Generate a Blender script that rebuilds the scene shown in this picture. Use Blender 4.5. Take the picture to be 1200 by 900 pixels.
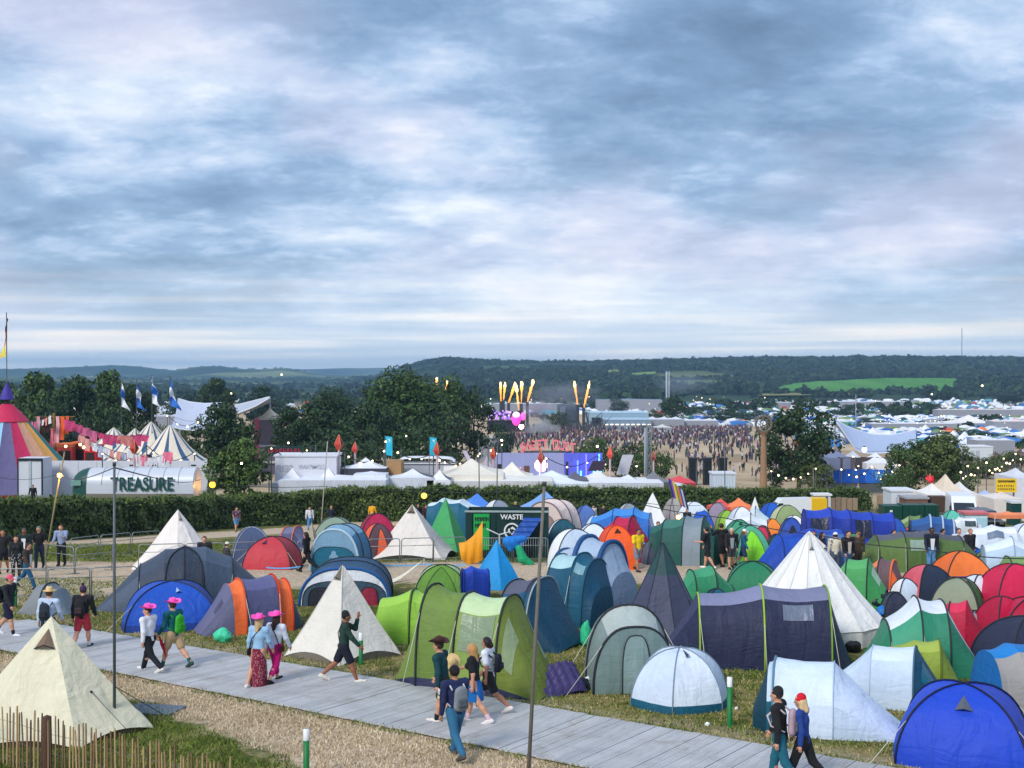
import bpy,bmesh,math,random,zlib
import numpy as np
from mathutils import Vector,Matrix,noise as mnoise
R=math.radians
PI=math.pi
sc=bpy.context.scene
for o in list(bpy.data.objects):bpy.data.objects.remove(o)
rng=np.random.default_rng(7)
random.seed(7)
# ---------------------------------------------------------------- camera
F=1470.0                     # focal length in photo pixels (photo 1200 x 900)
HZ=432.0                     # photo row of eye level
CAMZ=7.3
PITCH=math.atan((450-HZ)/F)
cam=bpy.data.cameras.new("camera")
cam.sensor_fit='HORIZONTAL';cam.sensor_width=36.0
cam.lens=36.0*F/1200.0
cam.clip_start=0.5;cam.clip_end=40000
camo=bpy.data.objects.new("camera",cam)
camo.location=(0,0,CAMZ)
camo.rotation_euler=(PI/2-PITCH,0,0)
sc.collection.objects.link(camo)
sc.camera=camo
# ---------------------------------------------------------------- sky, sun, exposure
SUN_EL,SUN_AZ=R(38),R(215)          # azimuth clockwise from +Y: behind the camera, to the left
world=bpy.data.worlds.new("World");sc.world=world;world.use_nodes=True
def build_world():
 nt=world.node_tree;N=nt.nodes;L=nt.links
 N.clear()
 def nd(t,**kw):
  n=N.new(t)
  for k,v in kw.items():setattr(n,k,v)
  return n
 def math_(op,a,b=None,c=None,clamp=False):
  n=nd('ShaderNodeMath',operation=op);n.use_clamp=clamp
  for i,v in enumerate((a,b,c)):
   if v is None:continue
   if isinstance(v,(int,float)):n.inputs[i].default_value=v
   else:L.new(v,n.inputs[i])
  return n.outputs[0]
 def ramp(v,pts,interp='LINEAR'):
  n=nd('ShaderNodeValToRGB');cr=n.color_ramp;cr.interpolation=interp
  while len(cr.elements)<len(pts):cr.elements.new(0.5)
  for e,(p,c) in zip(cr.elements,pts):
   e.position=p;e.color=(c[0],c[1],c[2],1) if hasattr(c,'__len__') else (c,c,c,1)
  L.new(v,n.inputs[0]);return n.outputs[0]
 def mix(f,a,b,mode='MIX'):
  n=nd('ShaderNodeMix',data_type='RGBA',blend_type=mode)
  if isinstance(f,(int,float)):n.inputs[0].default_value=f
  else:L.new(f,n.inputs[0])
  for i,v in ((6,a),(7,b)):
   if isinstance(v,tuple):n.inputs[i].default_value=(*v,1)
   else:L.new(v,n.inputs[i])
  return n.outputs[2]
 tc=nd('ShaderNodeTexCoord')
 sep=nd('ShaderNodeSeparateXYZ');L.new(tc.outputs['Generated'],sep.inputs[0])
 zc=math_('MAXIMUM',sep.outputs[2],0.0)
 den=math_('ADD',zc,0.27)
 u=math_('DIVIDE',sep.outputs[0],den);v=math_('DIVIDE',sep.outputs[1],den)
 cmb=nd('ShaderNodeCombineXYZ');L.new(u,cmb.inputs[0]);L.new(v,cmb.inputs[1])
 def noise(scale,detail,rough,off,dist=0.0,sx=1.0,sy=1.0):
  mp=nd('ShaderNodeMapping');mp.inputs['Location'].default_value=(*off,0)
  mp.inputs['Scale'].default_value=(sx,sy,1)
  L.new(cmb.outputs[0],mp.inputs[0])
  n=nd('ShaderNodeTexNoise');n.inputs['Scale'].default_value=scale
  n.inputs['Detail'].default_value=detail;n.inputs['Roughness'].default_value=rough
  n.inputs['Distortion'].default_value=dist
  L.new(mp.outputs[0],n.inputs['Vector']);return n.outputs[0]
 big=noise(1.0,5,0.52,CLOUD_OFF[0],0.2,0.85,1.0)
 mid=noise(4.0,10,0.64,CLOUD_OFF[1],0.2,0.85,1.0)
 fin=noise(12.0,6,0.6,CLOUD_OFF[2],0.1,0.8,1.0)
 s=math_('ADD',math_('MULTIPLY',big,0.84),math_('ADD',math_('MULTIPLY',mid,0.42),math_('MULTIPLY',fin,0.12)))
 bil=math_('ADD',math_('ABSOLUTE',math_('SUBTRACT',mid,0.5)),math_('MULTIPLY',math_('ABSOLUTE',math_('SUBTRACT',fin,0.5)),0.5))
 s=math_('SUBTRACT',math_('ADD',s,math_('MULTIPLY',bil,0.40)),0.226)
 big2=noise(1.0,5,0.52,(CLOUD_OFF[0][0],CLOUD_OFF[0][1]+0.10),0.2,0.85,1.0)
 mid2=noise(4.2,5,0.55,(CLOUD_OFF[1][0],CLOUD_OFF[1][1]+0.12),0.2,0.85,1.0)
 rel=math_('ADD',math_('MULTIPLY',math_('SUBTRACT',big2,big),0.8),math_('MULTIPLY',math_('SUBTRACT',mid2,mid),0.45))
 s=math_('ADD',s,rel)
 col=ramp(s,[(0.22,(0.10,0.17,0.28)),(0.36,(0.18,0.29,0.455)),(0.44,(0.26,0.39,0.58)),(0.50,(0.385,0.51,0.71)),(0.57,(0.54,0.64,0.80)),(0.65,(0.75,0.805,0.885)),(0.75,(0.95,0.95,0.94))])
 pk=ramp(noise(1.4,2,0.5,(3.1,7.7)),[(0.48,0.0),(0.64,0.42)])
 col=mix(pk,col,(0.66,0.60,0.74))
 hz=ramp(sep.outputs[2],[(0.0,1.0),(0.018,0.9),(0.045,0.5),(0.09,0.0)])
 sph=nd('ShaderNodeCombineXYZ')
 L.new(math_('DIVIDE',sep.outputs[0],math_('ADD',sep.outputs[1],2.0)),sph.inputs[0]);L.new(sep.outputs[2],sph.inputs[2])
 stm=nd('ShaderNodeMapping');stm.inputs['Scale'].default_value=(7.0,1.0,85.0);L.new(sph.outputs[0],stm.inputs[0])
 stn=nd('ShaderNodeTexNoise');stn.inputs['Scale'].default_value=1.0;stn.inputs['Detail'].default_value=5;stn.inputs['Distortion'].default_value=0.3
 L.new(stm.outputs[0],stn.inputs['Vector'])
 hcol=ramp(stn.outputs[0],[(0.36,(0.52,0.64,0.79)),(0.50,(0.64,0.74,0.85)),(0.59,(0.92,0.92,0.91)),(0.68,(1.18,1.06,0.94))])
 col=mix(hz,col,hcol)
 sky=nd('ShaderNodeTexSky',sky_type='NISHITA');sky.sun_disc=False
 sky.sun_elevation=SUN_EL;sky.sun_rotation=SUN_AZ
 sc10=nd('ShaderNodeVectorMath',operation='SCALE');L.new(col,sc10.inputs[0]);sc10.inputs[3].default_value=CLOUD_GAIN
 fin_col=mix(0.93,sky.outputs[0],sc10.outputs[0])
 bg=nd('ShaderNodeBackground');bg.inputs[1].default_value=0.1
 L.new(fin_col,bg.inputs[0])
 out=nd('ShaderNodeOutputWorld');L.new(bg.outputs[0],out.inputs[0])
CLOUD_OFF=[(2.3,11.1),(5.2,3.4),(0.7,3.3)]
CLOUD_GAIN=6.7
build_world()
sl=bpy.data.lights.new("sun",'SUN');sl.energy=1.5;sl.angle=R(16);sl.color=(1.0,0.95,0.88)
so=bpy.data.objects.new("sun",sl);sc.collection.objects.link(so)
sd=Vector((math.sin(SUN_AZ)*math.cos(SUN_EL),math.cos(SUN_AZ)*math.cos(SUN_EL),math.sin(SUN_EL)))
so.rotation_euler=sd.to_track_quat('Z','Y').to_euler();so.location=(-30,-40,60)
sc.view_settings.view_transform='Standard';sc.view_settings.look='None'
sc.view_settings.gamma=1.0;sc.view_settings.exposure=0.86
sc.render.engine='CYCLES'
sc.cycles.use_denoising=True
sc.cycles.max_bounces=6;sc.cycles.diffuse_bounces=3;sc.cycles.glossy_bounces=2
sc.cycles.transparent_max_bounces=8;sc.cycles.volume_bounces=0
sc.cycles.caustics_reflective=False;sc.cycles.caustics_refractive=False
# ---------------------------------------------------------------- land: one height function for everything
_Yt=np.array([-60,0,15,20,30,40,48,60,75,91,100,120,150,200,250,300,400,600,900,1200,1350,1500,1800,2200,2500,3000,4000,9000,16000],float)
_Dt=np.array([6.6,6.9,7.1,7.2,7.4,7.7,8.0,8.8,10.2,11.7,12.4,13.6,15.2,17.0,18.0,19.0,20.5,23.0,24.6,25.4,25.5,25.5,25.5,25.5,25.5,26,28,30,30],float)
_Yd=np.concatenate([np.arange(-60,400,1.0),np.arange(400,16001,20.0)])
_Dd=np.interp(_Yd,_Yt,_Dt)
_k=np.ones(9)/9
_Dn=_Dd[:460].copy();_Dn=np.convolve(np.pad(_Dn,4,mode='edge'),_k,'valid');_Dd[:460]=_Dn
RIDGE_PX=np.array([-2000,380,440,480,500,520,560,600,700,760,830,900,1000,1100,1200,3200],float)
RIDGE_Y=np.array([452,452,446,432,427,424.5,426.5,428,428,427,425,423.5,424,424,425,425],float)
def ridge_h(px):                          # crest height above the valley at 2300 m
 return (HZ -np.interp(px,RIDGE_PX,RIDGE_Y))/F*2300+25.5
def gz(X,Y):
 X=np.asarray(X,float);Y=np.asarray(Y,float)
 z=CAMZ -np.interp(Y,_Yd,_Dd)
 Ys=np.maximum(Y,50.0)
 px=600+F*X/Ys
 k=np.clip((Y -1150)/1150,0,1);k=k*k*(3-2*k)
 b=np.clip((Y -2500)/1600,0,1);b=b*b*(3-2*b)
 z=z +ridge_h(px)*k*(1-b)
 return z
def gzf(X,Y):return float(gz(X,Y))
_s=np.concatenate([np.arange(8,130,0.25),np.arange(130,3000,2.0),np.arange(3000,12000,20.0)])
def ray(px,py):
 rx=(px -600)/F;ru=-(py -450)/F
 return Vector((rx,math.cos(PITCH)+ru*math.sin(PITCH),-math.sin(PITCH)+ru*math.cos(PITCH)))
def G(px,py):
 """the ground point that lies at a photo pixel"""
 d=ray(px,py)
 Ys=_s*d.y;Xs=_s*d.x;Zs=CAMZ +_s*d.z
 below=np.nonzero(Zs<=gz(Xs,Ys))[0]
 i=below[0] if len(below) else len(_s)-1
 if i==0:s=_s[0]
 else:
  a,b=_s[i -1],_s[i]
  fa=CAMZ +a*d.z -gzf(a*d.x,a*d.y);fb=CAMZ +b*d.z -gzf(b*d.x,b*d.y)
  s=a +(b -a)*fa/(fa -fb) if fa!=fb else b
 return Vector((s*d.x,s*d.y,gzf(s*d.x,s*d.y)))
def at(px,py,Y):
 """the point at a photo pixel and a distance Y"""
 d=ray(px,py);s=Y/d.y
 return Vector((s*d.x,Y,CAMZ +s*d.z))
def onground(px,Y):
 X=(px -600)/F*Y
 return Vector((X,Y,gzf(X,Y)))
def zrow(py,Y):return at(600,py,Y).z
# ---------------------------------------------------------------- materials
def lin(c):
 c=c/255.0
 return c/12.92 if c<=0.04045 else ((c +0.055)/1.055)**2.4
def C(r,g,b):return (lin(r),lin(g),lin(b))
_mats={}
def newmat(name):
 m=bpy.data.materials.new(name);m.use_nodes=True
 nt=m.node_tree
 return m,nt,nt.nodes['Principled BSDF']
def link(nt,a,b):nt.links.new(a,b)
def _ramp(nt,v,pts):
 n=nt.nodes.new('ShaderNodeValToRGB');cr=n.color_ramp
 while len(cr.elements)<len(pts):cr.elements.new(0.5)
 for e,(p,c) in zip(cr.elements,pts):e.position=p;e.color=(*c,1) if hasattr(c,'__len__') else (c,c,c,1)
 nt.links.new(v,n.inputs[0]);return n.outputs[0]
def _noise(nt,vec,scale,detail=4,rough=0.55,dist=0.0,sc3=None):
 if sc3 is not None:
  mp=nt.nodes.new('ShaderNodeMapping');mp.inputs['Scale'].default_value=sc3
  nt.links.new(vec,mp.inputs[0]);vec=mp.outputs[0]
 n=nt.nodes.new('ShaderNodeTexNoise');n.inputs['Scale'].default_value=scale
 n.inputs['Detail'].default_value=detail;n.inputs['Roughness'].default_value=rough
 n.inputs['Distortion'].default_value=dist
 nt.links.new(vec,n.inputs['Vector']);return n.outputs[0]
def _mul(nt,col,fac):
 n=nt.nodes.new('ShaderNodeVectorMath');n.operation='SCALE'
 if isinstance(col,tuple):n.inputs[0].default_value=col
 else:nt.links.new(col,n.inputs[0])
 nt.links.new(fac,n.inputs[3]);return n.outputs[0]
def _mixc(nt,f,a,b):
 n=nt.nodes.new('ShaderNodeMix');n.data_type='RGBA'
 if isinstance(f,(int,float)):n.inputs[0].default_value=f
 else:nt.links.new(f,n.inputs[0])
 for i,v in ((6,a),(7,b)):
  if isinstance(v,tuple):n.inputs[i].default_value=(*v,1)
  else:nt.links.new(v,n.inputs[i])
 return n.outputs[2]
def _m(nt,op,a,b=None,clamp=False):
 n=nt.nodes.new('ShaderNodeMath');n.operation=op;n.use_clamp=clamp
 for i,v in enumerate((a,b)):
  if v is None:continue
  if isinstance(v,(int,float)):n.inputs[i].default_value=v
  else:nt.links.new(v,n.inputs[i])
 return n.outputs[0]
def fab(c,rough=0.62,wr=1.0):
 """tent cloth: even colour, faint mottling, creases running with the pull of the cloth"""
 key=('fab',c,rough,wr)
 if key in _mats:return _mats[key]
 m,nt,b=newmat("tent_cloth")
 tc=nt.nodes.new('ShaderNodeTexCoord')
 oi=nt.nodes.new('ShaderNodeObjectInfo')
 off=nt.nodes.new('ShaderNodeVectorMath');off.operation='SCALE'
 cx=nt.nodes.new('ShaderNodeCombineXYZ')
 for i in range(3):link(nt,oi.outputs['Random'],cx.inputs[i])
 link(nt,cx.outputs[0],off.inputs[0]);off.inputs[3].default_value=37.0
 ad=nt.nodes.new('ShaderNodeVectorMath');link(nt,tc.outputs['Object'],ad.inputs[0]);link(nt,off.outputs[0],ad.inputs[1])
 v=ad.outputs[0]
 n1=_noise(nt,v,1.3,5,0.6)
 f=_m(nt,'ADD',_m(nt,'MULTIPLY',n1,0.34),0.83)
 n5=_noise(nt,v,9.0,3,0.6)
 f=_m(nt,'MULTIPLY',f,_m(nt,'ADD',_m(nt,'MULTIPLY',n5,0.14),0.93))
 link(nt,_mul(nt,c,f),b.inputs['Base Color'])
 b.inputs['Roughness'].default_value=rough
 b.inputs['Specular IOR Level'].default_value=0.35
 n2=_noise(nt,v,1.5,3,0.5,1.1,(1.5,1.5,0.30))
 n3=_noise(nt,v,3.2,3,0.5,1.4,(0.5,0.5,1.6))
 h=_m(nt,'ADD',n2,_m(nt,'MULTIPLY',n3,0.30))
 bp=nt.nodes.new('ShaderNodeBump');bp.inputs['Strength'].default_value=0.66*wr;bp.inputs['Distance'].default_value=0.10
 link(nt,h,bp.inputs['Height']);link(nt,bp.outputs[0],b.inputs['Normal'])
 _mats[key]=m;return m
def pl(c,rough=0.55,metal=0.0,name="paint",var=0.25,sc=4.0,bump=0.0):
 """painted, plastic or metal surface with some wear"""
 key=('pl',c,rough,metal,name,var,sc,bump)
 if key in _mats:return _mats[key]
 m,nt,b=newmat(name)
 tc=nt.nodes.new('ShaderNodeTexCoord')
 n1=_noise(nt,tc.outputs['Object'],sc,5,0.65)
 f=_m(nt,'ADD',_m(nt,'MULTIPLY',n1,var*2),1.0-var)
 link(nt,_mul(nt,c,f),b.inputs['Base Color'])
 b.inputs['Roughness'].default_value=rough;b.inputs['Metallic'].default_value=metal
 b.inputs['Specular IOR Level'].default_value=0.35
 if bump:
  bp=nt.nodes.new('ShaderNodeBump');bp.inputs['Strength'].default_value=0.5;bp.inputs['Distance'].default_value=bump
  link(nt,_noise(nt,tc.outputs['Object'],sc*2.6,4,0.6,.8),bp.inputs['Height']);link(nt,bp.outputs[0],b.inputs['Normal'])
 _mats[key]=m;return m
def glow(c,s,name="lamp_glow"):
 key=('glow',c,s)
 if key in _mats:return _mats[key]
 m,nt,b=newmat(name)
 b.inputs['Base Color'].default_value=(*c,1)
 b.inputs['Emission Color'].default_value=(*c,1);b.inputs['Emission Strength'].default_value=s
 _mats[key]=m;return m
def leafm(c0,c1,name="leaves",rough=0.6):
 key=('leaf',c0,c1)
 if key in _mats:return _mats[key]
 m,nt,b=newmat(name)
 g=nt.nodes.new('ShaderNodeNewGeometry');tc=nt.nodes.new('ShaderNodeTexCoord')
 n=_noise(nt,tc.outputs['Object'],0.55,3,0.6)
 t=_m(nt,'ADD',_m(nt,'MULTIPLY',g.outputs['Random Per Island'],0.65),_m(nt,'MULTIPLY',n,0.55))
 link(nt,_ramp(nt,t,[(0.2,c0),(0.95,c1)]),b.inputs['Base Color'])
 b.inputs['Roughness'].default_value=rough;b.inputs['Specular IOR Level'].default_value=0.25
 _mats[key]=m;return m
# ---------------------------------------------------------------- mesh building
COL=sc.collection
class MB:
 def __init__(s):s.v=[];s.f=[];s.m=[]
 def vert(s,p):s.v.append(tuple(p));return len(s.v)-1
 def face(s,ids,m=0):s.f.append(tuple(ids));s.m.append(m)
 def grid(s,P,m=0,closed=False):
  """P: rows x cols x 3"""
  P=np.asarray(P);r,c=P.shape[:2];b=len(s.v)
  s.v.extend(map(tuple,P.reshape(-1,3)))
  for i in range(r -1):
   for j in range(c if closed else c -1):
    j2=(j +1) % c
    s.f.append((b +i*c +j,b +i*c +j2,b +(i +1)*c +j2,b +(i +1)*c +j));s.m.append(m)
  return s
 def poly(s,pts,m=0):
  b=len(s.v);s.v.extend(tuple(p) for p in pts);s.f.append(tuple(range(b,b +len(pts))));s.m.append(m);return s
 def box(s,x0,y0,z0,x1,y1,z1,m=0):
  b=len(s.v)
  s.v+=[(x0,y0,z0),(x1,y0,z0),(x1,y1,z0),(x0,y1,z0),(x0,y0,z1),(x1,y0,z1),(x1,y1,z1),(x0,y1,z1)]
  for q in ((0,3,2,1),(4,5,6,7),(0,1,5,4),(1,2,6,5),(2,3,7,6),(3,0,4,7)):
   s.f.append(tuple(b +i for i in q));s.m.append(m)
  return s
 def obox(s,c,ax,ay,az,m=0):
  """oriented box from centre and three half vectors"""
  c,ax,ay,az=map(Vector,(c,ax,ay,az));b=len(s.v)
  for k in (-1,1):
   for (i,j) in ((-1,-1),(1,-1),(1,1),(-1,1)):s.v.append(tuple(c +ax*i +ay*j +az*k))
  for q in ((0,3,2,1),(4,5,6,7),(0,1,5,4),(1,2,6,5),(2,3,7,6),(3,0,4,7)):
   s.f.append(tuple(b +i for i in q));s.m.append(m)
  return s
 def tube(s,pts,r,n=6,m=0,cap=True):
  pts=[Vector(p) for p in pts];rr=r if hasattr(r,'__len__') else [r]*len(pts)
  b=len(s.v);up=None
  for i,p in enumerate(pts):
   d=(pts[min(i +1,len(pts)-1)]-pts[max(i -1,0)])
   if d.length<1e-9:d=Vector((0,0,1))
   d.normalize()
   if up is None:
    a=Vector((0,0,1)) if abs(d.z)<0.9 else Vector((1,0,0))
    up=d.cross(a).normalized()
   up=(up -d*up.dot(d));up=up.normalized() if up.length>1e-6 else d.orthogonal().normalized()
   w=d.cross(up)
   for k in range(n):
    t=2*PI*k/n
    s.v.append(tuple(p +(up*math.cos(t)+w*math.sin(t))*rr[i]))
  for i in range(len(pts)-1):
   for k in range(n):
    k2=(k +1) % n
    s.f.append((b +i*n +k,b +i*n +k2,b +(i +1)*n +k2,b +(i +1)*n +k));s.m.append(m)
  if cap:
   s.f.append(tuple(b +k for k in reversed(range(n))));s.m.append(m)
   e=b +(len(pts)-1)*n
   s.f.append(tuple(e +k for k in range(n)));s.m.append(m)
  return s
 def lathe(s,prof,n=12,c=(0,0,0),m=0,sx=1.0,sy=1.0):
  """prof: (r, z) pairs"""
  P=[[(c[0]+r*sx*math.cos(2*PI*k/n),c[1]+r*sy*math.sin(2*PI*k/n),c[2]+z) for k in range(n)] for r,z in prof]
  return s.grid(P,m,closed=True)
 def ball(s,c,r,n=8,m=0):
  q=n // 2+1
  rx=r if hasattr(r,'__len__') else (r,r,r)
  P=[[(c[0]+rx[0]*math.sin(PI*i/(q -1))*math.cos(2*PI*k/n),c[1]+rx[1]*math.sin(PI*i/(q -1))*math.sin(2*PI*k/n),c[2]+rx[2]*math.cos(PI*i/(q -1))) for k in range(n)] for i in range(q)]
  return s.grid(P,m,closed=True)
 def build(s,name,mats,parent=None,smooth=False,loc=None):
  if not s.v:return None
  me=bpy.data.meshes.new(name);me.from_pydata(s.v,[],s.f)
  return mesh_obj(me,name,mats,parent,smooth,s.m,loc)
def mesh_obj(me,name,mats,parent=None,smooth=False,mi=None,loc=None):
 if not isinstance(mats,(list,tuple)):mats=[mats]
 for m in mats:me.materials.append(m)
 if mi is not None and len(mats)>1:me.polygons.foreach_set('material_index',mi)
 if smooth:me.polygons.foreach_set('use_smooth',[True]*len(me.polygons))
 me.update()
 o=bpy.data.objects.new(name,me);COL.objects.link(o)
 if parent is not None:o.parent=parent
 if loc is not None:o.location=loc
 return o
def np_mesh(name,V,Fq,mats,parent=None,smooth=False,mi=None):
 """V: n x 3, Fq: m x k (k = 3 or 4)"""
 V=np.asarray(V,np.float32);Fq=np.asarray(Fq,np.int32);k=Fq.shape[1]
 me=bpy.data.meshes.new(name)
 me.vertices.add(len(V));me.vertices.foreach_set('co',V.ravel())
 me.loops.add(Fq.size);me.loops.foreach_set('vertex_index',Fq.ravel())
 me.polygons.add(len(Fq));me.polygons.foreach_set('loop_start',np.arange(0,Fq.size,k,dtype=np.int32))
 me.update(calc_edges=True)
 return mesh_obj(me,name,mats,parent,smooth,mi)
def root(name,loc,rz=0.0,label=None,cat=None,group=None):
 o=bpy.data.objects.new(name,None);COL.objects.link(o)
 o.location=loc;o.rotation_euler=(0,0,rz);o.empty_display_size=0.3
 tag(o,label,cat,group);return o
def tag(o,label=None,cat=None,group=None,kind=None):
 if label:o['label']=label
 if cat:o['category']=cat
 if group:o['group']=group
 if kind:o['kind']=kind
 return o
def copy_tree(o,parent=None,loc=None,rz=None,label=None,scale=None):
 c=o.copy();COL.objects.link(c)
 if parent is not None:c.parent=parent
 if loc is not None:c.location=loc
 if rz is not None:c.rotation_euler=(0,0,rz)
 if scale is not None:c.scale=(scale,)*3 if not hasattr(scale,'__len__') else scale
 if label:c['label']=label
 for ch in KIDS.get(o,[]) or list(o.children):copy_tree(ch,c)
 return c
KIDS={}
def fbm(x,y,z=0.0,o=4):
 return mnoise.fractal((x,y,z),1.0,2.0,o)
# ---------------------------------------------------------------- the land
PATH_A=math.radians(-35.4)
PD=Vector((math.cos(PATH_A),math.sin(PATH_A),0));PN=Vector((-PD.y,PD.x,0))   # along / away from the camera
P0=Vector((-4.78,26.96,0))                                                        # a point on the near edge
PW=3.15
HEDGE=[(-46,46),(-29,67.5),(-25.5,80),(-21.5,95),(-14,103),(-6.3,105.5),(6,109),(20,114.5),(34,121)]
def land_mesh():
 ts=np.concatenate([np.linspace(-1.6,-0.5,30),np.linspace(-0.48,0.48,240),np.linspace(0.5,1.6,30)])
 Ys=np.concatenate([np.linspace(-14,60,75),np.linspace(61,130,70),np.linspace(133,500,90),np.geomspace(506,16000,170)])
 T,Y=np.meshgrid(ts,Ys)
 X=T*(Y +26)
 Z=gz(X,Y)
 n=np.zeros_like(X)
 far=np.clip((Y -1300)/800,0,1)
 idx=far>0
 for a,b in zip(*np.nonzero(idx)):
  n[a,b]=mnoise.noise((X[a,b]/420,Y[a,b]/420,0.3))*5+mnoise.noise((X[a,b]/130,Y[a,b]/130,4.3))*2
 Z=Z +n*far
 V=np.stack([X,Y,Z],-1).reshape(-1,3)
 r,c=X.shape
 i,j=np.meshgrid(np.arange(r -1),np.arange(c -1),indexing='ij')
 q=np.stack([i*c +j,i*c +j +1,(i +1)*c +j +1,(i +1)*c +j],-1).reshape(-1,4)
 m,nt,b=newmat("turf_and_straw")
 g=nt.nodes.new('ShaderNodeNewGeometry');pos=g.outputs['Position']
 sp=nt.nodes.new('ShaderNodeSeparateXYZ');link(nt,pos,sp.inputs[0]);x,y=sp.outputs[0],sp.outputs[1]
 M=lambda *a,**k:_m(nt,*a,**k)
 def step(v,a,bb):
  n_=nt.nodes.new('ShaderNodeMapRange');n_.interpolation_type='SMOOTHSTEP'
  link(nt,v,n_.inputs[0]);n_.inputs[1].default_value=a;n_.inputs[2].default_value=bb;return n_.outputs[0]
 nb=_noise(nt,pos,0.42,5,0.62,0.4)
 nm=_noise(nt,pos,1.7,5,0.65,0.6)
 nf=_noise(nt,pos,6.0,5,0.72,0.7)
 nv=_noise(nt,pos,30.0,3,0.7,0.8,(1.0,0.55,1.0))
 wob=M('ADD',M('MULTIPLY',M('SUBTRACT',nb,0.5),4.2),M('MULTIPLY',M('SUBTRACT',nm,0.5),2.2))
 green=_ramp(nt,nf,[(0.25,C(44,56,22)),(0.5,C(80,94,38)),(0.75,C(124,130,62))])
 parched=_ramp(nt,nf,[(0.25,C(104,92,54)),(0.5,C(150,136,88)),(0.75,C(190,176,124))])
 straw=_ramp(nt,nf,[(0.22,C(126,104,82)),(0.40,C(186,164,138)),(0.58,C(214,195,168)),(0.8,C(236,220,196))])
 lit=_ramp(nt,nv,[(0.30,0.55),(0.5,1.0),(0.7,1.30)])
 t_p=step(M('ADD',M('MULTIPLY',nb,0.6),M('MULTIPLY',nm,0.5)),0.49,0.66)
 col=_mixc(nt,t_p,green,parched)
 pv=M('ADD',M('MULTIPLY',M('SUBTRACT',x,P0.x),PN.x),M('MULTIPLY',M('SUBTRACT',y,P0.y),PN.y))
 pvw=M('ADD',pv,M('MULTIPLY',wob,0.55))
 pu=M('ADD',M('MULTIPLY',M('SUBTRACT',x,P0.x),PD.x),M('MULTIPLY',M('SUBTRACT',y,P0.y),PD.y))
 near_edge=M('ADD',pvw,M('MULTIPLY',M('MAXIMUM',pu,-4.5),0.22))
 s1=M('MULTIPLY',step(near_edge,-2.7,-1.5),M('SUBTRACT',1.0,step(pvw,0.6,2.0)))
 s2=M('MULTIPLY',step(pvw,PW -0.6,PW),M('SUBTRACT',1.0,step(pvw,PW +0.3,PW +1.2)))
 s2=M('MULTIPLY',s2,0.55)
 yw=M('ADD',y,wob)
 lo=M('ADD',47.5,M('MULTIPLY',M('MAXIMUM',M('SUBTRACT',-4.0,x),0.0),-0.42))
 l1=M('MULTIPLY',step(M('SUBTRACT',yw,lo),-1.5,0.2),M('SUBTRACT',1.0,step(yw,54.0,55.6)))
 hx,hy=HEDGE[1];kx,ky=HEDGE[4];hl=math.hypot(kx -hx,ky -hy);nx,ny=(ky -hy)/hl,-(kx -hx)/hl
 hv=M('ADD',M('MULTIPLY',M('SUBTRACT',x,hx),nx),M('MULTIPLY',M('SUBTRACT',y,hy),ny))
 hvw=M('ADD',hv,M('MULTIPLY',wob,0.4))
 l2=M('MULTIPLY',step(hvw,0.2,1.2),M('SUBTRACT',1.0,step(hvw,6.0,7.0)))
 l2=M('MULTIPLY',l2,step(y,52.0,56.0))
 st=M('MAXIMUM',M('MAXIMUM',s1,s2),M('MAXIMUM',l1,l2))
 col=_mixc(nt,st,col,straw)
 col=_mul(nt,col,lit)
 dust=_ramp(nt,_noise(nt,pos,0.05,6,0.65),[(0.3,C(146,126,100)),(0.5,C(186,165,136)),(0.7,C(206,186,156))])
 col=_mixc(nt,step(y,112,140),col,dust)
 wood=_ramp(nt,_noise(nt,pos,0.02,6,0.7),[(0.35,C(28,46,34)),(0.6,C(52,74,46)),(0.75,C(96,108,66))])
 col=_mixc(nt,step(y,700,1000),col,wood)
 vo=nt.nodes.new('ShaderNodeTexVoronoi');vo.inputs['Scale'].default_value=0.0042
 vm=nt.nodes.new('ShaderNodeMapping');vm.inputs['Scale'].default_value=(1,0.45,0);link(nt,pos,vm.inputs[0]);link(nt,vm.outputs[0],vo.inputs['Vector'])
 vs=nt.nodes.new('ShaderNodeSeparateColor');link(nt,vo.outputs['Color'],vs.inputs[0])
 fields=_ramp(nt,vs.outputs[0],[(0.0,C(34,56,38)),(0.45,C(40,64,42)),(0.55,C(78,104,54)),(0.75,C(112,122,70)),(0.92,C(150,140,92))])
 fcol=_mixc(nt,0.35,fields,wood)
 col=_mixc(nt,step(y,1150,1400),col,fcol)
 link(nt,col,b.inputs['Base Color'])
 b.inputs['Roughness'].default_value=0.95;b.inputs['Specular IOR Level'].default_value=0.1
 bp=nt.nodes.new('ShaderNodeBump');bp.inputs['Strength'].default_value=0.9;bp.inputs['Distance'].default_value=0.06
 link(nt,M('ADD',nf,M('MULTIPLY',nv,0.6)),bp.inputs['Height']);link(nt,bp.outputs[0],b.inputs['Normal'])
 o=np_mesh("ground",V,q,m,smooth=True);tag(o,kind='structure')
land_mesh()
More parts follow.
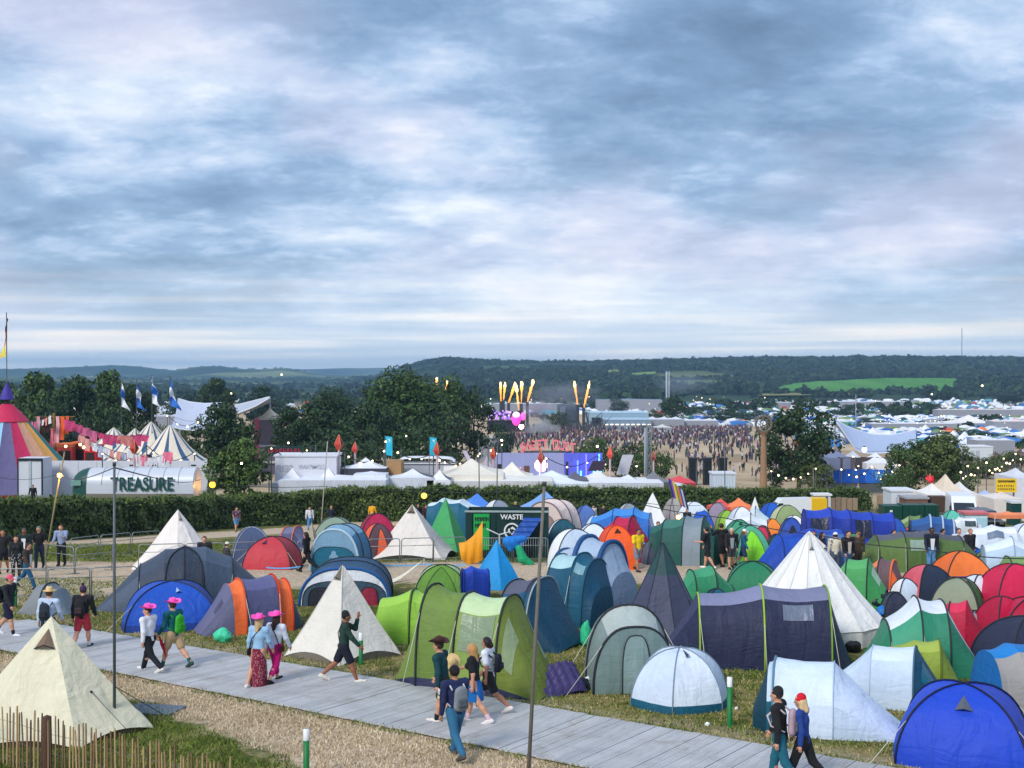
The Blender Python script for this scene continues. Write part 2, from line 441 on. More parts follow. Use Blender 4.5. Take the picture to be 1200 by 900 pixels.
# ---------------------------------------------------------------- far hills, real ridges with their own depth
def hill(name,px,rows,Y0,depth,m,lump=3.0,foot=30.0):
 xs=np.arange(px[0]-60,px[-1]+60.1,3.0)
 top=np.interp(xs,px,rows)
 vs=np.linspace(-1,1,15);rowsV=[]
 for v in vs:
  Y=Y0 +v*depth
  s=math.cos(v*PI/2)**1.3
  X=(xs -600)/F*Y
  zt=CAMZ +(HZ -top)/F*Y0
  base=CAMZ -foot
  nz=np.array([mnoise.noise((x/260,Y/260,1.7))*lump for x in X])
  e=np.clip(np.minimum(xs -xs[0],xs[-1]-xs)/60,0,1)
  rowsV.append(np.stack([X,np.full_like(X,Y),base +(zt -base +nz)*s*e],-1))
 P=np.array(rowsV)
 o=MB().grid(P).build(name,m,smooth=True);tag(o,kind='structure');return o
def hillmat(c0,c1,c2,s):
 m,nt,b=newmat("hill_land")
 g=nt.nodes.new('ShaderNodeNewGeometry')
 n=_noise(nt,g.outputs['Position'],s,6,0.65)
 vo=nt.nodes.new('ShaderNodeTexVoronoi');vo.inputs['Scale'].default_value=s*0.7;link(nt,g.outputs['Position'],vo.inputs['Vector'])
 vs=nt.nodes.new('ShaderNodeSeparateColor');link(nt,vo.outputs['Color'],vs.inputs[0])
 f=_ramp(nt,vs.outputs[0],[(0.5,c0),(0.62,c1),(0.85,c2)])
 w=_ramp(nt,n,[(0.42,1.0),(0.58,0.0)])
 link(nt,_mixc(nt,w,f,c0),b.inputs['Base Color']);b.inputs['Roughness'].default_value=1.0;b.inputs['Specular IOR Level'].default_value=0.05
 return m
HM=hillmat(C(34,58,40),C(70,96,60),C(120,130,84),0.006)
HM2=hillmat(C(30,50,44),C(48,72,54),C(90,106,76),0.004)
hill("hills",[-300,-60,20,60,100,130,150,175,200,230],[431,432,432.5,431,429.5,428,428.5,431,434,438],4600,500,HM,3.5)
hill("hills",[190,205,225,240,258,285,300,330,350,365],[438,434,430.5,429,429,432,432.5,431,433.5,438],4000,420,HM,3.5)
hill("hills",[20,150,190,260,340,400,440,520,600],[436,434,433,434.5,433,431.5,431,432,436],6200,500,HM2,4.0)
hill("hills",[600,660,740,800,860,950,1040,1100,1200,1500],[426,422.5,422.5,424,423.5,421,420.5,421,421,423],5900,600,HM2,5.0,20)
hill("hills",[-60,0,60,120,200,280,350,420,470],[447,443,444,443,446,445,444,443,449],2600,500,HM,2.5)
# the mown fields on the far slope
def field(px,y0,y1,c0,c1,stripe=0.0):
 rows=[]
 for k in range(7):
  f=k/6.0;r=[]
  for i,p in enumerate(np.linspace(0,1,29)):
   x=px[0]+(px[1]-px[0])*p
   ya=np.interp(p,np.linspace(0,1,len(y0)),y0);yb=np.interp(p,np.linspace(0,1,len(y1)),y1)
   g=G(x,yb +(ya -yb)*f);r.append((g.x,g.y,g.z +2.2))
  rows.append(r)
 m,nt,b=newmat("field_grass")
 g=nt.nodes.new('ShaderNodeNewGeometry')
 n=_noise(nt,g.outputs['Position'],0.02,5,0.6,0.0,(1.0,0.15,1.0))
 link(nt,_ramp(nt,n,[(0.35,c0),(0.65,c1)]),b.inputs['Base Color']);b.inputs['Roughness'].default_value=1.0
 b.inputs['Specular IOR Level'].default_value=0.05
 o=MB().grid(np.array(rows)).build("field",m,smooth=True);tag(o,kind='structure')
FIELDS=[((898,1126),(460,452,449,448,446,445,445,445,446),(461.5,461,461,461.2,461,461,461,460.5,459.5),C(70,126,50),C(94,150,66)),
   ((888,1020),(462.5,463,463),(466.5,466,466),C(118,122,74),C(140,140,92)),
   ((738,768),(439,438,437),(441.5,441,440),C(104,134,66),C(126,150,82)),
   ((710,726),(435.5,435,435),(439,439,438.5),C(120,134,76),C(140,150,92)),
   ((566,620),(430.5,430,430.5),(434,434,433),C(58,86,58),C(74,100,66))]
for f in FIELDS:field(*f)
# ---------------------------------------------------------------- woods on the far slope: crowns by the thousand, one mass
def scatter_blobs(name,pts,mats,sizes,squash=1.0):
 r=rng;n=len(pts);k=20;S=np.array(sizes)[:,None,None];P=np.array(pts)[:,None,:]
 d=r.normal(0,1,(n,k,3));d/=np.linalg.norm(d,axis=2,keepdims=True);d[...,2]=np.abs(d[...,2])*1.0-.25
 wid=r.uniform(.8,1.25,(n,1,1));c=P +d*S*np.concatenate([np.broadcast_to(wid,(n,k,2)),np.full((n,k,1),.85*squash)],2)*r.uniform(.55,1,(n,k,1));nr=d.reshape(-1,3)+r.normal(0,.45,(n*k,3));nr/=np.linalg.norm(nr,axis=1,keepdims=True)
 u=np.cross(nr,r.normal(0,1,nr.shape));u/=np.linalg.norm(u,axis=1,keepdims=True);v=np.cross(nr,u)
 s_=(np.broadcast_to(S,(n,k,1)).reshape(-1,1))*r.uniform(.30,.62,(n*k,1));c=c.reshape(-1,3)
 V=np.stack([c -u*s_,c +v*s_*.8,c +u*s_,c -v*s_*.8],1).reshape(-1,3)
 o=np_mesh(name,V,np.arange(4*n*k).reshape(-1,4),mats);tag(o,kind='stuff');return o
WOODM=leafm(C(12,26,22),C(54,78,46),"far_wood_leaves",0.9)
def infield(px,py):
 for f in FIELDS:
  if f[0][0]-2<px<f[0][1]+2:
   p=(px -f[0][0])/(f[0][1]-f[0][0])
   if np.interp(p,np.linspace(0,1,len(f[1])),f[1])-0.3<py<np.interp(p,np.linspace(0,1,len(f[2])),f[2])+2.6:return True
 return False
pts,sz=[],[]
while len(pts)<7200:
 px=rng.uniform(470,1480);Y=rng.uniform(1180,2480)
 if px<520 and Y<1700:continue
 X=(px -600)/F*Y
 z=gzf(X,Y);py=HZ -(z -CAMZ)/Y*F
 if infield(px,py):continue
 nz=mnoise.noise((X/170,Y/240,2.0))
 dens=0.25+1.5*nz
 if px>830:dens+=0.5
 if 480<px<620 and Y>2000:dens-=0.25
 if Y>2250:dens+=0.5
 if rng.random()>dens:continue
 s=rng.uniform(3.0,8.5)*(1.15 if px>1000 else 1)
 pts.append((X,Y,z +s*0.55));sz.append(s)
for yrow in np.linspace(1220,2400,9):            # hedgerows between the fields
 for px in np.arange(480,1450,1.8):
  Y=yrow +60*math.sin(px/60+yrow);X=(px -600)/F*Y;z=gzf(X,Y)
  if infield(px,HZ -(z -CAMZ)/Y*F) or rng.random()<0.25:continue
  s=rng.uniform(1.8,4.2);pts.append((X,Y,z +s*0.5));sz.append(s)
scatter_blobs("woodland",pts,WOODM,sz)
pts,sz=[],[]
for k in range(2000):                               # hedges and copses of the left-hand vale
 px=rng.uniform(-240,480);Y=rng.uniform(900,3600) if k % 3 else rng.uniform(2200,3400)
 X=(px -600)/F*Y
 if mnoise.noise((X/200,Y/300,9.0))<-0.12:continue
 s=rng.uniform(4,8);pts.append((X,Y,gzf(X,Y)+s*0.4));sz.append(s)
for px,row,Y0 in [(p,np.interp(p,[-40,20,60,100,130,150,175,200],[432,432.5,431,429.5,428,428.5,431,434]),4600) for p in np.arange(-20,200,1.7)]+ \
     [(p,np.interp(p,[205,225,240,258,285,300,330,350,365],[434,430.5,429,429,432,432.5,431,433.5,438]),4000) for p in np.arange(206,365,2.0)]:
 if rng.random()<0.45:continue
 q=at(px,row +1.0,Y0);s=rng.uniform(4,8);pts.append((q.x,q.y +rng.uniform(-40,40),q.z));sz.append(s)
scatter_blobs("woodland",pts,WOODM,sz)
# ---------------------------------------------------------------- the walkway: aluminium planks laid across the turf
def walkway():
 r0=root("walkway",(0,0,0));tag(r0,kind='structure')
 m,nt,b=newmat("aluminium_track")
 tc=nt.nodes.new('ShaderNodeTexCoord');oi=nt.nodes.new('ShaderNodeObjectInfo')
 g=nt.nodes.new('ShaderNodeNewGeometry')
 n=_noise(nt,g.outputs['Position'],1.1,6,0.7,0.4)
 n2=_noise(nt,tc.outputs['Object'],7.0,5,0.7,0.0,(3.0,0.35,1.0))
 f=_m(nt,'ADD',_m(nt,'MULTIPLY',n,0.42),_m(nt,'MULTIPLY',n2,0.42))
 base=_ramp(nt,f,[(0.26,C(150,152,154)),(0.42,C(184,185,186)),(0.6,C(202,202,202))])
 mud=_ramp(nt,_noise(nt,g.outputs['Position'],.55,7,.75,.8),[(.52,0.0),(.66,.5)])
 base=_mixc(nt,mud,base,C(140,128,112))
 vr=_m(nt,'ADD',_m(nt,'MULTIPLY',oi.outputs['Random'],0.14),0.93)
 link(nt,_mul(nt,base,vr),b.inputs['Base Color'])
 b.inputs['Roughness'].default_value=0.62;b.inputs['Metallic'].default_value=0.1
 bp=nt.nodes.new('ShaderNodeBump');bp.inputs['Strength'].default_value=0.35;bp.inputs['Distance'].default_value=0.01
 link(nt,n2,bp.inputs['Height']);link(nt,bp.outputs[0],b.inputs['Normal'])
 w=0.205
 bm=MB()                                           # plank profile with two shallow ribs
 prof=[(-w/2+.001,.02),(-w/2+.005,.05),(-w/6-.004,.05),(-w/6,.045),(-w/6+.004,.05),(w/6-.004,.05),(w/6,.045),(w/6+.004,.05),(w/2-.005,.05),(w/2-.001,.02)]
 bm.grid(np.array([[(x,yy,z) for x,z in prof] for yy in (0,PW)]))
 bm.poly([(x,0,z) for x,z in prof]);bm.poly([(x,PW,z) for x,z in reversed(prof)])
 me=None
 k=0
 u=-14.2
 while u<15.5:
  p=P0 +PD*u
  gap=0.012 if (k % 12)==0 else 0.0
  if me is None:
   o=bm.build("plank",m,r0);me=o.data
  else:
   o=bpy.data.objects.new("plank",me);COL.objects.link(o);o.parent=r0
  pc=p +PN*(PW/2)
  s=(gzf(*(p +PN*PW).xy)-gzf(*p.xy))/PW
  o.location=(p.x +rng.normal(0,.006),p.y +rng.normal(0,.006),gzf(p.x,p.y)+0.012+rng.normal(0,.003)+(0.006 if (k // 12) % 2 else 0))
  o.rotation_euler=(math.atan(s),0,PATH_A +rng.normal(0,.0012))
  u+=w +0.001+gap;k+=1
walkway()
# ---------------------------------------------------------------- grass blades where one can still see blades
def pathv(X,Y):return (X -P0.x)*PN.x +(Y -P0.y)*PN.y
def pathu(X,Y):return (X -P0.x)*PD.x +(Y -P0.y)*PD.y
def grass(name,poly_test,n,box,hh,cols,wd=0.012):
 x0,y0,x1,y1=box
 X=rng.uniform(x0,x1,n);Y=rng.uniform(y0,y1,n)
 k=poly_test(X,Y);X,Y=X[k],Y[k];n=len(X)
 Z=gz(X,Y)
 h=hh*rng.uniform(0.4,1.25,n);a=rng.uniform(0,2*PI,n);w=wd*rng.uniform(0.7,1.6,n)
 lx,ly=rng.normal(0,.55,n)*h,rng.normal(0,.55,n)*h
 dx,dy=np.cos(a)*w,np.sin(a)*w
 A=np.stack([X -dx,Y -dy,Z -.01],-1);B=np.stack([X +dx,Y +dy,Z -.01],-1);T=np.stack([X +lx,Y +ly,Z +h],-1)
 V=np.stack([A,B,T],1).reshape(-1,3)
 o=np_mesh(name,V,np.arange(3*n).reshape(-1,3),leafm(*cols,name="grass_blades",rough=0.8));tag(o,kind='stuff');return o
_nz=lambda X,Y,s,z:np.array([mnoise.noise((a*s,b*s,z)) for a,b in zip(X,Y)])
GREENS=(C(48,66,18),C(132,150,66));DRY=(C(120,106,58),C(206,192,140))
grass("grass",lambda X,Y:(pathv(X,Y)<-2.2-0.22*np.maximum(pathu(X,Y),-4.5)+0.9*_nz(X,Y,.9,1)) & (np.abs(X/Y)<.45),150000,(-12,14.5,6,30),0.085,GREENS,0.011)
grass("grass",lambda X,Y:(pathv(X,Y)>PW +.1+.25*_nz(X,Y,1.4,2)) & (pathv(X,Y)<PW +9) & (np.abs(X/Y)<.46) & (_nz(X,Y,.55,3)>-.28),190000,(-22,20,18,48),0.075,GREENS,0.013)
grass("dry_grass",lambda X,Y:(pathv(X,Y)>-2.1-.22*np.maximum(pathu(X,Y),-4.5)+.5*_nz(X,Y,1.1,4)) & (pathv(X,Y)<-.05) & (np.abs(X/Y)<.46),260000,(-15,18,8,36),0.06,(C(150,128,98),C(236,220,190)),0.012)
grass("grass",lambda X,Y:((np.abs(pathv(X,Y)+.10)<.13)|(np.abs(pathv(X,Y)-PW -.12)<.16)) & (_nz(X,Y,1.2,8)>-.25) & (np.abs(X/Y)<.46),260000,(-18,17,16,42),0.10,GREENS,0.012)
grass("dry_grass",lambda X,Y:(pathv(X,Y)>-1.2) & (pathv(X,Y)<PW +6) & ((pathv(X,Y)<0)|(pathv(X,Y)>PW)) & (np.abs(X/Y)<.46),150000,(-20,17,16,44),0.05,DRY,0.012)
grass("grass",lambda X,Y:(Y>54.6+.9*_nz(X,Y,.5,5)) & (np.abs(X/Y)<.46),90000,(-32,52,32,68),0.10,GREENS,0.02)
# ---------------------------------------------------------------- the air
def haze():
 m=bpy.data.materials.new("evening_haze");m.use_nodes=True;nt=m.node_tree;nt.nodes.clear()
 v=nt.nodes.new('ShaderNodeVolumePrincipled');v.inputs['Color'].default_value=(*HAZE_COL,1);v.inputs['Density'].default_value=HAZE_D
 v.inputs['Anisotropy'].default_value=0.0
 o=nt.nodes.new('ShaderNodeOutputMaterial');nt.links.new(v.outputs[0],o.inputs['Volume'])
 b=MB().box(-4800,-60,-62,4800,7000,62).build("haze",m);tag(b,kind='stuff')
 return b
HAZE_COL=(0.40,0.68,1.0);HAZE_D=1.5e-4
# ---------------------------------------------------------------- tents
DARK=C(38,42,48)
GUY=pl(C(205,205,190),0.7,name="guy_cord")
def fit(x0,x1,ytop,ybase,k,yaw):
 """size and place of a tent from the photo: left, right, top and nearest ground row; k = depth over length"""
 Yb=G((x0 +x1)/2,ybase).y
 yr=R(yaw);Y=Yb +1.0
 for _ in range(4):
  w=(x1 -x0)/F*Y
  Lm=w/(abs(math.cos(yr))+k*abs(math.sin(yr)))
  Y=Yb +0.5*(Lm*abs(math.sin(yr))+k*Lm*abs(math.cos(yr)))
 p=onground((x0 +x1)/2,Y)
 H=zrow(ytop,Y)-p.z
 return p,Lm,k*Lm,H
def tube_pts(o_name,pts,r,m,parent,n=5):return MB().tube(pts,r,n).build(o_name,m,parent,smooth=True)
SLOPE_DROP=0.12
def tunnel(label,x0,x1,ytop,ybase,yaw,k,prof,segs,pole=DARK,ub=0.30,ends=(None,None),windows=(),arches=(),guys=0,e=0.80,sag=0.045,skirt=None,sleeve=0.022,group=None,name="tunnel_tent",roofless=False):
 """prof: (a, w, h, pole?) along the axis, relative; segs: per bay (roof colour, near side colour, far side colour)"""
 p,L,D,H=fit(x0,x1,ytop,ybase,k,yaw)
 r0=root(name,p,R(yaw),label,"tent",group)
 a_=np.array([q[0] for q in prof])*L/2;w_=np.array([q[1] for q in prof])*D/2;h_=np.array([q[2] for q in prof])*H
 sd=(zlib.crc32(label.encode()) % 977)*0.37
 def S(a,u,off=0.0):
  a=min(max(a,a_[0]),a_[-1])
  i=min(max(int(np.searchsorted(a_,a))-1,0),len(a_)-2)
  t=(a -a_[i])/(a_[i +1]-a_[i])
  ww=w_[i]+(w_[i +1]-w_[i])*t;hh=h_[i]+(h_[i +1]-h_[i])*t
  sg=1-sag*math.sin(PI*t)*(0.4+0.6*math.sin(PI*u))
  ph=PI*u;c=math.cos(ph);s=max(math.sin(ph),0)
  y=-math.copysign(abs(c)**e,c)*ww*sg
  z=hh*s**e*sg
  z+=0.012*mnoise.noise((a*2.3+sd,u*7,1.0))+0.006*mnoise.noise((a*7+sd,u*19,2.0))
  if s<1e-6:z=-SLOPE_DROP
  nrm=Vector((0,-c,s)).normalized()
  return Vector((a,y,z))+nrm*off
 for i in range(len(prof)-1):
  cols=segs[i] if i<len(segs) else segs[-1]
  if cols is None:continue
  if not isinstance(cols[0],tuple):cols=(cols,cols,cols)
  if len(cols)==2:cols=(cols[0],cols[1],cols[1])
  aa=np.linspace(a_[i],a_[i +1],7)
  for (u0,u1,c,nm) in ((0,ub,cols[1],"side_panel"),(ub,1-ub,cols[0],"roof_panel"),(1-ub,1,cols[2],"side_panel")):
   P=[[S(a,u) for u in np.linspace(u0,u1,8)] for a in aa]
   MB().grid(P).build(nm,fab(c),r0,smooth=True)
  if skirt:
   P=[[S(a,u,.008) for u in np.linspace(0,0.022,3)] for a in aa]
   MB().grid(P).build("ground_skirt",fab(skirt),r0,smooth=True)
 for q,a in zip(prof,a_):
  if len(q)>3 and q[3]:
   c=q[4] if len(q)>4 else pole;rad=q[3] if not isinstance(q[3],bool) else sleeve
   tube_pts("pole_sleeve",[S(a,u,0.012) for u in np.linspace(0.0,1.0,25)],rad,pl(c,0.6),r0)
 for side,spec in zip((0,-1),ends):
  if spec is None:continue
  c,door=spec if isinstance(spec[0],tuple) else (spec,None)
  a=a_[side];sg=-1 if side==0 else 1
  ring=[S(a,u) for u in np.linspace(0,1,19)]
  cen=Vector((a +sg*0.10,0,h_[side]*0.45))
  mb=MB();b=mb.vert(cen);ids=[mb.vert(q) for q in ring]
  for i in range(18):mb.face((b,ids[i],ids[i +1]) if sg>0 else (b,ids[i +1],ids[i]))
  mb.face((b,ids[-1],ids[0]) if sg>0 else (b,ids[0],ids[-1]))
  mb.build("end_panel",fab(c),r0,smooth=True)
  if door:
   for (cy,hw,hh,dc) in door:
    pts=[]
    for u in np.linspace(0,1,15):
     c2=math.cos(PI*u)
     y=(cy -math.copysign(abs(c2)**0.6,c2)*hw)*w_[side];z=0.04+hh*h_[side]*max(math.sin(PI*u),0)**0.6
     t=1-min(1.0,max(abs(y)/max(w_[side],.01),z/max(h_[side],.01)))
     pts.append(Vector((a +sg*(0.03+0.13*t),y,z)))
    mb=MB();cc=sum(pts,Vector())/len(pts);b=mb.vert(cc +Vector((sg*0.03,0,0)));ids=[mb.vert(q) for q in pts]
    for i in range(len(pts)):mb.face((b,ids[i],ids[(i +1) % len(pts)]))
    d=mb.build("door",fab(dc),r0,smooth=True)
    tube_pts("door_zip",[q +Vector((sg*0.012,0,0)) for q in pts],0.012,pl(DARK),d,4)
 for (a0,a1,u0,u1,c) in windows:
  P=[[S(a*L/2,u,0.014) for u in np.linspace(u0,u1,6)] for a in np.linspace(a0,a1,6)]
  w=MB().grid(P).build("window",fab(c,0.35),r0,smooth=True)
 for (ac,ah,um,c,dc) in arches:
  pts=[S((ac +ah*math.cos(PI*t))*L/2,um*max(math.sin(PI*t),0)**0.8,0.03) for t in np.linspace(0,1,21)]
  pts=pts if um>0 else pts
  tube_pts("arch_pole",pts,sleeve,pl(c,0.6),r0)
  if dc:
   P=[[S((ac +ah*0.97*math.cos(PI*t))*L/2,um*max(math.sin(PI*t),0)**0.8*f,0.016) for f in np.linspace(0,1,7)] for t in np.linspace(0.03,0.97,15)]
   MB().grid(P).build("door",fab(dc),r0,smooth=True)
 rr=random.Random(sd)
 hoops=[a for q,a in zip(prof,a_) if len(q)>3 and q[3]] or [0]
 for g in range(guys):
  a=hoops[g % len(hoops)];sgn=-1 if (g // len(hoops)) % 2==0 else 1
  u=0.27 if sgn<0 else 0.73
  s0=S(a,u,0.02);e0=Vector((a +rr.uniform(-.25,.25),s0.y +sgn*rr.uniform(0.6,1.0),-0.02))
  gl=tube_pts("guy_line",[s0,(s0 +e0)/2-Vector((0,0,.01)),e0],0.008,GUY,r0,4)
 return r0,S,(L,D,H)
def dome(label,x0,x1,ytop,ybase,yaw,k,cols,n=4,pole=DARK,low=None,lowt=0.30,hood=None,vent=None,door=None,group=None,rexp=1.0,conc=0.06,guys=0,name="dome_tent",sleeve=0.02,bulge=0.0):
 """crossed-pole dome: n corners, one cloth panel between each pair of poles. Panel 0 faces the camera side at yaw 0"""
 rexp=max(rexp,.90)
 p,L,D,H=fit(x0,x1,ytop,ybase,k,yaw)
 r0=root(name,p,R(yaw),label,"tent",group)
 sd=(zlib.crc32(label.encode()) % 977)*0.37
 if n==4:B=[Vector((-L/2,-D/2,0)),Vector((L/2,-D/2,0)),Vector((L/2,D/2,0)),Vector((-L/2,D/2,0))]
 else:
  off=PI/n
  B=[Vector((L/2*math.cos(-PI/2+2*PI*i/n -off),D/2*math.sin(-PI/2+2*PI*i/n -off),0)) for i in range(n)]
 def S(i,s,t,off=0.0):
  """panel i, s across 0..1, t up 0..1"""
  b=B[i].lerp(B[(i +1) % n],s)
  b=b*(1+bulge*math.sin(PI*s))
  r=math.cos(t*PI/2)**rexp;z=H*math.sin(t*PI/2)
  q=1-conc*math.sin(PI*s)*math.sin(PI*min(t*1.05,1))
  P=Vector((b.x*r*q,b.y*r*q,z*(1-0.35*conc*math.sin(PI*s)*math.sin(PI*t))))
  P.z+=0.010*mnoise.noise((P.x*4+sd,P.y*4,t*6))
  if t<=0:P.z=-SLOPE_DROP
  nr=Vector((b.x,b.y,0));nr=nr.normalized()*r +Vector((0,0,1-r*.6));nr.normalize()
  return P +nr*off
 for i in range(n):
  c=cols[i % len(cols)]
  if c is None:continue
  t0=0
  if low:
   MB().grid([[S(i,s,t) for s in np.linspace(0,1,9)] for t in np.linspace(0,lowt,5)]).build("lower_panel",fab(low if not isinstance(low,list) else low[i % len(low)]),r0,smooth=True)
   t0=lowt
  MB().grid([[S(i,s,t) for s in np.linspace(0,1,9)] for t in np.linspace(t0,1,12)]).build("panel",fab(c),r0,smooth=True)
 if n % 2==0:
  for i in range(n // 2):
   pts=[S(i,0,t,.012) for t in np.linspace(0,1,13)]+[S(i +n // 2,0,t,.012) for t in np.linspace(1,0,13)][1:]
   tube_pts("pole_sleeve",pts,sleeve,pl(pole,0.6),r0)
 else:
  for i in range(n):tube_pts("pole_sleeve",[S(i,0,t,.012) for t in np.linspace(0,1,13)],sleeve,pl(pole,0.6),r0)
 if door:
  for (i,s0,s1,tt,dc) in door:
   P=[[S(i,s0 +(s1 -s0)*f,max(tt*math.sin(PI*f)**0.6*g,0.002),0.014) for f in np.linspace(0.02,0.98,15)] for g in np.linspace(0,1,7)]
   d=MB().grid(P).build("door",fab(dc),r0,smooth=True)
   tube_pts("door_zip",[S(i,s0 +(s1 -s0)*f,max(tt*math.sin(PI*f)**0.6,0.002),0.02) for f in np.linspace(0.02,0.98,15)],0.010,pl(DARK),d,4)
 if vent:
  for (i,s,t,sz,vc) in vent:
   a,b,c=S(i,s -sz/L,t,.03),S(i,s +sz/L,t,.03),S(i,s,t +sz*1.2/H,.02)
   mid=S(i,s,t,0.10)
   MB().poly([a,mid,c]).poly([mid,b,c]).build("vent_flap",fab(vc),r0)
 if hood:                                            # a porch: low hoop in front, cloth drawn down from the dome
  (i,reach,hf,hw,hc)=hood
  f=(B[i]+B[(i +1) % n])/2;fd=f.normalized();sdv=(B[(i +1) % n]-B[i]).normalized()
  tops=[S(i,s,0.62*math.sin(PI*s)**0.5 if 0<s<1 else 0.0,0.02) for s in np.linspace(0,1,13)]
  wid=(B[(i +1) % n]-B[i]).length/2*hw
  hp=[f +fd*reach +sdv*(-math.cos(PI*s))*wid +Vector((0,0,hf*H*max(math.sin(PI*s),0)**0.75)) for s in np.linspace(0,1,13)]
  MB().grid([[tops[j].lerp(hp[j],g)+Vector((0,0,-0.05*math.sin(PI*g)*math.sin(PI*j/12))) for j in range(13)] for g in np.linspace(0,1,5)]).build("porch",fab(hc),r0,smooth=True)
  tube_pts("porch_pole",hp,sleeve,pl(pole,0.6),r0)
 rr=random.Random(sd)
 for g in range(guys):
  i=g % n;s0=S(i,0,0.4,.02);d=Vector((s0.x,s0.y,0)).normalized();e0=s0 +d*rr.uniform(.9,1.3);e0.z=-0.02
  tube_pts("guy_line",[s0,e0],0.008,GUY,r0,4)
 return r0,S,(L,D,H)
def pyramid(label,x0,x1,ytop,ybase,n,yaw,c,k=1.0,scal=0.0,skirt=None,vent=None,cap=None,concave=0.05,cols=None,guys=0,door=None,wall=0.0,group=None,name="pyramid_tent",hang=None,seam=None,shave=0.0):
 p,L,D,H=fit(x0,x1,ytop,ybase,k*(1-shave),0)
 D=D/(1-shave)
 r0=root(name,p,0,label,"tent",group)
 sd=(zlib.crc32(label.encode()) % 977)*0.37
 B=[Vector((L/2*math.sin(R(yaw)+2*PI*i/n),-D/2*math.cos(R(yaw)+2*PI*i/n),0)) for i in range(n)]
 mx=max(abs(b.x) for b in B);B=[Vector((b.x*L/2/mx,b.y*L/2/mx,0)) for b in B]
 wz=wall*H
 def S(i,s,t,off=0.0):
  b=B[i].lerp(B[(i +1) % n],s)
  sc_=scal*H*(math.sin(PI*s)**0.9 if 0<s<1 else 0)
  t2=t
  r=(1-t)*(1-concave*math.sin(PI*min(t*1.1,1)))
  q=1-0.05*math.sin(PI*s)*(1-t)*math.sin(PI*min(1,t +0.12))
  z=wz +(H -wz)*t +sc_*(1-t)**4
  P=Vector((b.x*r*q,b.y*r*q,z))
  P+=Vector((b.x,b.y,0)).normalized()*(0.02*mnoise.noise((b.x*2.2+sd,b.y*2.2,t*3))*(1-t))
  nr=(Vector((b.x,b.y,0)).normalized()*0.8+Vector((0,0,0.55))).normalized()
  return P +nr*off
 tc_=cap[1] if cap else 1.0
 for i in range(n):
  cc=cols[i % len(cols)] if cols else c
  MB().grid([[S(i,s,t) for s in np.linspace(0,1,11)] for t in np.linspace(0,tc_,14)]).build("panel",fab(cc),r0,smooth=True)
  if cap:MB().grid([[S(i,s,t) for s in np.linspace(0,1,5)] for t in np.linspace(tc_,1,5)]).build("top_panel",fab(cap[0]),r0,smooth=True)
  if skirt or wall:
   MB().grid([[Vector((S(i,s,0).x*f,S(i,s,0).y*f,zz)) for s in np.linspace(0,1,11) for f,zz in [((0.985,S(i,s,0).z -0.002) if g==0 else (0.985 if wall else 0.94,-0.12))]] for g in (0,1)]).build("mud_wall" if skirt else "side_wall",fab(skirt or c),r0,smooth=True)
  if seam:tube_pts("seam",[S(i,0,t,0.004) for t in np.linspace(0.0,0.98,10)],0.012,fab(seam),r0,4)
  if wall==0:tube_pts("peg",[B[i]*1.005+Vector((0,0,.05)),B[i]*1.04+Vector((0,0,-.08))],0.012,pl(DARK),r0,4)
 if vent:
  for (i,t,sz,vc) in vent:
   a,b,c2=S(i,0.5-sz,t,.03),S(i,0.5+sz,t,.03),S(i,0.5,min(t +0.16,.99),.02)
   a,b=S(i,max(.5-sz,0),t,.03),S(i,min(.5+sz,1),t,.03)
   m1=S(i,.5,t,0.12)
   MB().poly([a,m1,c2]).poly([m1,b,c2]).build("vent_flap",fab(vc),r0)
   MB().tube([a,S(i,.5,t +.012,0.125),b],0.014,4).build("vent_wire",pl(DARK),r0)
 if door:
  (i,s0,s1,tt,dc)=door
  MB().grid([[S(i,0.5+(s -.5)*(1-0.5*g),tt*g,0.02) for s in np.linspace(s0,s1,7)] for g in np.linspace(0,1,8)]).build("door",fab(dc),r0,smooth=True)
 rr=random.Random(sd)
 for g in range(guys):
  i=g % n;s0=S(i,0.5 if g<n else 0.0,0.36,.01);d=Vector((s0.x,s0.y,0)).normalized();e0=d*(L/2*1.02+.1);e0.z=0
  tube_pts("guy_line",[s0,e0],0.008,pl(DARK),r0,4)
  MB().ball(s0,0.03,6).build("guy_patch",pl(DARK),r0)
 return r0,S,(L,D,H)
def gazebo(label,x0,x1,ytop,ybase,c,walls=(),eave=0.70,yaw=12,group=None,trim=None,name="gazebo",k=1.0):
 p,L,D,H=fit(x0,x1,ytop,ybase,k,yaw)
 r0=root(name,p,R(yaw),label,"gazebo",group)
 e=eave*H;cs=[(-L/2,-D/2),(L/2,-D/2),(L/2,D/2),(-L/2,D/2)]
 for i in range(4):
  a,b=Vector((*cs[i],e)),Vector((*cs[(i +1) % 4],e));ap=Vector((0,0,H))
  MB().grid([[(a.lerp(b,s)).lerp(ap,t)+Vector((0,0,-0.10*math.sin(PI*t))) for s in np.linspace(0,1,5)] for t in np.linspace(0,1,7)]).build("roof_panel",fab(c),r0,smooth=True)
  MB().grid([[a.lerp(b,s)+Vector((0,0,z)) for s in np.linspace(0,1,3)] for z in (-0.26,0.0)]).build("valance",fab(trim or c),r0)
  tube_pts("leg",[(cs[i][0]*.97,cs[i][1]*.97,-.1),(cs[i][0]*.97,cs[i][1]*.97,e)],0.03,pl(C(190,195,200),0.5),r0)
 for i,wc in walls:
  a,b=Vector((*cs[i],0))*.98,Vector((*cs[(i +1) % 4],0))*.98
  MB().grid([[a.lerp(b,s)+Vector((0,0,z)) for s in np.linspace(0,1,5)] for z in (-.05,e*.5,e -.02)]).build("side_wall",fab(wc),r0,smooth=True)
 return r0
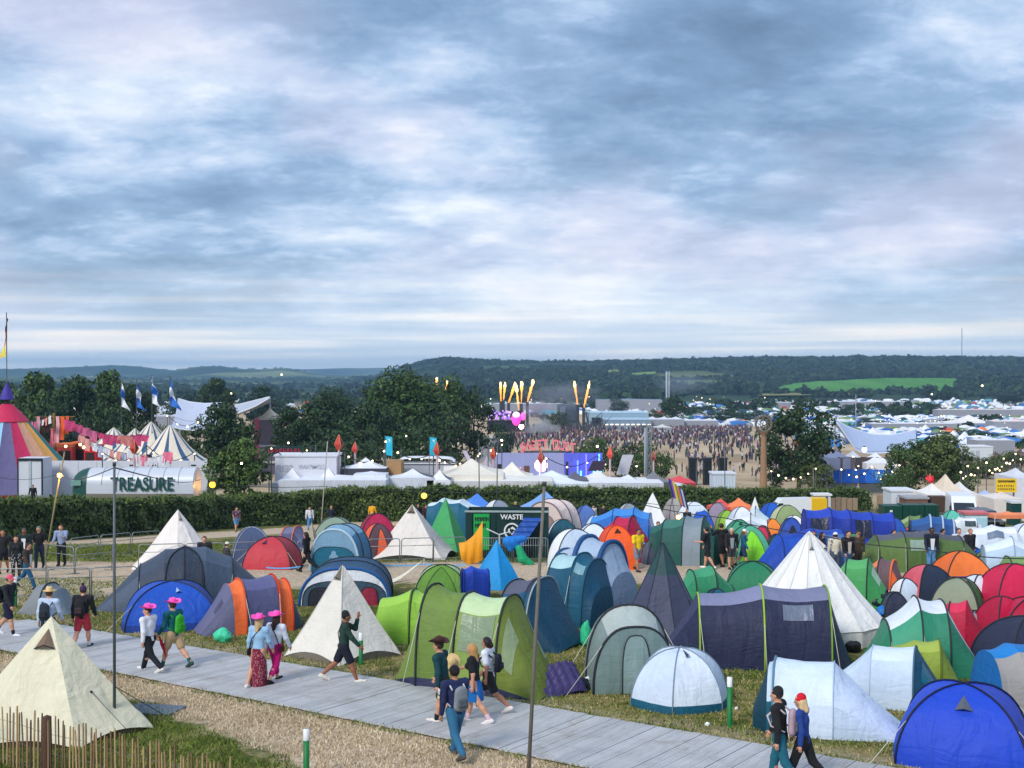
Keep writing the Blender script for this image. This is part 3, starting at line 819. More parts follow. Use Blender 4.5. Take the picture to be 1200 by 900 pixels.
# ---------------------------------------------------------------- the tents, front rows first
CREAM=C(222,220,190);OFFW=C(222,218,208);WHITE=C(232,234,238);PALEB=C(198,214,232)
SLATE=C(62,74,92);NAVY=C(36,42,66);LAV=C(112,116,146);TEAL=C(18,84,104);DTEAL=C(12,62,82)
ROYAL=C(18,70,168);BLUE2=C(28,88,190);CRIM=C(176,20,62);ORNG=C(236,112,52);LIME=C(140,184,62)
OLIVE=C(100,122,52);GRN=C(46,130,92);MGRN=C(72,156,92);GREY=C(138,146,154);DGRN=C(28,78,72)
pyramid("large cream tipi tent with brown vent hood behind the paling fence",-62,180,722,872,6,30,C(220,214,186),k=0.8,scal=0.07,skirt=C(104,88,70),vent=[(5,0.74,0.36,C(120,98,80)),(0,0.74,0.36,C(120,98,80))][:1],guys=2,concave=0.03,shave=0.3)
tunnel("small two-tone grey dome tent beside the lane barrier",20,93,683,722,-12,0.75,
  [(-1,.75,.02),(-.35,1,.92),(0.05,1,1,True),(.45,.96,.82),(1,.6,.02)],[C(128,134,138),C(128,134,138),C(104,116,124),C(116,130,140)],sag=.03)
tunnel("long dark slate tunnel tent with a big arched door, near the white bell tent",108,328,640,722,14,0.50,
  [(-1,.30,.02),(-.52,.90,.72,True),(-.24,1,.95),(-.02,1.05,1.0,True,C(30,36,44)),(.22,1,.97),(.52,.92,.78,True),(1.0,.55,.12)],
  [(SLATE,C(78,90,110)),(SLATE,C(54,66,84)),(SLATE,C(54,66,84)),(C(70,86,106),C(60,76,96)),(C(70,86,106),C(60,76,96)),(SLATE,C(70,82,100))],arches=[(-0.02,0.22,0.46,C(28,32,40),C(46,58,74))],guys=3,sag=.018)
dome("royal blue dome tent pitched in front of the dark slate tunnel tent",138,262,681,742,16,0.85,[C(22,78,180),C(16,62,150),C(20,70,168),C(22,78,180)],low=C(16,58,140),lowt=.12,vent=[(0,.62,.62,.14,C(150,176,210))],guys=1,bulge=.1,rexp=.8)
tunnel("purple-grey tunnel tent with two orange bands beside the walkway",222,356,676,748,28,0.62,
  [(-1.05,.62,.02),(-.42,.96,.90),(-.18,1.0,.97,.03,C(200,84,40)),(.50,1.0,1.0),(.54,1,1,.03,C(190,60,34)),(.80,.95,.90,.025,C(190,60,34)),(1.05,.7,.2)],
  [(C(100,100,130),C(84,86,116),C(84,86,116)),(ORNG,C(226,104,50)),(C(92,94,136),C(78,80,118)),(ORNG,ORNG),(ORNG,C(220,100,46)),(SLATE,SLATE)],windows=[(-.74,-.58,.33,.42,C(74,74,100))],guys=2)
pyramid("cream pyramid tent with a grey mud skirt, beside the walkway",332,470,662,778,4,4,C(220,216,206),k=0.85,scal=0.10,skirt=C(128,122,112),vent=[(3,.84,.30,C(112,104,92))],seam=C(200,198,190),shave=0.2,name="pyramid_tent")
tunnel("white-topped navy dome tent with a cream awning held on a stick",357,462,655,710,92,.8,[(-1,1,.97,.055,C(20,84,150)),(-.2,1,1,True),(.5,.96,.95,True),(1,.8,.4)],[(C(40,76,108),C(24,66,100))],ends=((C(222,228,236),[(0,.94,.66,C(60,84,104)),(-.55,.2,.5,C(150,40,66)),(.5,.3,.5,C(34,38,50))]),None))
tunnel("lime green tunnel tent left of the large olive tunnel tent",434,510,690,756,-10,0.8,
  [(-1,.7,.35),(-.75,.9,.80),(.35,1,1),(.42,1,1,True),(.95,.95,.92)],[(C(150,196,76),C(134,184,60))],ends=(None,(C(110,150,56),[(0,.6,.85,C(92,132,52))])),guys=0)
dome("green dome tent with pale bands behind the lime tunnel tent",487,548,662,702,0,0.8,[C(96,142,50),C(170,196,140),C(110,150,70),C(170,196,140)],door=[(0,.2,.8,.8,C(84,134,40))],bulge=.12,rexp=.7)
tunnel("royal blue pop-up toilet tent beside the cyan pyramid tent",540,574,663,704,10,0.9,[(-1,.9,.9,True),(-.3,1,1),(1,.9,.88,True)],[(C(20,66,178),C(16,54,156))],ends=((C(18,58,168),[(0,.75,.9,C(14,46,140))]),(C(18,58,168),None)),e=.45,pole=C(14,40,120))
pyramid("bright cyan narrow shelter tent with a tied top",552,612,632,692,6,10,C(14,140,208),k=.9,scal=.02,cap=(C(20,150,214),.82),concave=-0.12)
tunnel("large olive green tunnel tent with pale roof and windows beside the walkway",448,668,689,824,-27,0.44,
  [(-1.0,.42,.02),(-.56,1,1.0,.028),(-.08,.97,.95,.028),(.47,.97,.96,.028),(.98,.82,.03)],
  [(C(104,128,58),C(112,136,62),C(96,120,52)),(C(108,134,60),C(102,128,56)),(C(186,210,162),C(128,152,74)),(C(106,122,46),C(108,124,48),C(98,116,44))],
  windows=[(-.02,.41,.12,.29,C(126,144,116)),(.53,.66,.10,.36,C(132,150,112)),(.56,.80,.62,.72,C(140,158,120))],guys=4,skirt=C(48,54,84),pole=C(44,50,54),sag=.05)
tunnel("grey and dark teal dome tent behind the large olive tunnel tent",553,694,675,768,-30,0.85,
  [(-1.0,.7,.05),(-.40,1,.92,True),(.15,1,1),(.30,1,1.0,.026,C(150,170,176)),(1.0,.8,.05)],
  [(C(104,108,128),C(108,110,130)),(C(86,90,108),C(30,78,112)),(C(60,66,84),C(22,74,104)),(C(10,68,96),C(8,58,86))],ends=(None,None),guys=1)
tunnel("pale teal tunnel tent with dark teal sides behind the wooden pole",622,728,647,738,-34,0.95,
  [(-1,.85,.55),(-.55,1,.95,True,C(30,90,110)),(.25,1,1.0,True,C(30,90,110)),(.72,.96,.93,True,C(24,80,104)),(1.0,.90,.55)],
  [(C(160,196,206),C(150,188,200)),(C(166,202,208),C(16,78,106)),(C(18,84,112),C(18,84,112)),(C(14,74,104),C(14,70,100))],
  windows=[(.32,.64,.27,.36,C(116,158,172))],ends=((C(140,180,194),None),(C(10,70,98),None)),guys=2)
tunnel("grey-blue inflatable tent with thick blue air beams",640,752,629,732,-38,0.9,
  [(-1,.9,.80,.06,C(34,76,120)),(-.2,1,1,.08,C(30,78,130)),(.6,.98,.96,.08,C(30,78,130)),(1,.9,.60)],
  [(C(166,184,206),C(140,158,182)),(C(160,180,204),C(130,148,172)),(C(140,162,188),C(126,148,176)),(C(110,134,166),C(110,134,166))],
  windows=[(.02,.38,.10,.30,C(86,100,116))],ends=((C(120,136,156),[(0,.7,.8,C(100,116,136))]),(C(120,140,170),None)))
dome("small white and grey dome tent behind the inflatable tent",642,706,620,668,10,0.9,[C(186,204,222),WHITE,C(180,196,216),WHITE],bulge=.12,rexp=.8)
pyramid("navy tipi tent with a dark green top and pale window",716,838,634,760,8,10,C(66,72,96),k=.9,cap=(C(38,72,74),.68),concave=.04,skirt=C(40,46,66),door=(1,.30,.70,.42,C(60,66,88)),seam=C(44,48,66),shave=.25)
tunnel("grey-green dome tent with white door poles, facing the walkway",681,790,706,814,96,1.05,
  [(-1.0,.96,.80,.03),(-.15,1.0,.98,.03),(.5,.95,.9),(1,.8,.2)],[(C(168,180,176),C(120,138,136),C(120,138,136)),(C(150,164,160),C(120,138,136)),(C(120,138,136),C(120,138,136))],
  ends=((C(112,134,132),[(0,.34,.86,C(124,146,144))]),None),guys=4)
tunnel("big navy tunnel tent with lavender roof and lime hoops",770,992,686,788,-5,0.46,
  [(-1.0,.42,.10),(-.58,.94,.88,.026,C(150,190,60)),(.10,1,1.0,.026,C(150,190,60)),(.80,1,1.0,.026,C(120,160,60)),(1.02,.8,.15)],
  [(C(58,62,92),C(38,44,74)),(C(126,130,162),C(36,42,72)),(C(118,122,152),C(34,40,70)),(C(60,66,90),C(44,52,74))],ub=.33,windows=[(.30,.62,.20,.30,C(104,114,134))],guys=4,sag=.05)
dome("white dome tent with a teal base standing nearest the walkway",722,872,759,842,16,0.95,[C(214,226,240),C(196,212,230),C(204,216,232),C(214,226,240)],n=6,low=C(18,86,112),lowt=.10,pole=C(120,140,156),sleeve=.012,vent=[(0,.5,.72,.2,C(40,70,90))],rexp=.72,bulge=.08,guys=0)
pyramid("large white canvas bell tent",862,1036,622,757,16,6,C(230,230,226),k=1.0,wall=.17,concave=.05,vent=[(15,.80,.3,C(200,200,196)),(2,.80,.3,C(200,200,196))],name="bell_tent",seam=C(214,214,212),shave=.3)
tunnel("green dome tent in the gap left of the navy tunnel tent",790,862,663,712,8,.8,[(-1,.6,.3),(-.5,1,.9,True),(.25,1,1,True),(1,.6,.45,True)],[(C(60,148,106),C(44,132,92))])
dome("green dome tent half hidden by the bell tent's left edge",846,920,658,704,-12,.8,[C(30,120,84),C(40,132,92)],bulge=.1)
tunnel("pale blue tunnel tent with teal base at the walkway's end",876,1072,775,874,-16,0.55,
  [(-1.0,.35,.30),(-.80,.85,.92),(-.72,.96,1.0,.024,C(90,130,150)),(.05,1,.98,.014,C(180,200,220)),(.92,.80,.10)],
  [(DTEAL,DTEAL),(C(190,210,228),TEAL),(C(206,222,238),C(200,216,234)),(C(200,216,234),C(190,208,228))],skirt=None,ub=.14,sag=.03)
tunnel("pale blue tent with a dark teal open end, behind the walkway-end tent",970,1118,756,838,-22,0.6,
  [(-1,.7,.35),(-.3,1,.96,.014,C(180,200,220)),(.45,1,1,.024,C(60,100,120)),(.98,.78,.20)],[(C(196,214,232),C(190,206,226)),(C(206,220,236),C(190,208,226)),(C(16,76,104),C(14,68,96))],windows=[(.58,.82,.2,.42,C(20,100,122))],sag=.03)
dome("bright blue dome tent with a grey vent in the bottom right corner",1040,1222,801,912,-22,0.95,[C(22,66,190),C(20,60,180),C(18,56,170),C(24,72,200)],vent=[(0,.52,.56,.22,C(86,92,100))],low=None,pole=C(14,22,60),sleeve=.024,bulge=.12,rexp=.78,guys=3)
tunnel("green dome tent with a broad white top, right of the bell tent",1008,1154,700,798,-8,.85,
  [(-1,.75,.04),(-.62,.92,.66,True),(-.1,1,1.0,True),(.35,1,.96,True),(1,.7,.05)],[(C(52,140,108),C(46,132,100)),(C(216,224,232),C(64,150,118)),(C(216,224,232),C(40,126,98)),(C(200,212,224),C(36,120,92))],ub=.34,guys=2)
tunnel("small yellow-green tent between the green dome and the pale blue tents",1026,1130,749,812,-14,.7,[(-1,.8,.75,True,C(90,110,30)),(-.1,1,.96),(.5,.95,1,True,C(90,110,30)),(1,.7,.1)],[(C(150,170,66),C(128,150,46)),(C(160,178,76),C(132,152,50)),(C(120,142,50),C(116,138,48))])
tunnel("blue and grey striped tent cut by the right edge",1136,1268,754,858,8,.7,[(-1,.75,.15),(-.78,.95,.92),(-.3,1,1),(.6,1,1,True),(1,.8,.3)],[(C(16,96,160),C(16,96,160)),(C(28,124,196),C(150,148,146)),(C(24,116,188),C(160,158,156))],ub=.38,sag=.03)
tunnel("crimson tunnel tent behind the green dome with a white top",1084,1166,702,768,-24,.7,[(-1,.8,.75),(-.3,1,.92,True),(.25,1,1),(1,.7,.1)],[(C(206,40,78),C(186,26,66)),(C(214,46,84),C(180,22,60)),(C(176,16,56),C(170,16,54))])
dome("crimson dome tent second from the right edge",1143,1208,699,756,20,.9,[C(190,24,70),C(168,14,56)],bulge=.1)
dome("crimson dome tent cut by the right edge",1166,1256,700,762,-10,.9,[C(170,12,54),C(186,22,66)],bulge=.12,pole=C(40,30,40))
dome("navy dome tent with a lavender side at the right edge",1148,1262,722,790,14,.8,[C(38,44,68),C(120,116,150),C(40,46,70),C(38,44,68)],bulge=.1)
dome("khaki dome tent with a bright green door",1086,1160,677,730,-28,.95,[C(136,144,122),C(120,130,104)],door=[(1,.1,.8,.8,C(24,120,60))],bulge=.1,rexp=.8)
dome("white dome tent behind the khaki dome tent",1122,1174,674,722,12,.9,[C(216,224,234),C(204,214,226)],bulge=.12,rexp=.75)
dome("orange fly over a blue dome tent",1094,1160,646,696,5,.9,[C(236,120,54),C(226,108,46)],low=C(22,48,140),lowt=.30,rexp=1.1,conc=.12)
dome("pink and white striped dome tent with a navy door",1058,1118,662,708,14,.9,[C(36,48,70),C(206,90,104),C(214,222,230),C(206,90,104)],bulge=.12,rexp=.8)
dome("blue-sided grey dome tent beside the pink striped tent",1092,1134,658,692,0,.9,[C(70,96,120),C(40,70,110)],bulge=.1)
dome("crimson dome tent with a dark grey top, below the white awnings",1150,1228,661,728,6,.85,[C(206,30,76),C(190,24,66)],low=[C(206,30,76)],lowt=.72,bulge=.1,rexp=.75,hood=None)
dome("dark grey dome tent with a silver side at the right edge",1168,1240,681,726,-8,.9,[C(74,86,90),C(150,168,186)],bulge=.1)
tunnel("pair-hooped green tunnel tent right of the bell tent",970,1046,653,715,-22,.85,[(-1,.8,.6),(-.45,1,.95,True),(.35,1,1,True),(1,.85,.35,True)],[(C(96,172,104),C(74,156,92)),(C(86,168,100),C(64,150,84)),(C(70,158,90),C(60,146,84))],windows=[(.5,.8,.3,.5,C(150,190,160))])
tunnel("brown tent with orange trim behind the green tunnel tent",1006,1070,654,704,-30,.8,[(-1,.8,.7),(-.2,1,1,True),(.4,1,.95,.04,C(226,110,56)),(1,.8,.2,True)],[(C(230,130,86),C(120,90,96)),(C(104,80,88),C(98,76,84)),(C(110,84,92),C(226,110,56))])
tunnel("long olive tunnel tent with a grey roof beyond the lane",1000,1164,621,672,-4,.34,[(-1,.5,.35),(-.68,1,.86,True),(-.30,1,.96,True),(.10,1,1,True),(.52,1,.86,True),(1,.7,.06)],[(C(78,100,56),C(86,112,56)),(C(88,92,104),C(88,114,58)),(C(84,88,100),C(78,104,52)),(C(80,84,96),C(80,106,54)),(C(76,96,56),C(86,108,60))],ub=.34,windows=[(-.24,.04,.17,.30,C(140,162,148))],guys=4)
tunnel("royal blue tunnel tent behind the bell tent's peak",880,996,619,674,4,.5,[(-1,.45,.05),(-.45,.95,.86,True,C(16,40,100)),(.25,1,1,True,C(16,40,100)),(.85,1,.98,True,C(16,40,100)),(1,.9,.5)],[(C(24,72,176),C(22,66,164)),(C(22,66,168),C(26,74,176)),(C(26,70,170),C(70,102,160)),(C(22,62,156),C(22,62,156))],ub=.36)
pyramid("small sea-green pyramid tent among the royal blue tents",938,966,602,640,4,20,C(58,150,120),k=1.0)
tunnel("very long royal blue tunnel tent with four hoops",942,1046,595,652,-3,.45,[(-1,.9,.96,True,C(18,36,110)),(-.42,1,1,True,C(18,36,110)),(.0,1,.96,True,C(18,36,110)),(.5,1,.92,True,C(18,36,110)),(1,.95,.90,True,C(18,36,110))],[(C(36,68,178),C(24,50,150))],ends=((C(24,52,160),None),(C(24,52,160),None)),windows=[(-.9,-.5,.12,.30,C(30,36,60)),(.1,.45,.12,.3,C(30,36,60))])
dome("bright blue dome tent in front of the long blue tunnel tent",1001,1040,614,652,8,.9,[C(24,60,190),C(20,54,176)],bulge=.1)
dome("blue dome tent at the end of the long blue tunnel tent",1036,1062,607,640,0,.9,[C(36,84,176),C(24,64,150)],bulge=.1)
tunnel("steel blue family tent with pale stripes near the green wheelie skips",1064,1128,604,646,-14,.9,[(-1,.95,.84,True,C(40,60,90)),(-.2,1,1,.05,C(170,190,210)),(.3,1,.98,.05,C(170,190,210)),(.75,.95,.9,.05,C(170,190,210)),(1,.8,.6)],[(C(40,88,150),C(34,72,130))],ends=((C(38,84,148),[(0,.5,.8,C(28,62,116))]),None))
tunnel("olive tunnel tent with a pale roof near the green skips",1048,1092,603,636,-20,.8,[(-1,.8,.7),(-.2,1,.96,True),(.5,1,1,True),(1,.8,.4)],[(C(150,168,120),C(96,124,70)),(C(104,132,76),C(92,120,66))])
dome("coral pink dome top showing over the olive tunnel tent",1056,1082,618,640,0,.9,[C(230,104,116),C(220,96,108)],bulge=.1)
tunnel("white trailer tent with a dark window by the service road",1118,1150,606,634,-8,.8,[(-1,.9,.85),(-.6,1,1),(.6,1,.96),(1,.95,.7)],[(C(228,232,238),C(206,214,224))],windows=[(-.3,.7,.15,.32,C(60,76,80))],e=.5)
tunnel("white family tent with a long awning at the right edge",1122,1200,615,662,-6,.6,[(-1,.9,.6),(-.5,1,.9),(.1,1,1),(.7,1,.95),(1,.9,.7)],[(C(226,232,240),C(206,216,228))],windows=[(-.2,.3,.2,.32,C(110,126,150))],e=.6)
tunnel("pale blue-white tent with grey door, in front of the white awning tent",1150,1230,629,678,-12,.75,[(-1,.85,.75,True,C(140,160,180)),(-.1,1,1,True,C(140,160,180)),(1,.9,.6)],[(C(216,228,240),C(176,198,220))],ends=((C(150,176,190),None),None))
dome("white dome tent furthest right beside the orange market canopy",1180,1230,613,650,0,.8,[C(220,228,238),C(206,218,232)],bulge=.1)
tunnel("olive dome tent in front of the white tents at the right edge",1158,1250,650,690,-8,.7,[(-1,.7,.2),(-.5,1,.92,True),(.3,1,1,True),(1,.8,.4)],[(C(118,148,84),C(96,128,66))])
# middle distance, left and centre
pyramid("white canvas bell tent beside the lane barriers on the left",152,264,597,668,10,12,C(228,222,216),k=.9,concave=.06,scal=.02,vent=[(0,.82,.3,C(150,140,130))],name="bell_tent",shave=.35)
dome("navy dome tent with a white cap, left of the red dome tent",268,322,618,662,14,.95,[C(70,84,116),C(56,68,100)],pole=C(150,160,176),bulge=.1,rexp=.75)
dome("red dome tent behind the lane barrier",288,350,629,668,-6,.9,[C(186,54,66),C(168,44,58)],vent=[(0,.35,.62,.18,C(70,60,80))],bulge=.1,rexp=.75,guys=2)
tunnel("slate blue dome tent with orange piping by the red dome tent",316,366,616,656,-16,.9,[(-1,.8,.6),(-.3,1,.95,.03,C(222,110,70)),(.4,1,1,.03,C(222,110,70)),(1,.85,.5)],[(C(110,112,146),C(78,82,116))])
dome("sage green dome tent near the hedge-side lane",366,418,606,640,4,.9,[C(132,152,134),C(118,138,120)],bulge=.12,rexp=.75)
pyramid("tan fly sheet tent behind the walker in black",350,380,612,658,4,30,C(166,158,138),k=1)
tunnel("light blue tunnel tent with teal front and arched porch",366,438,613,672,76,1.1,[(-1,.98,.92,.05,C(170,196,214)),(-.4,1,1,True),(.5,1,.96,True),(1,.9,.7)],[(C(116,156,184),C(60,110,146))],ends=((C(112,152,180),[(0,.92,.60,C(20,96,124))]),None))
dome("crimson dome tent behind the orange and brown dome tent",416,468,602,648,10,.9,[C(170,24,72),C(150,16,60)],bulge=.1,rexp=.75)
dome("brown and orange dome tent beside the cream pyramid tent",421,464,614,656,20,.95,[C(92,66,76),C(232,100,56),C(100,72,80),C(232,100,56)],door=[(0,.35,.75,.7,C(226,98,60))],bulge=.1,rexp=.8)
pyramid("off-white pyramid tent with scalloped hem behind the barriers",432,534,591,656,4,38,C(220,214,206),k=.8,scal=.13,skirt=C(70,72,62),vent=[(3,.84,.3,C(120,106,84))],name="pyramid_tent",shave=.2)
pyramid("emerald green pyramid tent behind the off-white pyramid tent",492,552,583,648,4,28,C(60,160,92),k=.9,concave=.02)
tunnel("teal frame tent with a white roof behind the emerald pyramid tent",500,566,584,634,-10,.8,[(-1,.95,.88),(-.5,1,1),(.3,1,.98),(1,.95,.8)],[(C(206,222,230),C(22,96,122))],ends=((C(20,92,118),None),(C(20,92,118),None)),e=.5,ub=.36)
gazebo("blue gazebo behind the grey and white dome tent",532,586,578,624,C(76,132,216),walls=[(0,C(120,160,200)),(2,C(120,160,200))],eave=.62)
dome("grey dome tent with white stripes above the waste skip",560,606,586,632,24,.95,[C(138,148,164),C(210,214,218)],bulge=.12,rexp=.75)
gazebo("light blue gazebo with a blue side sheet beside the hedge",610,668,575,626,C(120,164,226),walls=[(3,C(20,92,190)),(2,C(170,190,210))],eave=.60)
tunnel("pinkish beige tunnel tent with a dusky brown window",613,688,584,642,58,1.15,[(-1,.98,.96,.04,C(120,104,106)),(-.2,1,1,True),(.6,1,.95,True),(1,.9,.5)],[(C(222,204,198),C(216,198,192))],ends=((C(214,196,190),[(0,.6,.72,C(150,124,128))]),None))
dome("dark teal dome tent with a white rim below the beige tunnel tent",640,680,609,648,0,.9,[C(18,78,98),C(206,214,220)],bulge=.12,rexp=.7)
dome("small steel blue dome tent right of the beige tunnel tent",670,702,592,626,10,.9,[C(84,116,184),C(66,96,160)],bulge=.12)
tunnel("sky blue tunnel tent with a rounded end at the hedge side",690,772,594,640,-14,.55,[(-1,.85,.7),(-.3,1,.96,True,C(20,60,120)),(.35,1,1,True,C(20,60,120)),(.85,.92,.86,True,C(20,60,120)),(1,.8,.4)],[(C(64,136,212),C(34,104,190))],ends=((C(40,110,190),None),(C(34,100,180),None)))
tunnel("crimson tunnel tent behind the orange dome tent",700,768,604,660,-24,.8,[(-1,.85,.7),(-.4,1,.96,True),(.3,1,1,True),(1,.85,.45,True)],[(C(178,24,72),C(156,18,60)),(C(182,28,76),C(160,18,62)),(C(170,18,66),C(150,14,56))],ends=(None,(C(156,14,58),None)))
dome("orange dome tent with a black triangular vent",698,746,616,668,6,.95,[C(242,96,34),C(220,80,30)],vent=[(0,.5,.66,.24,C(40,30,30))],bulge=.14,rexp=.62,pole=C(200,60,20))
dome("white dome tent left of the orange dome tent",673,718,614,660,0,.9,[C(216,226,238),C(196,208,224)],bulge=.12,rexp=.75)
pyramid("white pagoda tent by the hedge beside the grey dome tent",740,790,577,622,4,40,C(232,232,232),k=.9,concave=.10)
dome("grey-brown dome tent next to the white pagoda tent",774,808,583,620,0,.95,[C(160,154,152),C(146,140,140)],n=6,bulge=.05,rexp=.8)
dome("white and pale blue dome tent beyond the dark green tent",792,834,588,626,10,.9,[C(210,222,234),C(226,230,236)],bulge=.12,rexp=.75)
dome("mauve-sided white dome tent beyond the dark green tent",826,856,589,622,-12,.9,[C(140,128,150),C(220,222,228)],bulge=.12,rexp=.8)
tunnel("big dark green dome tent with a grey middle panel",757,848,604,664,-18,.8,[(-1,.85,.75),(-.6,1,.9,True,C(18,40,40)),(.05,1,1,True,C(18,40,40)),(.62,1,.98,True,C(18,40,40)),(1,.85,.7)],[(C(40,96,86),C(22,72,66)),(C(60,116,104),C(26,84,76)),(C(124,138,148),C(128,142,152)),(C(32,84,76),C(28,76,70))],ends=((C(22,70,64),None),(C(26,76,70),None)))
gazebo("coral red gazebo by the hedge",830,860,584,612,C(222,88,84),eave=.66)
gazebo("orange gazebo by the hedge",850,882,583,612,C(240,130,80),walls=[(0,C(226,90,40))],eave=.66,yaw=-10)
dome("white tent with a navy window stripe among the green domes",852,886,594,628,6,.9,[C(222,228,236),C(200,210,224)],bulge=.1)
tunnel("white tent with teal front behind the jade dome tents",848,902,602,640,-10,.8,[(-1,.9,.8),(.2,1,1,True),(1,.9,.8,True)],[(C(216,224,232),C(190,204,216))],ends=(None,(C(34,118,160),None)))
dome("jade green dome tent in the middle of the site",848,886,609,652,0,.9,[C(64,152,116),C(50,132,100)],bulge=.1,vent=[(0,.5,.68,.2,C(26,60,50))])
dome("jade green tunnel tent with a lime green oval door",854,902,616,664,8,.9,[C(84,168,136),C(70,150,120)],door=[(0,.12,.85,.72,C(136,226,52))],bulge=.12,rexp=.7)
dome("crimson side tent joined beside the jade tents",880,908,616,652,-20,.9,[C(186,30,74),C(170,24,64)],bulge=.1)
dome("small orange tent beside the royal blue tunnel tent",895,916,608,632,0,.9,[C(240,136,52),C(226,120,44)],bulge=.1)
tunnel("white and light blue tent behind the small orange tent",868,904,593,628,-16,.8,[(-1,.85,.7),(0,1,1,True),(1,.9,.6)],[(C(196,216,228),C(206,218,228))])
dome("olive and cream dome tent in front of the white van",903,942,592,630,0,.9,[C(136,154,106),C(190,196,150)],bulge=.14,rexp=.7)
dome("blue dome tent left of the olive and cream dome tent",888,920,589,622,12,.9,[C(30,92,196),C(24,78,176)],bulge=.1)
pyramid("small white pyramid tent by the hedge end",874,896,582,614,4,40,C(230,232,234),k=1)
tunnel("navy low tent in front of the royal blue tunnel tent",892,932,645,668,-18,.6,[(-1,.6,.2),(0,1,1,.03,C(190,220,160)),(1,.7,.2)],[(C(38,62,108),C(30,50,90))])
dome("blue dome tent with a dark doorway behind the royal blue tunnel tent",910,946,607,646,-8,.9,[C(36,76,168),C(30,66,150)],door=[(0,.3,.75,.6,C(14,20,36))],bulge=.12)
dome("teal and navy dome tent behind the walkers in black",842,866,624,660,0,.9,[C(30,90,90),C(26,76,80)],bulge=.1)
dome("pale mint dome tent near the white awnings",1104,1128,598,624,0,.9,[C(96,190,170),C(80,170,150)],bulge=.1)
dome("sea-green dome tent beside the long olive tunnel tent",984,1016,625,662,0,.9,[C(66,128,96),C(56,112,84)],bulge=.1)
# smaller domes packed into the gaps
for lab_,x0,x1,yt,yb,yw,c1,c2 in [
 ("low slate dome tent squeezed between the crimson and big dark green tents",752,790,630,662,10,SLATE,C(90,100,116)),("low teal dome tent in front of the sky blue tunnel tent",716,748,603,634,0,TEAL,C(60,130,150)),
 ("low white dome tent left of the crimson tunnel tent",684,712,604,636,12,WHITE,PALEB),("small navy dome tent before the beige tunnel tent's right side",690,716,621,650,0,NAVY,LAV),
 ("low grey dome tent at the hedge beside the white pagoda tent",722,752,590,618,8,GREY,C(170,176,182)),("low blue dome tent behind the white pagoda tent",808,836,597,626,0,BLUE2,ROYAL),
 ("small lime dome tent beside the mauve-sided tent",840,864,598,624,0,LIME,C(120,160,60)),("low white dome tent in front of the olive and cream dome",916,946,604,632,10,WHITE,PALEB),
 ("low teal dome tent left of the royal blue tunnel tent",896,926,626,658,-8,DGRN,TEAL),("small red dome tent between the blue tents behind the bell tent",968,992,632,656,0,CRIM,C(196,60,50)),
 ("low pale blue dome tent right of the pink striped tent",1046,1078,678,708,10,PALEB,WHITE),("low navy dome tent below the brown and orange-trimmed tent",1034,1066,694,724,-6,NAVY,SLATE),
 ("low green dome tent right of the bell tent's foot",1040,1080,716,752,8,GRN,MGRN),("low grey dome tent between the crimson tents at the right",1128,1160,716,750,0,GREY,C(110,120,130)),
 ("low blue dome tent in front of the white awning tents",1120,1156,640,668,6,BLUE2,ROYAL),("low olive dome tent at the end of the long olive tunnel tent",1140,1172,646,674,-10,OLIVE,C(120,140,80)),
 ("low cream dome tent beside the white trailer tent",1096,1124,614,642,0,CREAM,OFFW),("low purple-grey dome tent in front of the steel blue family tent",1058,1090,622,652,8,LAV,SLATE),
 ("low white dome tent between the long blue and olive tunnel tents",1010,1042,634,660,-6,WHITE,GREY),("low teal dome tent right of the navy tipi tent",826,856,690,718,4,TEAL,DTEAL),
 ("small grey dome tent behind the grey-blue inflatable tent",700,730,640,668,0,C(120,134,150),PALEB),("low blue-grey dome tent at the right edge above the crimson tents",1176,1214,640,668,0,C(100,124,160),PALEB)]:
 dome(lab_,x0,x1,yt,yb,yw,.9,[c1,c2],bulge=.1)
# awning of the white-topped dome, its pole, and loose things lying between the tents
def awning():
 p=G(400,690);a=at(395,676,p.y);b=at(497,655,p.y +3.2);c=at(405,683,p.y -.6)
 r0=root("awning",(p.x,p.y,p.z),0,"cream awning sheet stretched from the white-topped navy dome to a thin pole","awning")
 o=Vector((p.x,p.y,p.z));P=[]
 for t in np.linspace(0,1,11):
  q0=a.lerp(b,t);q1=c.lerp(b,t)
  P.append([q0.lerp(q1,s)-o +Vector((0,0,-.55*math.sin(PI*t)-.12*math.sin(PI*s)*(1-t))) for s in np.linspace(0,1,6)])
 MB().grid(P).build("sheet",fab(C(220,216,196)),r0,smooth=True)
 gp=G(487,694);tube_pts("pole",[b -o,Vector((gp.x,b.y,gzf(gp.x,b.y)))-o],.02,pl(C(200,200,190)),r0)
awning()
def bag(label,px,py,w,h,c,d=None,name="carrier_bag",cat="bag"):
 p=G(px,py);s=p.y/F;W,H=w*s/2,h*s
 bm=bmesh.new();bmesh.ops.create_icosphere(bm,subdivisions=3,radius=1.0)
 sd=px*.13
 for v in bm.verts:
  d0=v.co.copy();f=1+.30*mnoise.noise(d0*1.7+Vector((sd,0,0)))+.16*mnoise.noise(d0*5+Vector((0,sd,0)))
  v.co=Vector((d0.x*W*f,d0.y*(d or W*.8)*f,max(d0.z,-.75)*H*.55*f +H*.42))
 me=bpy.data.meshes.new(name);bm.to_mesh(me);bm.free()
 o=mesh_obj(me,name,fab(c,.4),smooth=True,loc=p);tag(o,label,cat);return o
bag("crumpled mint green carrier bag on the grass by the purple and orange tent",261,752,21,16,C(70,206,160))
bag("mint green carrier bag hanging by the grey and dark teal dome tent",686,757,13,30,C(54,196,140))
bag("white plastic bag beside the rolled-up airbed",689,806,14,14,C(226,230,234))
bag("dark dry bag lying beside the airbed",678,808,24,16,C(28,40,56))
bag("white crushed cup lying on the grass near the walkway",829,851,6,5,C(232,234,236),name="cup",cat="cup")
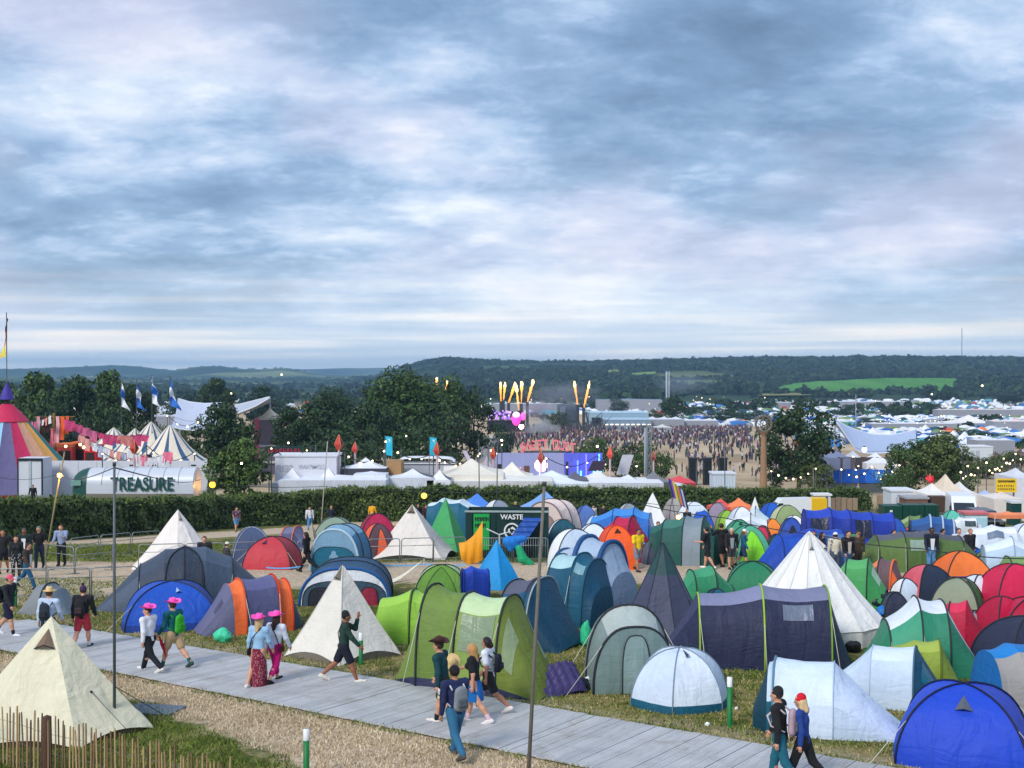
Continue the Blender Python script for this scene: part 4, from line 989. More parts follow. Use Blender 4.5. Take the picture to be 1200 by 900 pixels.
bag("small white cup on the grass beside the marker post",863,832,4,4,C(226,226,226),name="cup",cat="cup")
bag("bright blue bag leaning against the khaki dome tent",1083,702,22,20,C(24,130,216))
bag("dark camping chair bundle beside the pair-hooped green tunnel tent",1026,712,36,22,C(30,46,48),name="bundle",cat="bundle")
bag("pale pink crumpled bag on the dark bundle",1041,703,16,12,C(220,186,196))
bag("blue storage bag below the dark bundle",1036,722,18,12,C(24,110,190))
bag("black rucksack lying in front of the bell tent",1000,764,18,14,C(30,32,36))
bag("purple and pink bundle on the bell tent's right",1056,690,10,8,C(120,60,110),name="bundle",cat="bundle")
def airbed():
 p=G(650,812);r0=root("airbed",p +Vector((0,0,.12)),R(24),"purple ribbed airbed slumped against the olive tunnel tent","airbed")
 L,W,H=1.35,.85,.2;P=[]
 for i,x in enumerate(np.linspace(-.5,.5,31)):
  row=[]
  for j,y in enumerate(np.linspace(-.5,.5,25)):
   puff=(.55+.45*abs(math.sin((x +.5)*PI*7)))*(.6+.4*abs(math.sin((y +.5)*PI*4)))
   ed=max(0,1-(2*abs(x))**8)*max(0,1-(2*abs(y))**8)
   tilt=(y +.5)*.75+.1*math.sin(x*5)
   row.append((x*L,y*W*.8,tilt*.62+H*puff*ed -.1))
  P.append(row)
 MB().grid(P).build("mattress",fab(C(62,54,104),.5),r0,smooth=True)
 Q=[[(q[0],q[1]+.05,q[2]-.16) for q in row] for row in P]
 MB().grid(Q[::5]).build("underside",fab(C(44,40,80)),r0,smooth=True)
airbed()
# ---------------------------------------------------------------- hedge and trees
def cards(cen,nrm,size,r):
 """leaf-sized quads at the given centres, loosely facing the given normals"""
 n=len(cen)
 d=nrm +r.normal(0,.55,(n,3));d/=np.linalg.norm(d,axis=1,keepdims=True)+1e-9
 a=r.normal(0,1,(n,3));u=np.cross(d,a);u/=np.linalg.norm(u,axis=1,keepdims=True)+1e-9
 v=np.cross(d,u)
 s=size*r.uniform(.6,1.35,(n,1));w=s*r.uniform(.45,.8,(n,1))
 V=np.stack([cen -u*s,cen +v*w,cen +u*s,cen -v*w],1).reshape(-1,3)
 return V,np.arange(4*n).reshape(-1,4)
def tree_proto(seed,wid,nclump,ncard,size,low=0.28,dome_=1.0,gap=0.0):
 """a tree of height 1: returns mesh data of crown and trunk"""
 r=np.random.default_rng(seed)
 C0=[]
 while len(C0)<nclump:
  p=r.uniform(-1,1,3);q=np.linalg.norm(p)
  if q>1 or q<.35:continue
  z=low +(1-low)*(p[2]*.5+.5)*.93
  prof=math.sin(PI*min(1,(z -low)/(1-low)*.86+.12))**.6
  C0.append((p[0]*wid/2*.86*prof*r.uniform(.8,1.15),p[1]*wid/2*.86*prof,z,r.uniform(.55,1.1)))
 Vs,Ns=[],[]
 per=ncard // nclump
 for (x,y,z,s) in C0:
  d=r.normal(0,1,(per,3));d/=np.linalg.norm(d,axis=1,keepdims=True)
  rad=.15*s*(1-low)*r.uniform(.45,1.0,(per,1))**.5
  c=np.array([x,y,z])+d*rad*np.array([1.25*max(wid,.7),1.25*max(wid,.7),.85])
  k=c[:,2]<1.0
  Vs.append(c[k]);Ns.append((d*.7+np.array([0,0,.5]))[k])
 V,Fq=cards(np.concatenate(Vs),np.concatenate(Ns),size,r)
 tm=MB()
 lean=r.normal(0,.015,2)
 tp=[(lean[0]*t,lean[1]*t,t*(low +.32)) for t in np.linspace(-.02,1,6)]
 tm.tube(tp,list(np.linspace(.026,.012,6)),7)
 for (x,y,z,s) in C0[::3]:
  b=tp[int(r.integers(3,6))];mid=((b[0]+x)/2+r.normal(0,.02),(b[1]+y)/2,(b[2]+z)/2-.01)
  tm.tube([b,mid,(x,y,z)],[.010,.006,.002],5)
 return V,Fq,tm
BARK=pl(C(84,74,60),.9,name="bark",var=.3,sc=8)
_protos={}
def tree(label,px,ytop,wpx,Y,proto,tint,group=None,name="tree",seed=0,ybase=None):
 p=onground(px,Y);H=zrow(ytop,Y)-p.z;W=wpx/F*Y
 key=(proto,tint)
 if key not in _protos:
  spec=PROTO[proto];V,Fq,tm=tree_proto(*spec)
  r0=root(name,p)
  np_mesh("crown",V,Fq,leafm(*TINT[tint],name="tree_leaves"),r0)
  tm.build("trunk",BARK,r0,smooth=True)
  KIDS[r0]=list(r0.children) or [o for o in bpy.data.objects if o.parent==r0]
  _protos[key]=r0
 else:
  r0=copy_tree(_protos[key]);r0.name=name
 r0.location=p;r0.rotation_euler=(0,0,seed*1.7);r0.scale=(W/PROTO[proto][1],W/PROTO[proto][1],H)
 for k in ('label','category','group'):
  if k in r0:del r0[k]
 tag(r0,label,"tree" if name!="bush" else "bush",group);return r0
PROTO={'round':(11,.95,60,7000,.022,.22),'tall':(12,.72,60,7000,.022,.18),'big':(13,.95,95,12000,.017,.14),'loose':(14,1.0,46,4200,.022,.2),
   'bush':(15,1.5,40,3600,.030,.02),'oak':(16,.95,62,9000,.018,.2)}
TINT={'dark':(C(20,38,26),C(62,88,44)),'mid':(C(26,46,24),C(84,112,50)),'light':(C(34,56,26),C(100,126,58)),'blue':(C(20,42,40),C(56,84,62)),'olive':(C(40,56,28),C(104,120,62))}
GW="trees behind the striped big top"
for i,(px,yt,w,Y,pr,tn,lb) in enumerate([
 (4,446,70,205,'tall','dark',"dark tree at the left edge behind the purple tent cap"),
 (48,432,88,200,'round','mid',"broad green tree right behind the purple-capped big top"),
 (92,436,72,196,'round','dark',"dark round tree between the big top and the flag poles"),
 (124,430,80,206,'round','mid',"tall green tree left of the first blue and white flag"),
 (160,447,60,210,'loose','dark',"tree standing right behind the blue and white flags"),
 (72,452,90,184,'bush','dark',"low dark tree filling in under the taller ones by the big top"),
 (140,462,90,186,'bush','dark',"low spreading tree under the flag poles"),
 (18,470,80,184,'bush','mid',"bushy tree just above the big top's red peak")]):
 tree(lb,px,yt,w,Y,pr,tn,GW,seed=i)
for i,(px,yt,w,Y,pr,tn,lb) in enumerate([
 (255,440,52,330,'round','dark',"distant round tree above the left tensile roof"),
 (305,449,46,340,'round','blue',"distant bluish tree above the right wing of the tensile roof"),
 (205,478,60,230,'bush','olive',"pale scrubby tree below the blue and white flags"),
 (262,469,88,165,'round','dark',"dark round tree in front of the tensile roof"),
 (222,500,46,160,'bush','dark',"dark bush at the right end of the striped tipis"),
 (280,510,84,106,'round','light',"bright green leafy tree growing out of the hedge"),
 (244,556,20,100,'bush','mid',"small clipped shrub at the end of the treasure trailer"),
 (342,474,60,196,'round','dark',"dark tree at the left end of the big central clump"),
 (384,455,100,200,'big','dark',"spreading dark tree left of the tallest one"),
 (432,466,80,188,'round','dark',"shaded tree in front of the tallest one"),
 (474,428,128,205,'big','mid',"tallest tree of the central clump, behind the market roofs"),
 (520,436,84,212,'loose','mid',"thin-crowned tree right of the tallest one"),
 (556,450,62,215,'loose','dark',"loose-crowned tree beside the pink lit stage"),
 (500,470,110,186,'bush','dark',"low dark trees' edge between the cyan feather flags"),
 (410,490,120,176,'bush','dark',"low dark thicket behind the pie stall roof"),
 (590,486,30,240,'bush','blue',"small bluish bush below the flame jets"),
 (692,504,66,190,'bush','mid',"rounded bush in front of the arena crowd"),
 (735,511,56,180,'bush','dark',"bush left of the grey lattice pole"),
 (768,513,52,178,'bush','mid',"bush right of the grey lattice pole"),
 (936,467,104,152,'oak','dark',"big dark oak behind the carved totem pole"),
 (958,538,54,148,'loose','olive',"thin olive tree in front of the big oak"),
 (910,522,50,154,'loose','dark',"lower limbs of a dark tree beside the totem pole"),
 (1066,512,70,140,'loose','mid',"loose green tree left of the paired trees by the white tensile roof"),
 (1104,506,82,137,'round','olive',"dense olive tree in front of the white tensile roof"),
 (1052,540,44,134,'bush','mid',"low bush at the foot of the olive tree"),
 (1128,540,40,150,'bush','mid',"bush at the bend of the crowded track"),
 (1152,530,60,190,'bush','olive',"low shrub row left of the festoon-lit track"),
 (1178,524,50,210,'bush','olive',"low shrub row above the festoon-lit track"),
 (788,464,40,480,'round','dark',"dark tree at the foot of the radio mast"),
 (770,476,24,470,'bush','dark',"small dark bush left of the radio mast"),
 (848,474,54,500,'bush','dark',"dark hedge trees right of the radio mast"),
 (880,478,46,490,'bush','blue',"bluish trees left of the big oak"),
 (652,480,36,430,'bush','dark',"dark trees behind the burning stage"),
 (1020,486,30,420,'bush','dark',"dark bush above the white tensile roof"),
 (1048,474,52,560,'bush','dark',"row of dark field trees above the tensile roof"),
 (1086,470,40,600,'bush','blue',"bluish field trees left of the big marquee"),
 (1000,472,44,560,'bush','blue',"bluish field trees right of the big oak"),
 (1140,500,54,330,'bush','dark',"dark trees with lamps in front of the big marquee"),
 (1104,503,40,335,'bush','dark',"dark tree left of the lamp-lit trees"),
 (1176,462,22,800,'round','blue',"round tree right of the big marquee's peak"),
 (1190,462,20,800,'round','blue',"round tree furthest right above the market"),
 (725,462,26,620,'bush','blue',"bluish bush left of the radio mast behind the stage"),
 (320,462,60,420,'bush','blue',"bluish distant trees in the left vale"),
 (220,452,60,420,'bush','blue',"bluish distant trees behind the flags"),
 (395,448,60,520,'bush','blue',"far bluish trees above the central clump's left end")]):
 tree(lb,px,yt,w,Y,pr,tn,"trees across the site",seed=i +20,name="tree")
def hedge():
 r=np.random.default_rng(5)
 P=np.array(HEDGE,float);seg=np.linalg.norm(np.diff(P,axis=0),axis=1);cum=np.concatenate([[0],np.cumsum(seg)])
 tot=cum[-1]
 def pos(s):return np.stack([np.interp(s,cum,P[:,0]),np.interp(s,cum,P[:,1])],-1)
 def nor(s):
  a,b=pos(s -.5),pos(s +.5);d=b -a;d/=np.linalg.norm(d,axis=-1,keepdims=True)
  return np.stack([d[:,1],-d[:,0]],-1)                       # towards the camera side
 def hgt(s):return np.interp(s,cum,[2.4,2.4,2.15,2.15,2.6,2.65,2.45,2.15,1.85])+np.array([.34*mnoise.noise((q*.35,0,3))+.22*mnoise.noise((q*1.3,2,3)) for q in s])
 r0=root("hedge",(0,0,0),0,"long dense green hedge running behind the tents","hedge")
 n=74000
 s=r.uniform(0,tot,n) ;s=tot*(1-(1-s/tot)**1.0)
 c=pos(s);nn=nor(s);h=hgt(s);wd=1.05
 w=r.random(n)
 t=r.uniform(0,1,n)
 bul=np.array([mnoise.noise((a*.8,b*2.4,1.0)) for a,b in zip(s,t)])*.45
 off=np.where(w<.58,wd +bul -.25*t,np.where(w<.9,r.uniform(-wd,wd,n),-wd))
 z=np.where(w<.58,t*h,np.where(w<.9,h +bul*.5-.12*(off/wd)**2,t*h))+r.normal(0,.09,n)
 off=off +r.normal(0,.1,n)
 X=c[:,0]+nn[:,0]*off;Y=c[:,1]+nn[:,1]*off
 cen=np.stack([X,Y,gz(c[:,0],c[:,1])+np.maximum(z,.05)],-1)
 nrm=np.where((w<.58)[:,None],np.concatenate([nn,np.full((n,1),.35)],1),np.array([[0,0,1.0]]))
 V,Fq=cards(cen,nrm,.13,r)
 o=np_mesh("foliage",V,Fq,leafm(C(20,36,20),C(94,116,58),"hedge_leaves"),r0);tag(o,kind='stuff')
 m=5200                                                           # shoots standing up out of the top, top-light put into their paler colour
 s=r.uniform(0,tot,m);c=pos(s);h=hgt(s);nn=nor(s);off=r.uniform(-.9,.9,m)
 b0=np.stack([c[:,0]+nn[:,0]*off,c[:,1]+nn[:,1]*off,gz(c[:,0],c[:,1])+h -.1],-1)
 tip=b0 +np.stack([r.normal(0,.12,m),r.normal(0,.12,m),r.uniform(.2,.62,m)],-1)
 a=np.array([[.03,0,0]]);V=np.stack([b0 -a,b0 +a,tip],1).reshape(-1,3)
 o=np_mesh("shoots",V,np.arange(3*m).reshape(-1,3),leafm(C(46,66,26),C(118,138,66),"shoot_leaves"),r0);tag(o,kind='stuff')
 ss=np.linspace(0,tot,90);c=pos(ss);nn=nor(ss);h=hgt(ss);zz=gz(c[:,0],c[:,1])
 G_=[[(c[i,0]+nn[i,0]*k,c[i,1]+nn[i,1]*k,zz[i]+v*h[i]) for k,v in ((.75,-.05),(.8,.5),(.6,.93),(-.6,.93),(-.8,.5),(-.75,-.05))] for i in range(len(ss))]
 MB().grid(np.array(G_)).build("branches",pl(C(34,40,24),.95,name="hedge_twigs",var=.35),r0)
hedge()
# ---------------------------------------------------------------- people: one continuous surface grown round a posed skeleton
def surface_nets(f,lo,h):
 """vertices and quads of the zero level of f sampled on a grid"""
 nx,ny,nz=f.shape;ins=f<0
 cell=np.zeros((nx -1,ny -1,nz -1),np.int8)
 for i in (0,1):
  for j in (0,1):
   for k in (0,1):cell+=ins[i:nx -1+i,j:ny -1+j,k:nz -1+k]
 act=(cell>0) & (cell<8);idx=-np.ones(cell.shape,int)
 A=np.argwhere(act);idx[act]=np.arange(len(A))
 acc=np.zeros((len(A),3));cnt=np.zeros(len(A))
 cor=[(i,j,k) for i in (0,1) for j in (0,1) for k in (0,1)]
 for a in range(8):
  for b in range(a +1,8):
   d=[cor[b][q]-cor[a][q] for q in range(3)]
   if sum(map(abs,d))!=1:continue
   fa=f[A[:,0]+cor[a][0],A[:,1]+cor[a][1],A[:,2]+cor[a][2]];fb=f[A[:,0]+cor[b][0],A[:,1]+cor[b][1],A[:,2]+cor[b][2]]
   m=(fa<0)!=(fb<0);t=fa[m]/(fa[m]-fb[m])
   acc[m]+=np.array(cor[a])+t[:,None]*np.array(d);cnt[m]+=1
 V=(A +acc/cnt[:,None])*h +lo
 Q=[]
 for ax in range(3):
  o=[q for q in range(3) if q!=ax]
  sl0=[slice(None)]*3;sl1=[slice(None)]*3;sl0[ax]=slice(0,-1);sl1[ax]=slice(1,None)
  ch=ins[tuple(sl0)]!=ins[tuple(sl1)];E=np.argwhere(ch)
  E=E[(E[:,o[0]]>0) & (E[:,o[1]]>0) & (E[:,o[0]]<f.shape[o[0]]-1) & (E[:,o[1]]<f.shape[o[1]]-1)]
  fl=ins[tuple(E.T)]
  def g(da,db):
   c=E.copy();c[:,o[0]]-=da;c[:,o[1]]-=db;return idx[tuple(c.T)]
  q=np.stack([g(1,1),g(0,1),g(0,0),g(1,0)],-1)
  rev=fl if ax!=1 else ~fl
  q[~rev]=q[~rev][:,::-1];Q.append(q)
 return V,np.concatenate(Q)
def caps_mesh(caps,h,k=0.035,cuts=()):
 """caps: (a, b, ra, rb[, flatten axis scale]) tapered limbs, smoothly blended; cuts: (point, normal) keep the side the normal points away from"""
 pts=np.array([p for c in caps for p in (c[0],c[1])]);rm=max(max(c[2],c[3]) for c in caps)+2*h
 lo=pts.min(0)-rm;n=np.ceil((pts.max(0)+rm -lo)/h).astype(int)+1
 gx=[lo[i]+h*np.arange(n[i]) for i in range(3)]
 X,Y,Z=np.meshgrid(*gx,indexing='ij');f=np.full(X.shape,9.0)
 for c in caps:
  a,b,ra,rb=np.array(c[0],float),np.array(c[1],float),c[2],c[3]
  d=b -a;L2=max(d @ d,1e-9)
  px,py,pz=X -a[0],Y -a[1],Z -a[2]
  t=np.clip((px*d[0]+py*d[1]+pz*d[2])/L2,0,1)
  dx,dy,dz=px -t*d[0],py -t*d[1],pz -t*d[2]
  if len(c)>4:dy=dy*c[4]
  g=np.sqrt(dx*dx +dy*dy +dz*dz)-(ra +(rb -ra)*t)
  kk=k if len(c)<6 else c[5]
  hh=np.clip(.5+.5*(g -f)/kk,0,1);f=g*(1-hh)+f*hh -kk*hh*(1-hh)
 for p,nn in cuts:
  f=np.maximum(f,(X -p[0])*nn[0]+(Y -p[1])*nn[1]+(Z -p[2])*nn[2])
 return surface_nets(f,lo,h)
SKINS={'light':C(206,152,124),'mid':C(176,122,92),'tan':C(150,98,70),'dark':C(92,60,44)}
def skin(c):return pl(c,.5,name="skin",var=.06,sc=9)
def cloth(c,var=.16):return pl(c,.85,name="clothing",var=var,sc=7,bump=.035)
_pat={}
def pattern(c0,c1,s=18):
 key=(c0,c1,s)
 if key in _pat:return _pat[key]
 m,nt,b=newmat("printed_clothing");tc=nt.nodes.new('ShaderNodeTexCoord')
 v=nt.nodes.new('ShaderNodeTexVoronoi');v.inputs['Scale'].default_value=s;link(nt,tc.outputs['Object'],v.inputs['Vector'])
 link(nt,_ramp(nt,v.outputs['Distance'],[(.25,c1),(.38,c0)]),b.inputs['Base Color']);b.inputs['Roughness'].default_value=.9
 _pat[key]=m;return m
def person(label,px,yfeet,head,H=1.74,sk='light',top=C(40,40,44),bot=C(40,44,60),legs='trousers',sleeve='long',shoes=C(40,40,44),stride=22,ph=1,armL=(-12,14),armR=(16,14),hair=C(50,36,28),hairlen=0,hat=None,lean=3,female=False,loc=None,h=0.017,look=0,spreadL=7,spreadR=7,tuck=False,socks=None,collar=None,sit=False,group=None,jacket_open=None,crouch=0,fullbody=True):
 """head: heading in degrees (0 = walking away from the camera, 90 = to the right, 180 = towards it)"""
 p=Vector(loc) if loc is not None else G(px,yfeet)
 r0=root("person",p,-R(head),label,"person",group)
 hipz,knee,ank=.525*H,.285*H,.042*H
 th,sh=hipz -knee,knee -ank
 hw=.052*H if not female else .056*H;sw=(.112 if female else .122)*H
 J={}
 for s,nm in ((-1,'L'),(1,'R')):
  a=R(stride)*s*ph
  bend=R(6 if a>0 else 26*min(1,stride/20))
  if sit:a=R(82);bend=R(84)
  hp=Vector((s*hw,0,0));kn=hp +Vector((s*.01,math.sin(a)*th,-math.cos(a)*th))
  an=kn +Vector((0,math.sin(a -bend)*sh,-math.cos(a -bend)*sh))
  fa=(a -bend)*.55 if a<0 else R(10)*min(1,stride/20)
  if sit:fa=0
  toe=an +Vector((s*.012,math.cos(fa)*.105*H,-.028*H +math.sin(fa)*.105*H));heel=an +Vector((0,-.03*H*math.cos(fa),-.028*H -math.sin(fa)*.02*H))
  J['hp'+nm],J['kn'+nm],J['an'+nm],J['to'+nm],J['he'+nm]=hp,kn,an,toe,heel
 zmin=min(min(J['to'+s].z,J['he'+s].z) for s in 'LR')-.016*H
 pel=Vector((0,0,0));ln=R(lean)
 fwd=Vector((0,math.sin(ln),math.cos(ln)))
 chest=pel +fwd*.20*H;nb=pel +fwd*.305*H;hd=nb +fwd*.085*H +Vector((0,.012*H +.03*H*math.sin(ln),0.0))
 for s,nm,(ua,el),spr in ((-1,'L',armL,spreadL),(1,'R',armR,spreadR)):
  shd=nb +Vector((s*sw,0,-.022*H));a,sp=R(ua),R(spr)
  up=Vector((s*math.sin(sp),math.sin(a)*math.cos(sp),-math.cos(a)*math.cos(sp)))
  elb=shd +up*.165*H;a2=a +R(el)
  lo=Vector((s*math.sin(sp)*.5,math.sin(a2),-math.cos(a2))).normalized()
  wr=elb +lo*.145*H
  J['sh'+nm],J['el'+nm],J['wr'+nm],J['ld'+nm]=shd,elb,wr,lo
 off=Vector((0,0,-zmin))
 for k in J:
  if k[:2]!='ld':J[k]=J[k]+off
 pel,chest,nb,hd=pel +off,chest +off,nb +off,hd +off
 f=H
 lk=R(look)
 fd=Vector((math.sin(lk),math.cos(lk),-.06)).normalized();fs=Vector((fd.y,-fd.x,0))
 bw=.076 if female else .082
 caps=[(pel +Vector((0,0,-.005*f)),pel +(chest -pel)*.5,bw*f,(.064 if female else .072)*f,1.35),(pel +(chest -pel)*.45,chest,(.066 if female else .074)*f,.086*f,1.4),
   (chest,nb +Vector((0,0,-.03*f)),.086*f,.058*f,1.4),(J['shL'],J['shR'],.040*f,.040*f,1.1),
   (nb,hd +Vector((0,0,-.02*f)),.033*f,.031*f),
   (hd +Vector((0,-.006*f,.012*f)),hd +Vector((0,.004*f,.022*f)),.050*f,.050*f),(hd +fd*.014*f +Vector((0,0,-.006*f)),hd +fd*.022*f +Vector((0,0,-.030*f)),.040*f,.028*f),
   (hd +fd*.050*f +Vector((0,0,.0)),hd +fd*.062*f +Vector((0,0,-.010*f)),.008*f,.010*f,1.0,.012)]
 if female:caps+=[(chest +Vector((s*.045*f,.052*f,.01*f)),chest +Vector((s*.045*f,.056*f,.0)),.030*f,.034*f) for s in (-1,1)]
 for s,nm in ((-1,'L'),(1,'R')):
  caps+=[(hd +fs*s*.050*f +Vector((0,0,.008*f)),hd +fs*s*.052*f +Vector((0,0,-.012*f)),.009*f,.007*f,1.0,.01)]
  caps+=[(J['hp'+nm],J['kn'+nm],.052*f,.034*f),(J['kn'+nm],J['kn'+nm].lerp(J['an'+nm],.35)+Vector((0,-.006*f,0)),.033*f,.034*f),(J['kn'+nm].lerp(J['an'+nm],.35)+Vector((0,-.006*f,0)),J['an'+nm],.034*f,.020*f),(J['he'+nm],J['to'+nm],.020*f,.016*f,1.0,.02)]
  caps+=[(J['sh'+nm],J['el'+nm],.031*f,.024*f),(J['el'+nm],J['wr'+nm],.025*f,.016*f)]
  pm=J['wr'+nm]+J['ld'+nm]*.034*f
  caps+=[(J['wr'+nm],pm,.015*f,.021*f,1.0,.015)]
 V,Q=caps_mesh(caps,h)
 nv=len(V)
 hb=MB()                                                     # fingers and thumb, rooted inside the palm
 for s,nm in ((-1,'L'),(1,'R')):
  d=J['ld'+nm];pm=J['wr'+nm]+d*.034*f
  acr=Vector((0,1,0))-d*d.y;acr=acr.normalized() if acr.length>.2 else Vector((1,0,0));pn=d.cross(acr)*-s
  for q,ln_ in zip((-.6,-.2,.2,.6),(.034,.042,.045,.038)):
   b=pm +acr*q*.022*f +d*.008*f;m_=b +d*ln_*.5*f +pn*.004*f;e=m_ +d*ln_*.38*f +pn*.016*f
   hb.tube([b,m_,e],[.0062*f,.0056*f,.0042*f],6)
  b=pm -d*.014*f +acr*.012*f;hb.tube([b,b +acr*.018*f +d*.012*f,b +acr*.022*f +d*.030*f +pn*.006*f],[.0075*f,.0066*f,.005*f],6)
 Vh=np.array(hb.v);Qh=[q for q in hb.f if len(q)==4];Qe=[q for q in hb.f if len(q)!=4]
 me=bpy.data.meshes.new("body");me.from_pydata([tuple(v) for v in V]+hb.v,[],[tuple(int(i) for i in q) for q in Q]+[tuple(i +nv for i in q) for q in hb.f])
 mesh_obj(me,"body",skin(SKINS[sk] if isinstance(sk,str) else sk),r0,smooth=True)
 def cl(name,caps_,m,hh=h,k=.03,cuts=()):
  V,Q=caps_mesh(caps_,hh,k,cuts)
  return np_mesh(name,V,Q,m,r0,smooth=True)
 tm=top if isinstance(top,bpy.types.Material) else cloth(top);bm_=bot if isinstance(bot,bpy.types.Material) else cloth(bot)
 g=.012
 hem=pel +(chest -pel)*(.12 if tuck else -.16)
 tc=[(hem,pel +(chest -pel)*.5,(bw +.008)*f +g,(.070 if female else .078)*f +g,1.3),(pel +(chest -pel)*.45,chest,(.070 if female else .078)*f +g,.088*f +g,1.36),
   (chest,nb +Vector((0,0,-.032*f)),.088*f +g,.058*f +g,1.36),(J['shL'],J['shR'],.041*f +g,.041*f +g,1.1)]
 if female:tc+=[(chest +Vector((s*.045*f,.054*f,.01*f)),chest +Vector((s*.045*f,.058*f,.0)),.032*f +g,.036*f +g) for s in (-1,1)]
 for nm in 'LR':
  if sleeve in ('long','short'):
   e_=J['el'+nm] if sleeve=='long' else J['sh'+nm].lerp(J['el'+nm],.72)
   tc+=[(J['sh'+nm],e_,.034*f +g,(.028 if sleeve=='long' else .034)*f +g)]
  if sleeve=='long':tc+=[(J['el'+nm],J['wr'+nm].lerp(J['el'+nm],.06),.029*f +g,.020*f +g)]
 cl("top",tc,tm,cuts=[(nb +Vector((0,0,.034*f)),(0,0,1)),(hem +Vector((0,0,-.012)),(0,-.1,-1))])
 if jacket_open is not None:
  a=chest +Vector((0,.088*f/1.36+g +.004,.03*f));b=hem +Vector((0,(bw +.008)*f/1.3+g +.004,.02))
  P=[[(x*(1-.4*t)*.05*f*(1.0),a.lerp(b,t).y +.003,a.lerp(b,t).z) for x in (-1,0,1)] for t in np.linspace(0,1,5)]
  MB().grid(P).build("shirt_front",cloth(jacket_open),r0)
 if legs in ('trousers','shorts','cropped'):
  lc=[(pel +Vector((0,0,.03*f)),pel +Vector((0,0,-.02*f)),(bw -.004)*f +g,(bw +.004)*f +g,1.25)]
  cuts=[]
  for nm in 'LR':
   lc+=[(J['hp'+nm],J['kn'+nm] if legs!='shorts' else J['hp'+nm].lerp(J['kn'+nm],.80),.055*f +g,(.038 if legs!='shorts' else .050)*f +g)]
   if legs=='trousers':lc+=[(J['kn'+nm],J['an'+nm]+Vector((0,0,.008*f)),.037*f +g,.029*f +g)]
   if legs=='cropped':lc+=[(J['kn'+nm],J['kn'+nm].lerp(J['an'+nm],.6),.037*f +g,.033*f +g)]
  cl("trousers" if legs=='trousers' else legs if legs=='shorts' else "trousers",lc,bm_)
 elif legs in ('skirt','longskirt'):
  z1=pel.z +.03*f;fr=.40 if legs=='skirt' else .93;P=[]
  for t in np.linspace(0,1,9):
   z=z1 +(pel.z*(1-fr)-z1)*t if legs=='longskirt' else z1 -.25*f*t
   rx=(bw +.002)*f +g +(.035 if legs=='skirt' else .03)*f*math.sin(min(1,t*1.3)*PI/2)+.0*t;ry=rx*.82+(abs(math.sin(R(stride)))*.16*f*t if legs=='longskirt' else .02*t)
   P.append([(math.cos(2*PI*k/24)*rx*(1+.05*t*math.sin(k*2.1)),math.sin(2*PI*k/24)*ry*(1+.05*t*math.sin(k*1.7)),z) for k in range(24)])
  MB().grid(P,closed=True).build("skirt",bm_,r0,smooth=True)
 for nm in 'LR':
  if socks:cl("sock",[(J['an'+nm]+Vector((0,0,-.01*f)),J['an'+nm]+(J['kn'+nm]-J['an'+nm])*.26,.024*f,.029*f)],cloth(socks),hh=.014)
  cl("shoe",[(J['he'+nm]+Vector((0,0,.004)),J['to'+nm]+Vector((0,.006,.002)),.026*f,.021*f),(J['an'+nm]+Vector((0,0,-.012*f)),J['to'+nm].lerp(J['an'+nm],.45),.028*f,.022*f)],cloth(shoes),hh=.013)
 if h<=.02:
  for s in (-1,1):MB().ball(hd +fd*.046*f +fs*s*.018*f +Vector((0,0,.010*f)),.0052*f,6).build("eye",pl(C(40,32,28),.3),r0)
  MB().ball(hd +fd*.046*f +Vector((0,0,-.026*f)),(.012*f,.006*f,.0035*f),6).build("mouth",pl(C(140,70,66),.5),r0)
 if hair is not None:
  hc=[(hd -fd*.010*f +Vector((0,0,.018*f)),hd -fd*.004*f +Vector((0,0,.026*f)),.055*f,.053*f)]
  if hairlen:hc+=[(hd -fd*.030*f,hd -fd*.050*f +Vector((0,-.01*f,-hairlen*f)),.045*f,.034*f),(hd -fd*.02*f +fs*.03*f,hd -fd*.03*f +fs*.04*f +Vector((0,0,-hairlen*.8*f)),.03*f,.022*f),(hd -fd*.02*f -fs*.03*f,hd -fd*.03*f -fs*.04*f +Vector((0,0,-hairlen*.8*f)),.03*f,.022*f)]
  fr=hd +fd*.026*f
  cl("hair",hc,pl(hair,.6,name="hair",var=.2,sc=20,bump=.01),hh=.014,cuts=[(fr,tuple((fd +Vector((0,0,-.55))).normalized()))] if True else ())
 if hat:
  kind,hcx=hat[0],hat[1];hm=cloth(hcx,.08);t=hd +Vector((0,-.004*f,.052*f))
  if kind in ('brim','cowboy'):
   br=.125*f if kind=='cowboy' else .105*f;mb=MB();n=24;P=[]
   for rr_,zz in ((.052,.0),(.075,-.002),(.10,.0),(br/f,.004)):
    P.append([(t.x +rr_*f*math.cos(2*PI*k/n)*(.94),t.y +rr_*f*math.sin(2*PI*k/n),t.z +zz*f +(max(0,rr_ -.06)*f*.55*abs(math.cos(2*PI*k/n))**2 if kind=='cowboy' else 0)) for k in range(n)])
   mb.grid(P,closed=True);mb.grid([[(x,y,z -.006) for x,y,z in r_] for r_ in P[::-1]],closed=True)
   C_=[[(t.x +rr_*f*math.cos(2*PI*k/n)*.9,t.y +rr_*f*math.sin(2*PI*k/n),t.z +zz*f -(.016*f*(1-abs(math.cos(2*PI*k/n))) if zz>.05 else 0)) for k in range(n)] for rr_,zz in ((.054,-.004),(.052,.03),(.046,.062),(.03,.070),(.004,.058))]
   mb.grid(C_,closed=True);mb.build("hat",hm,r0,smooth=True)
   if len(hat)>2:MB().lathe([(.0555*f,.0),(.0555*f,.018*f)],24,(t.x,t.y,t.z),sx=.9).build("hat_band",cloth(hat[2]),r0,smooth=True)
  elif kind=='beanie':
   cl("beanie",[(hd +Vector((0,-.008*f,.020*f)),hd +Vector((0,-.014*f,.044*f)),.060*f,.052*f)],hm,hh=.014,cuts=[(hd +Vector((0,0,.016*f)),tuple(Vector((0,.12,-1)).normalized()))])
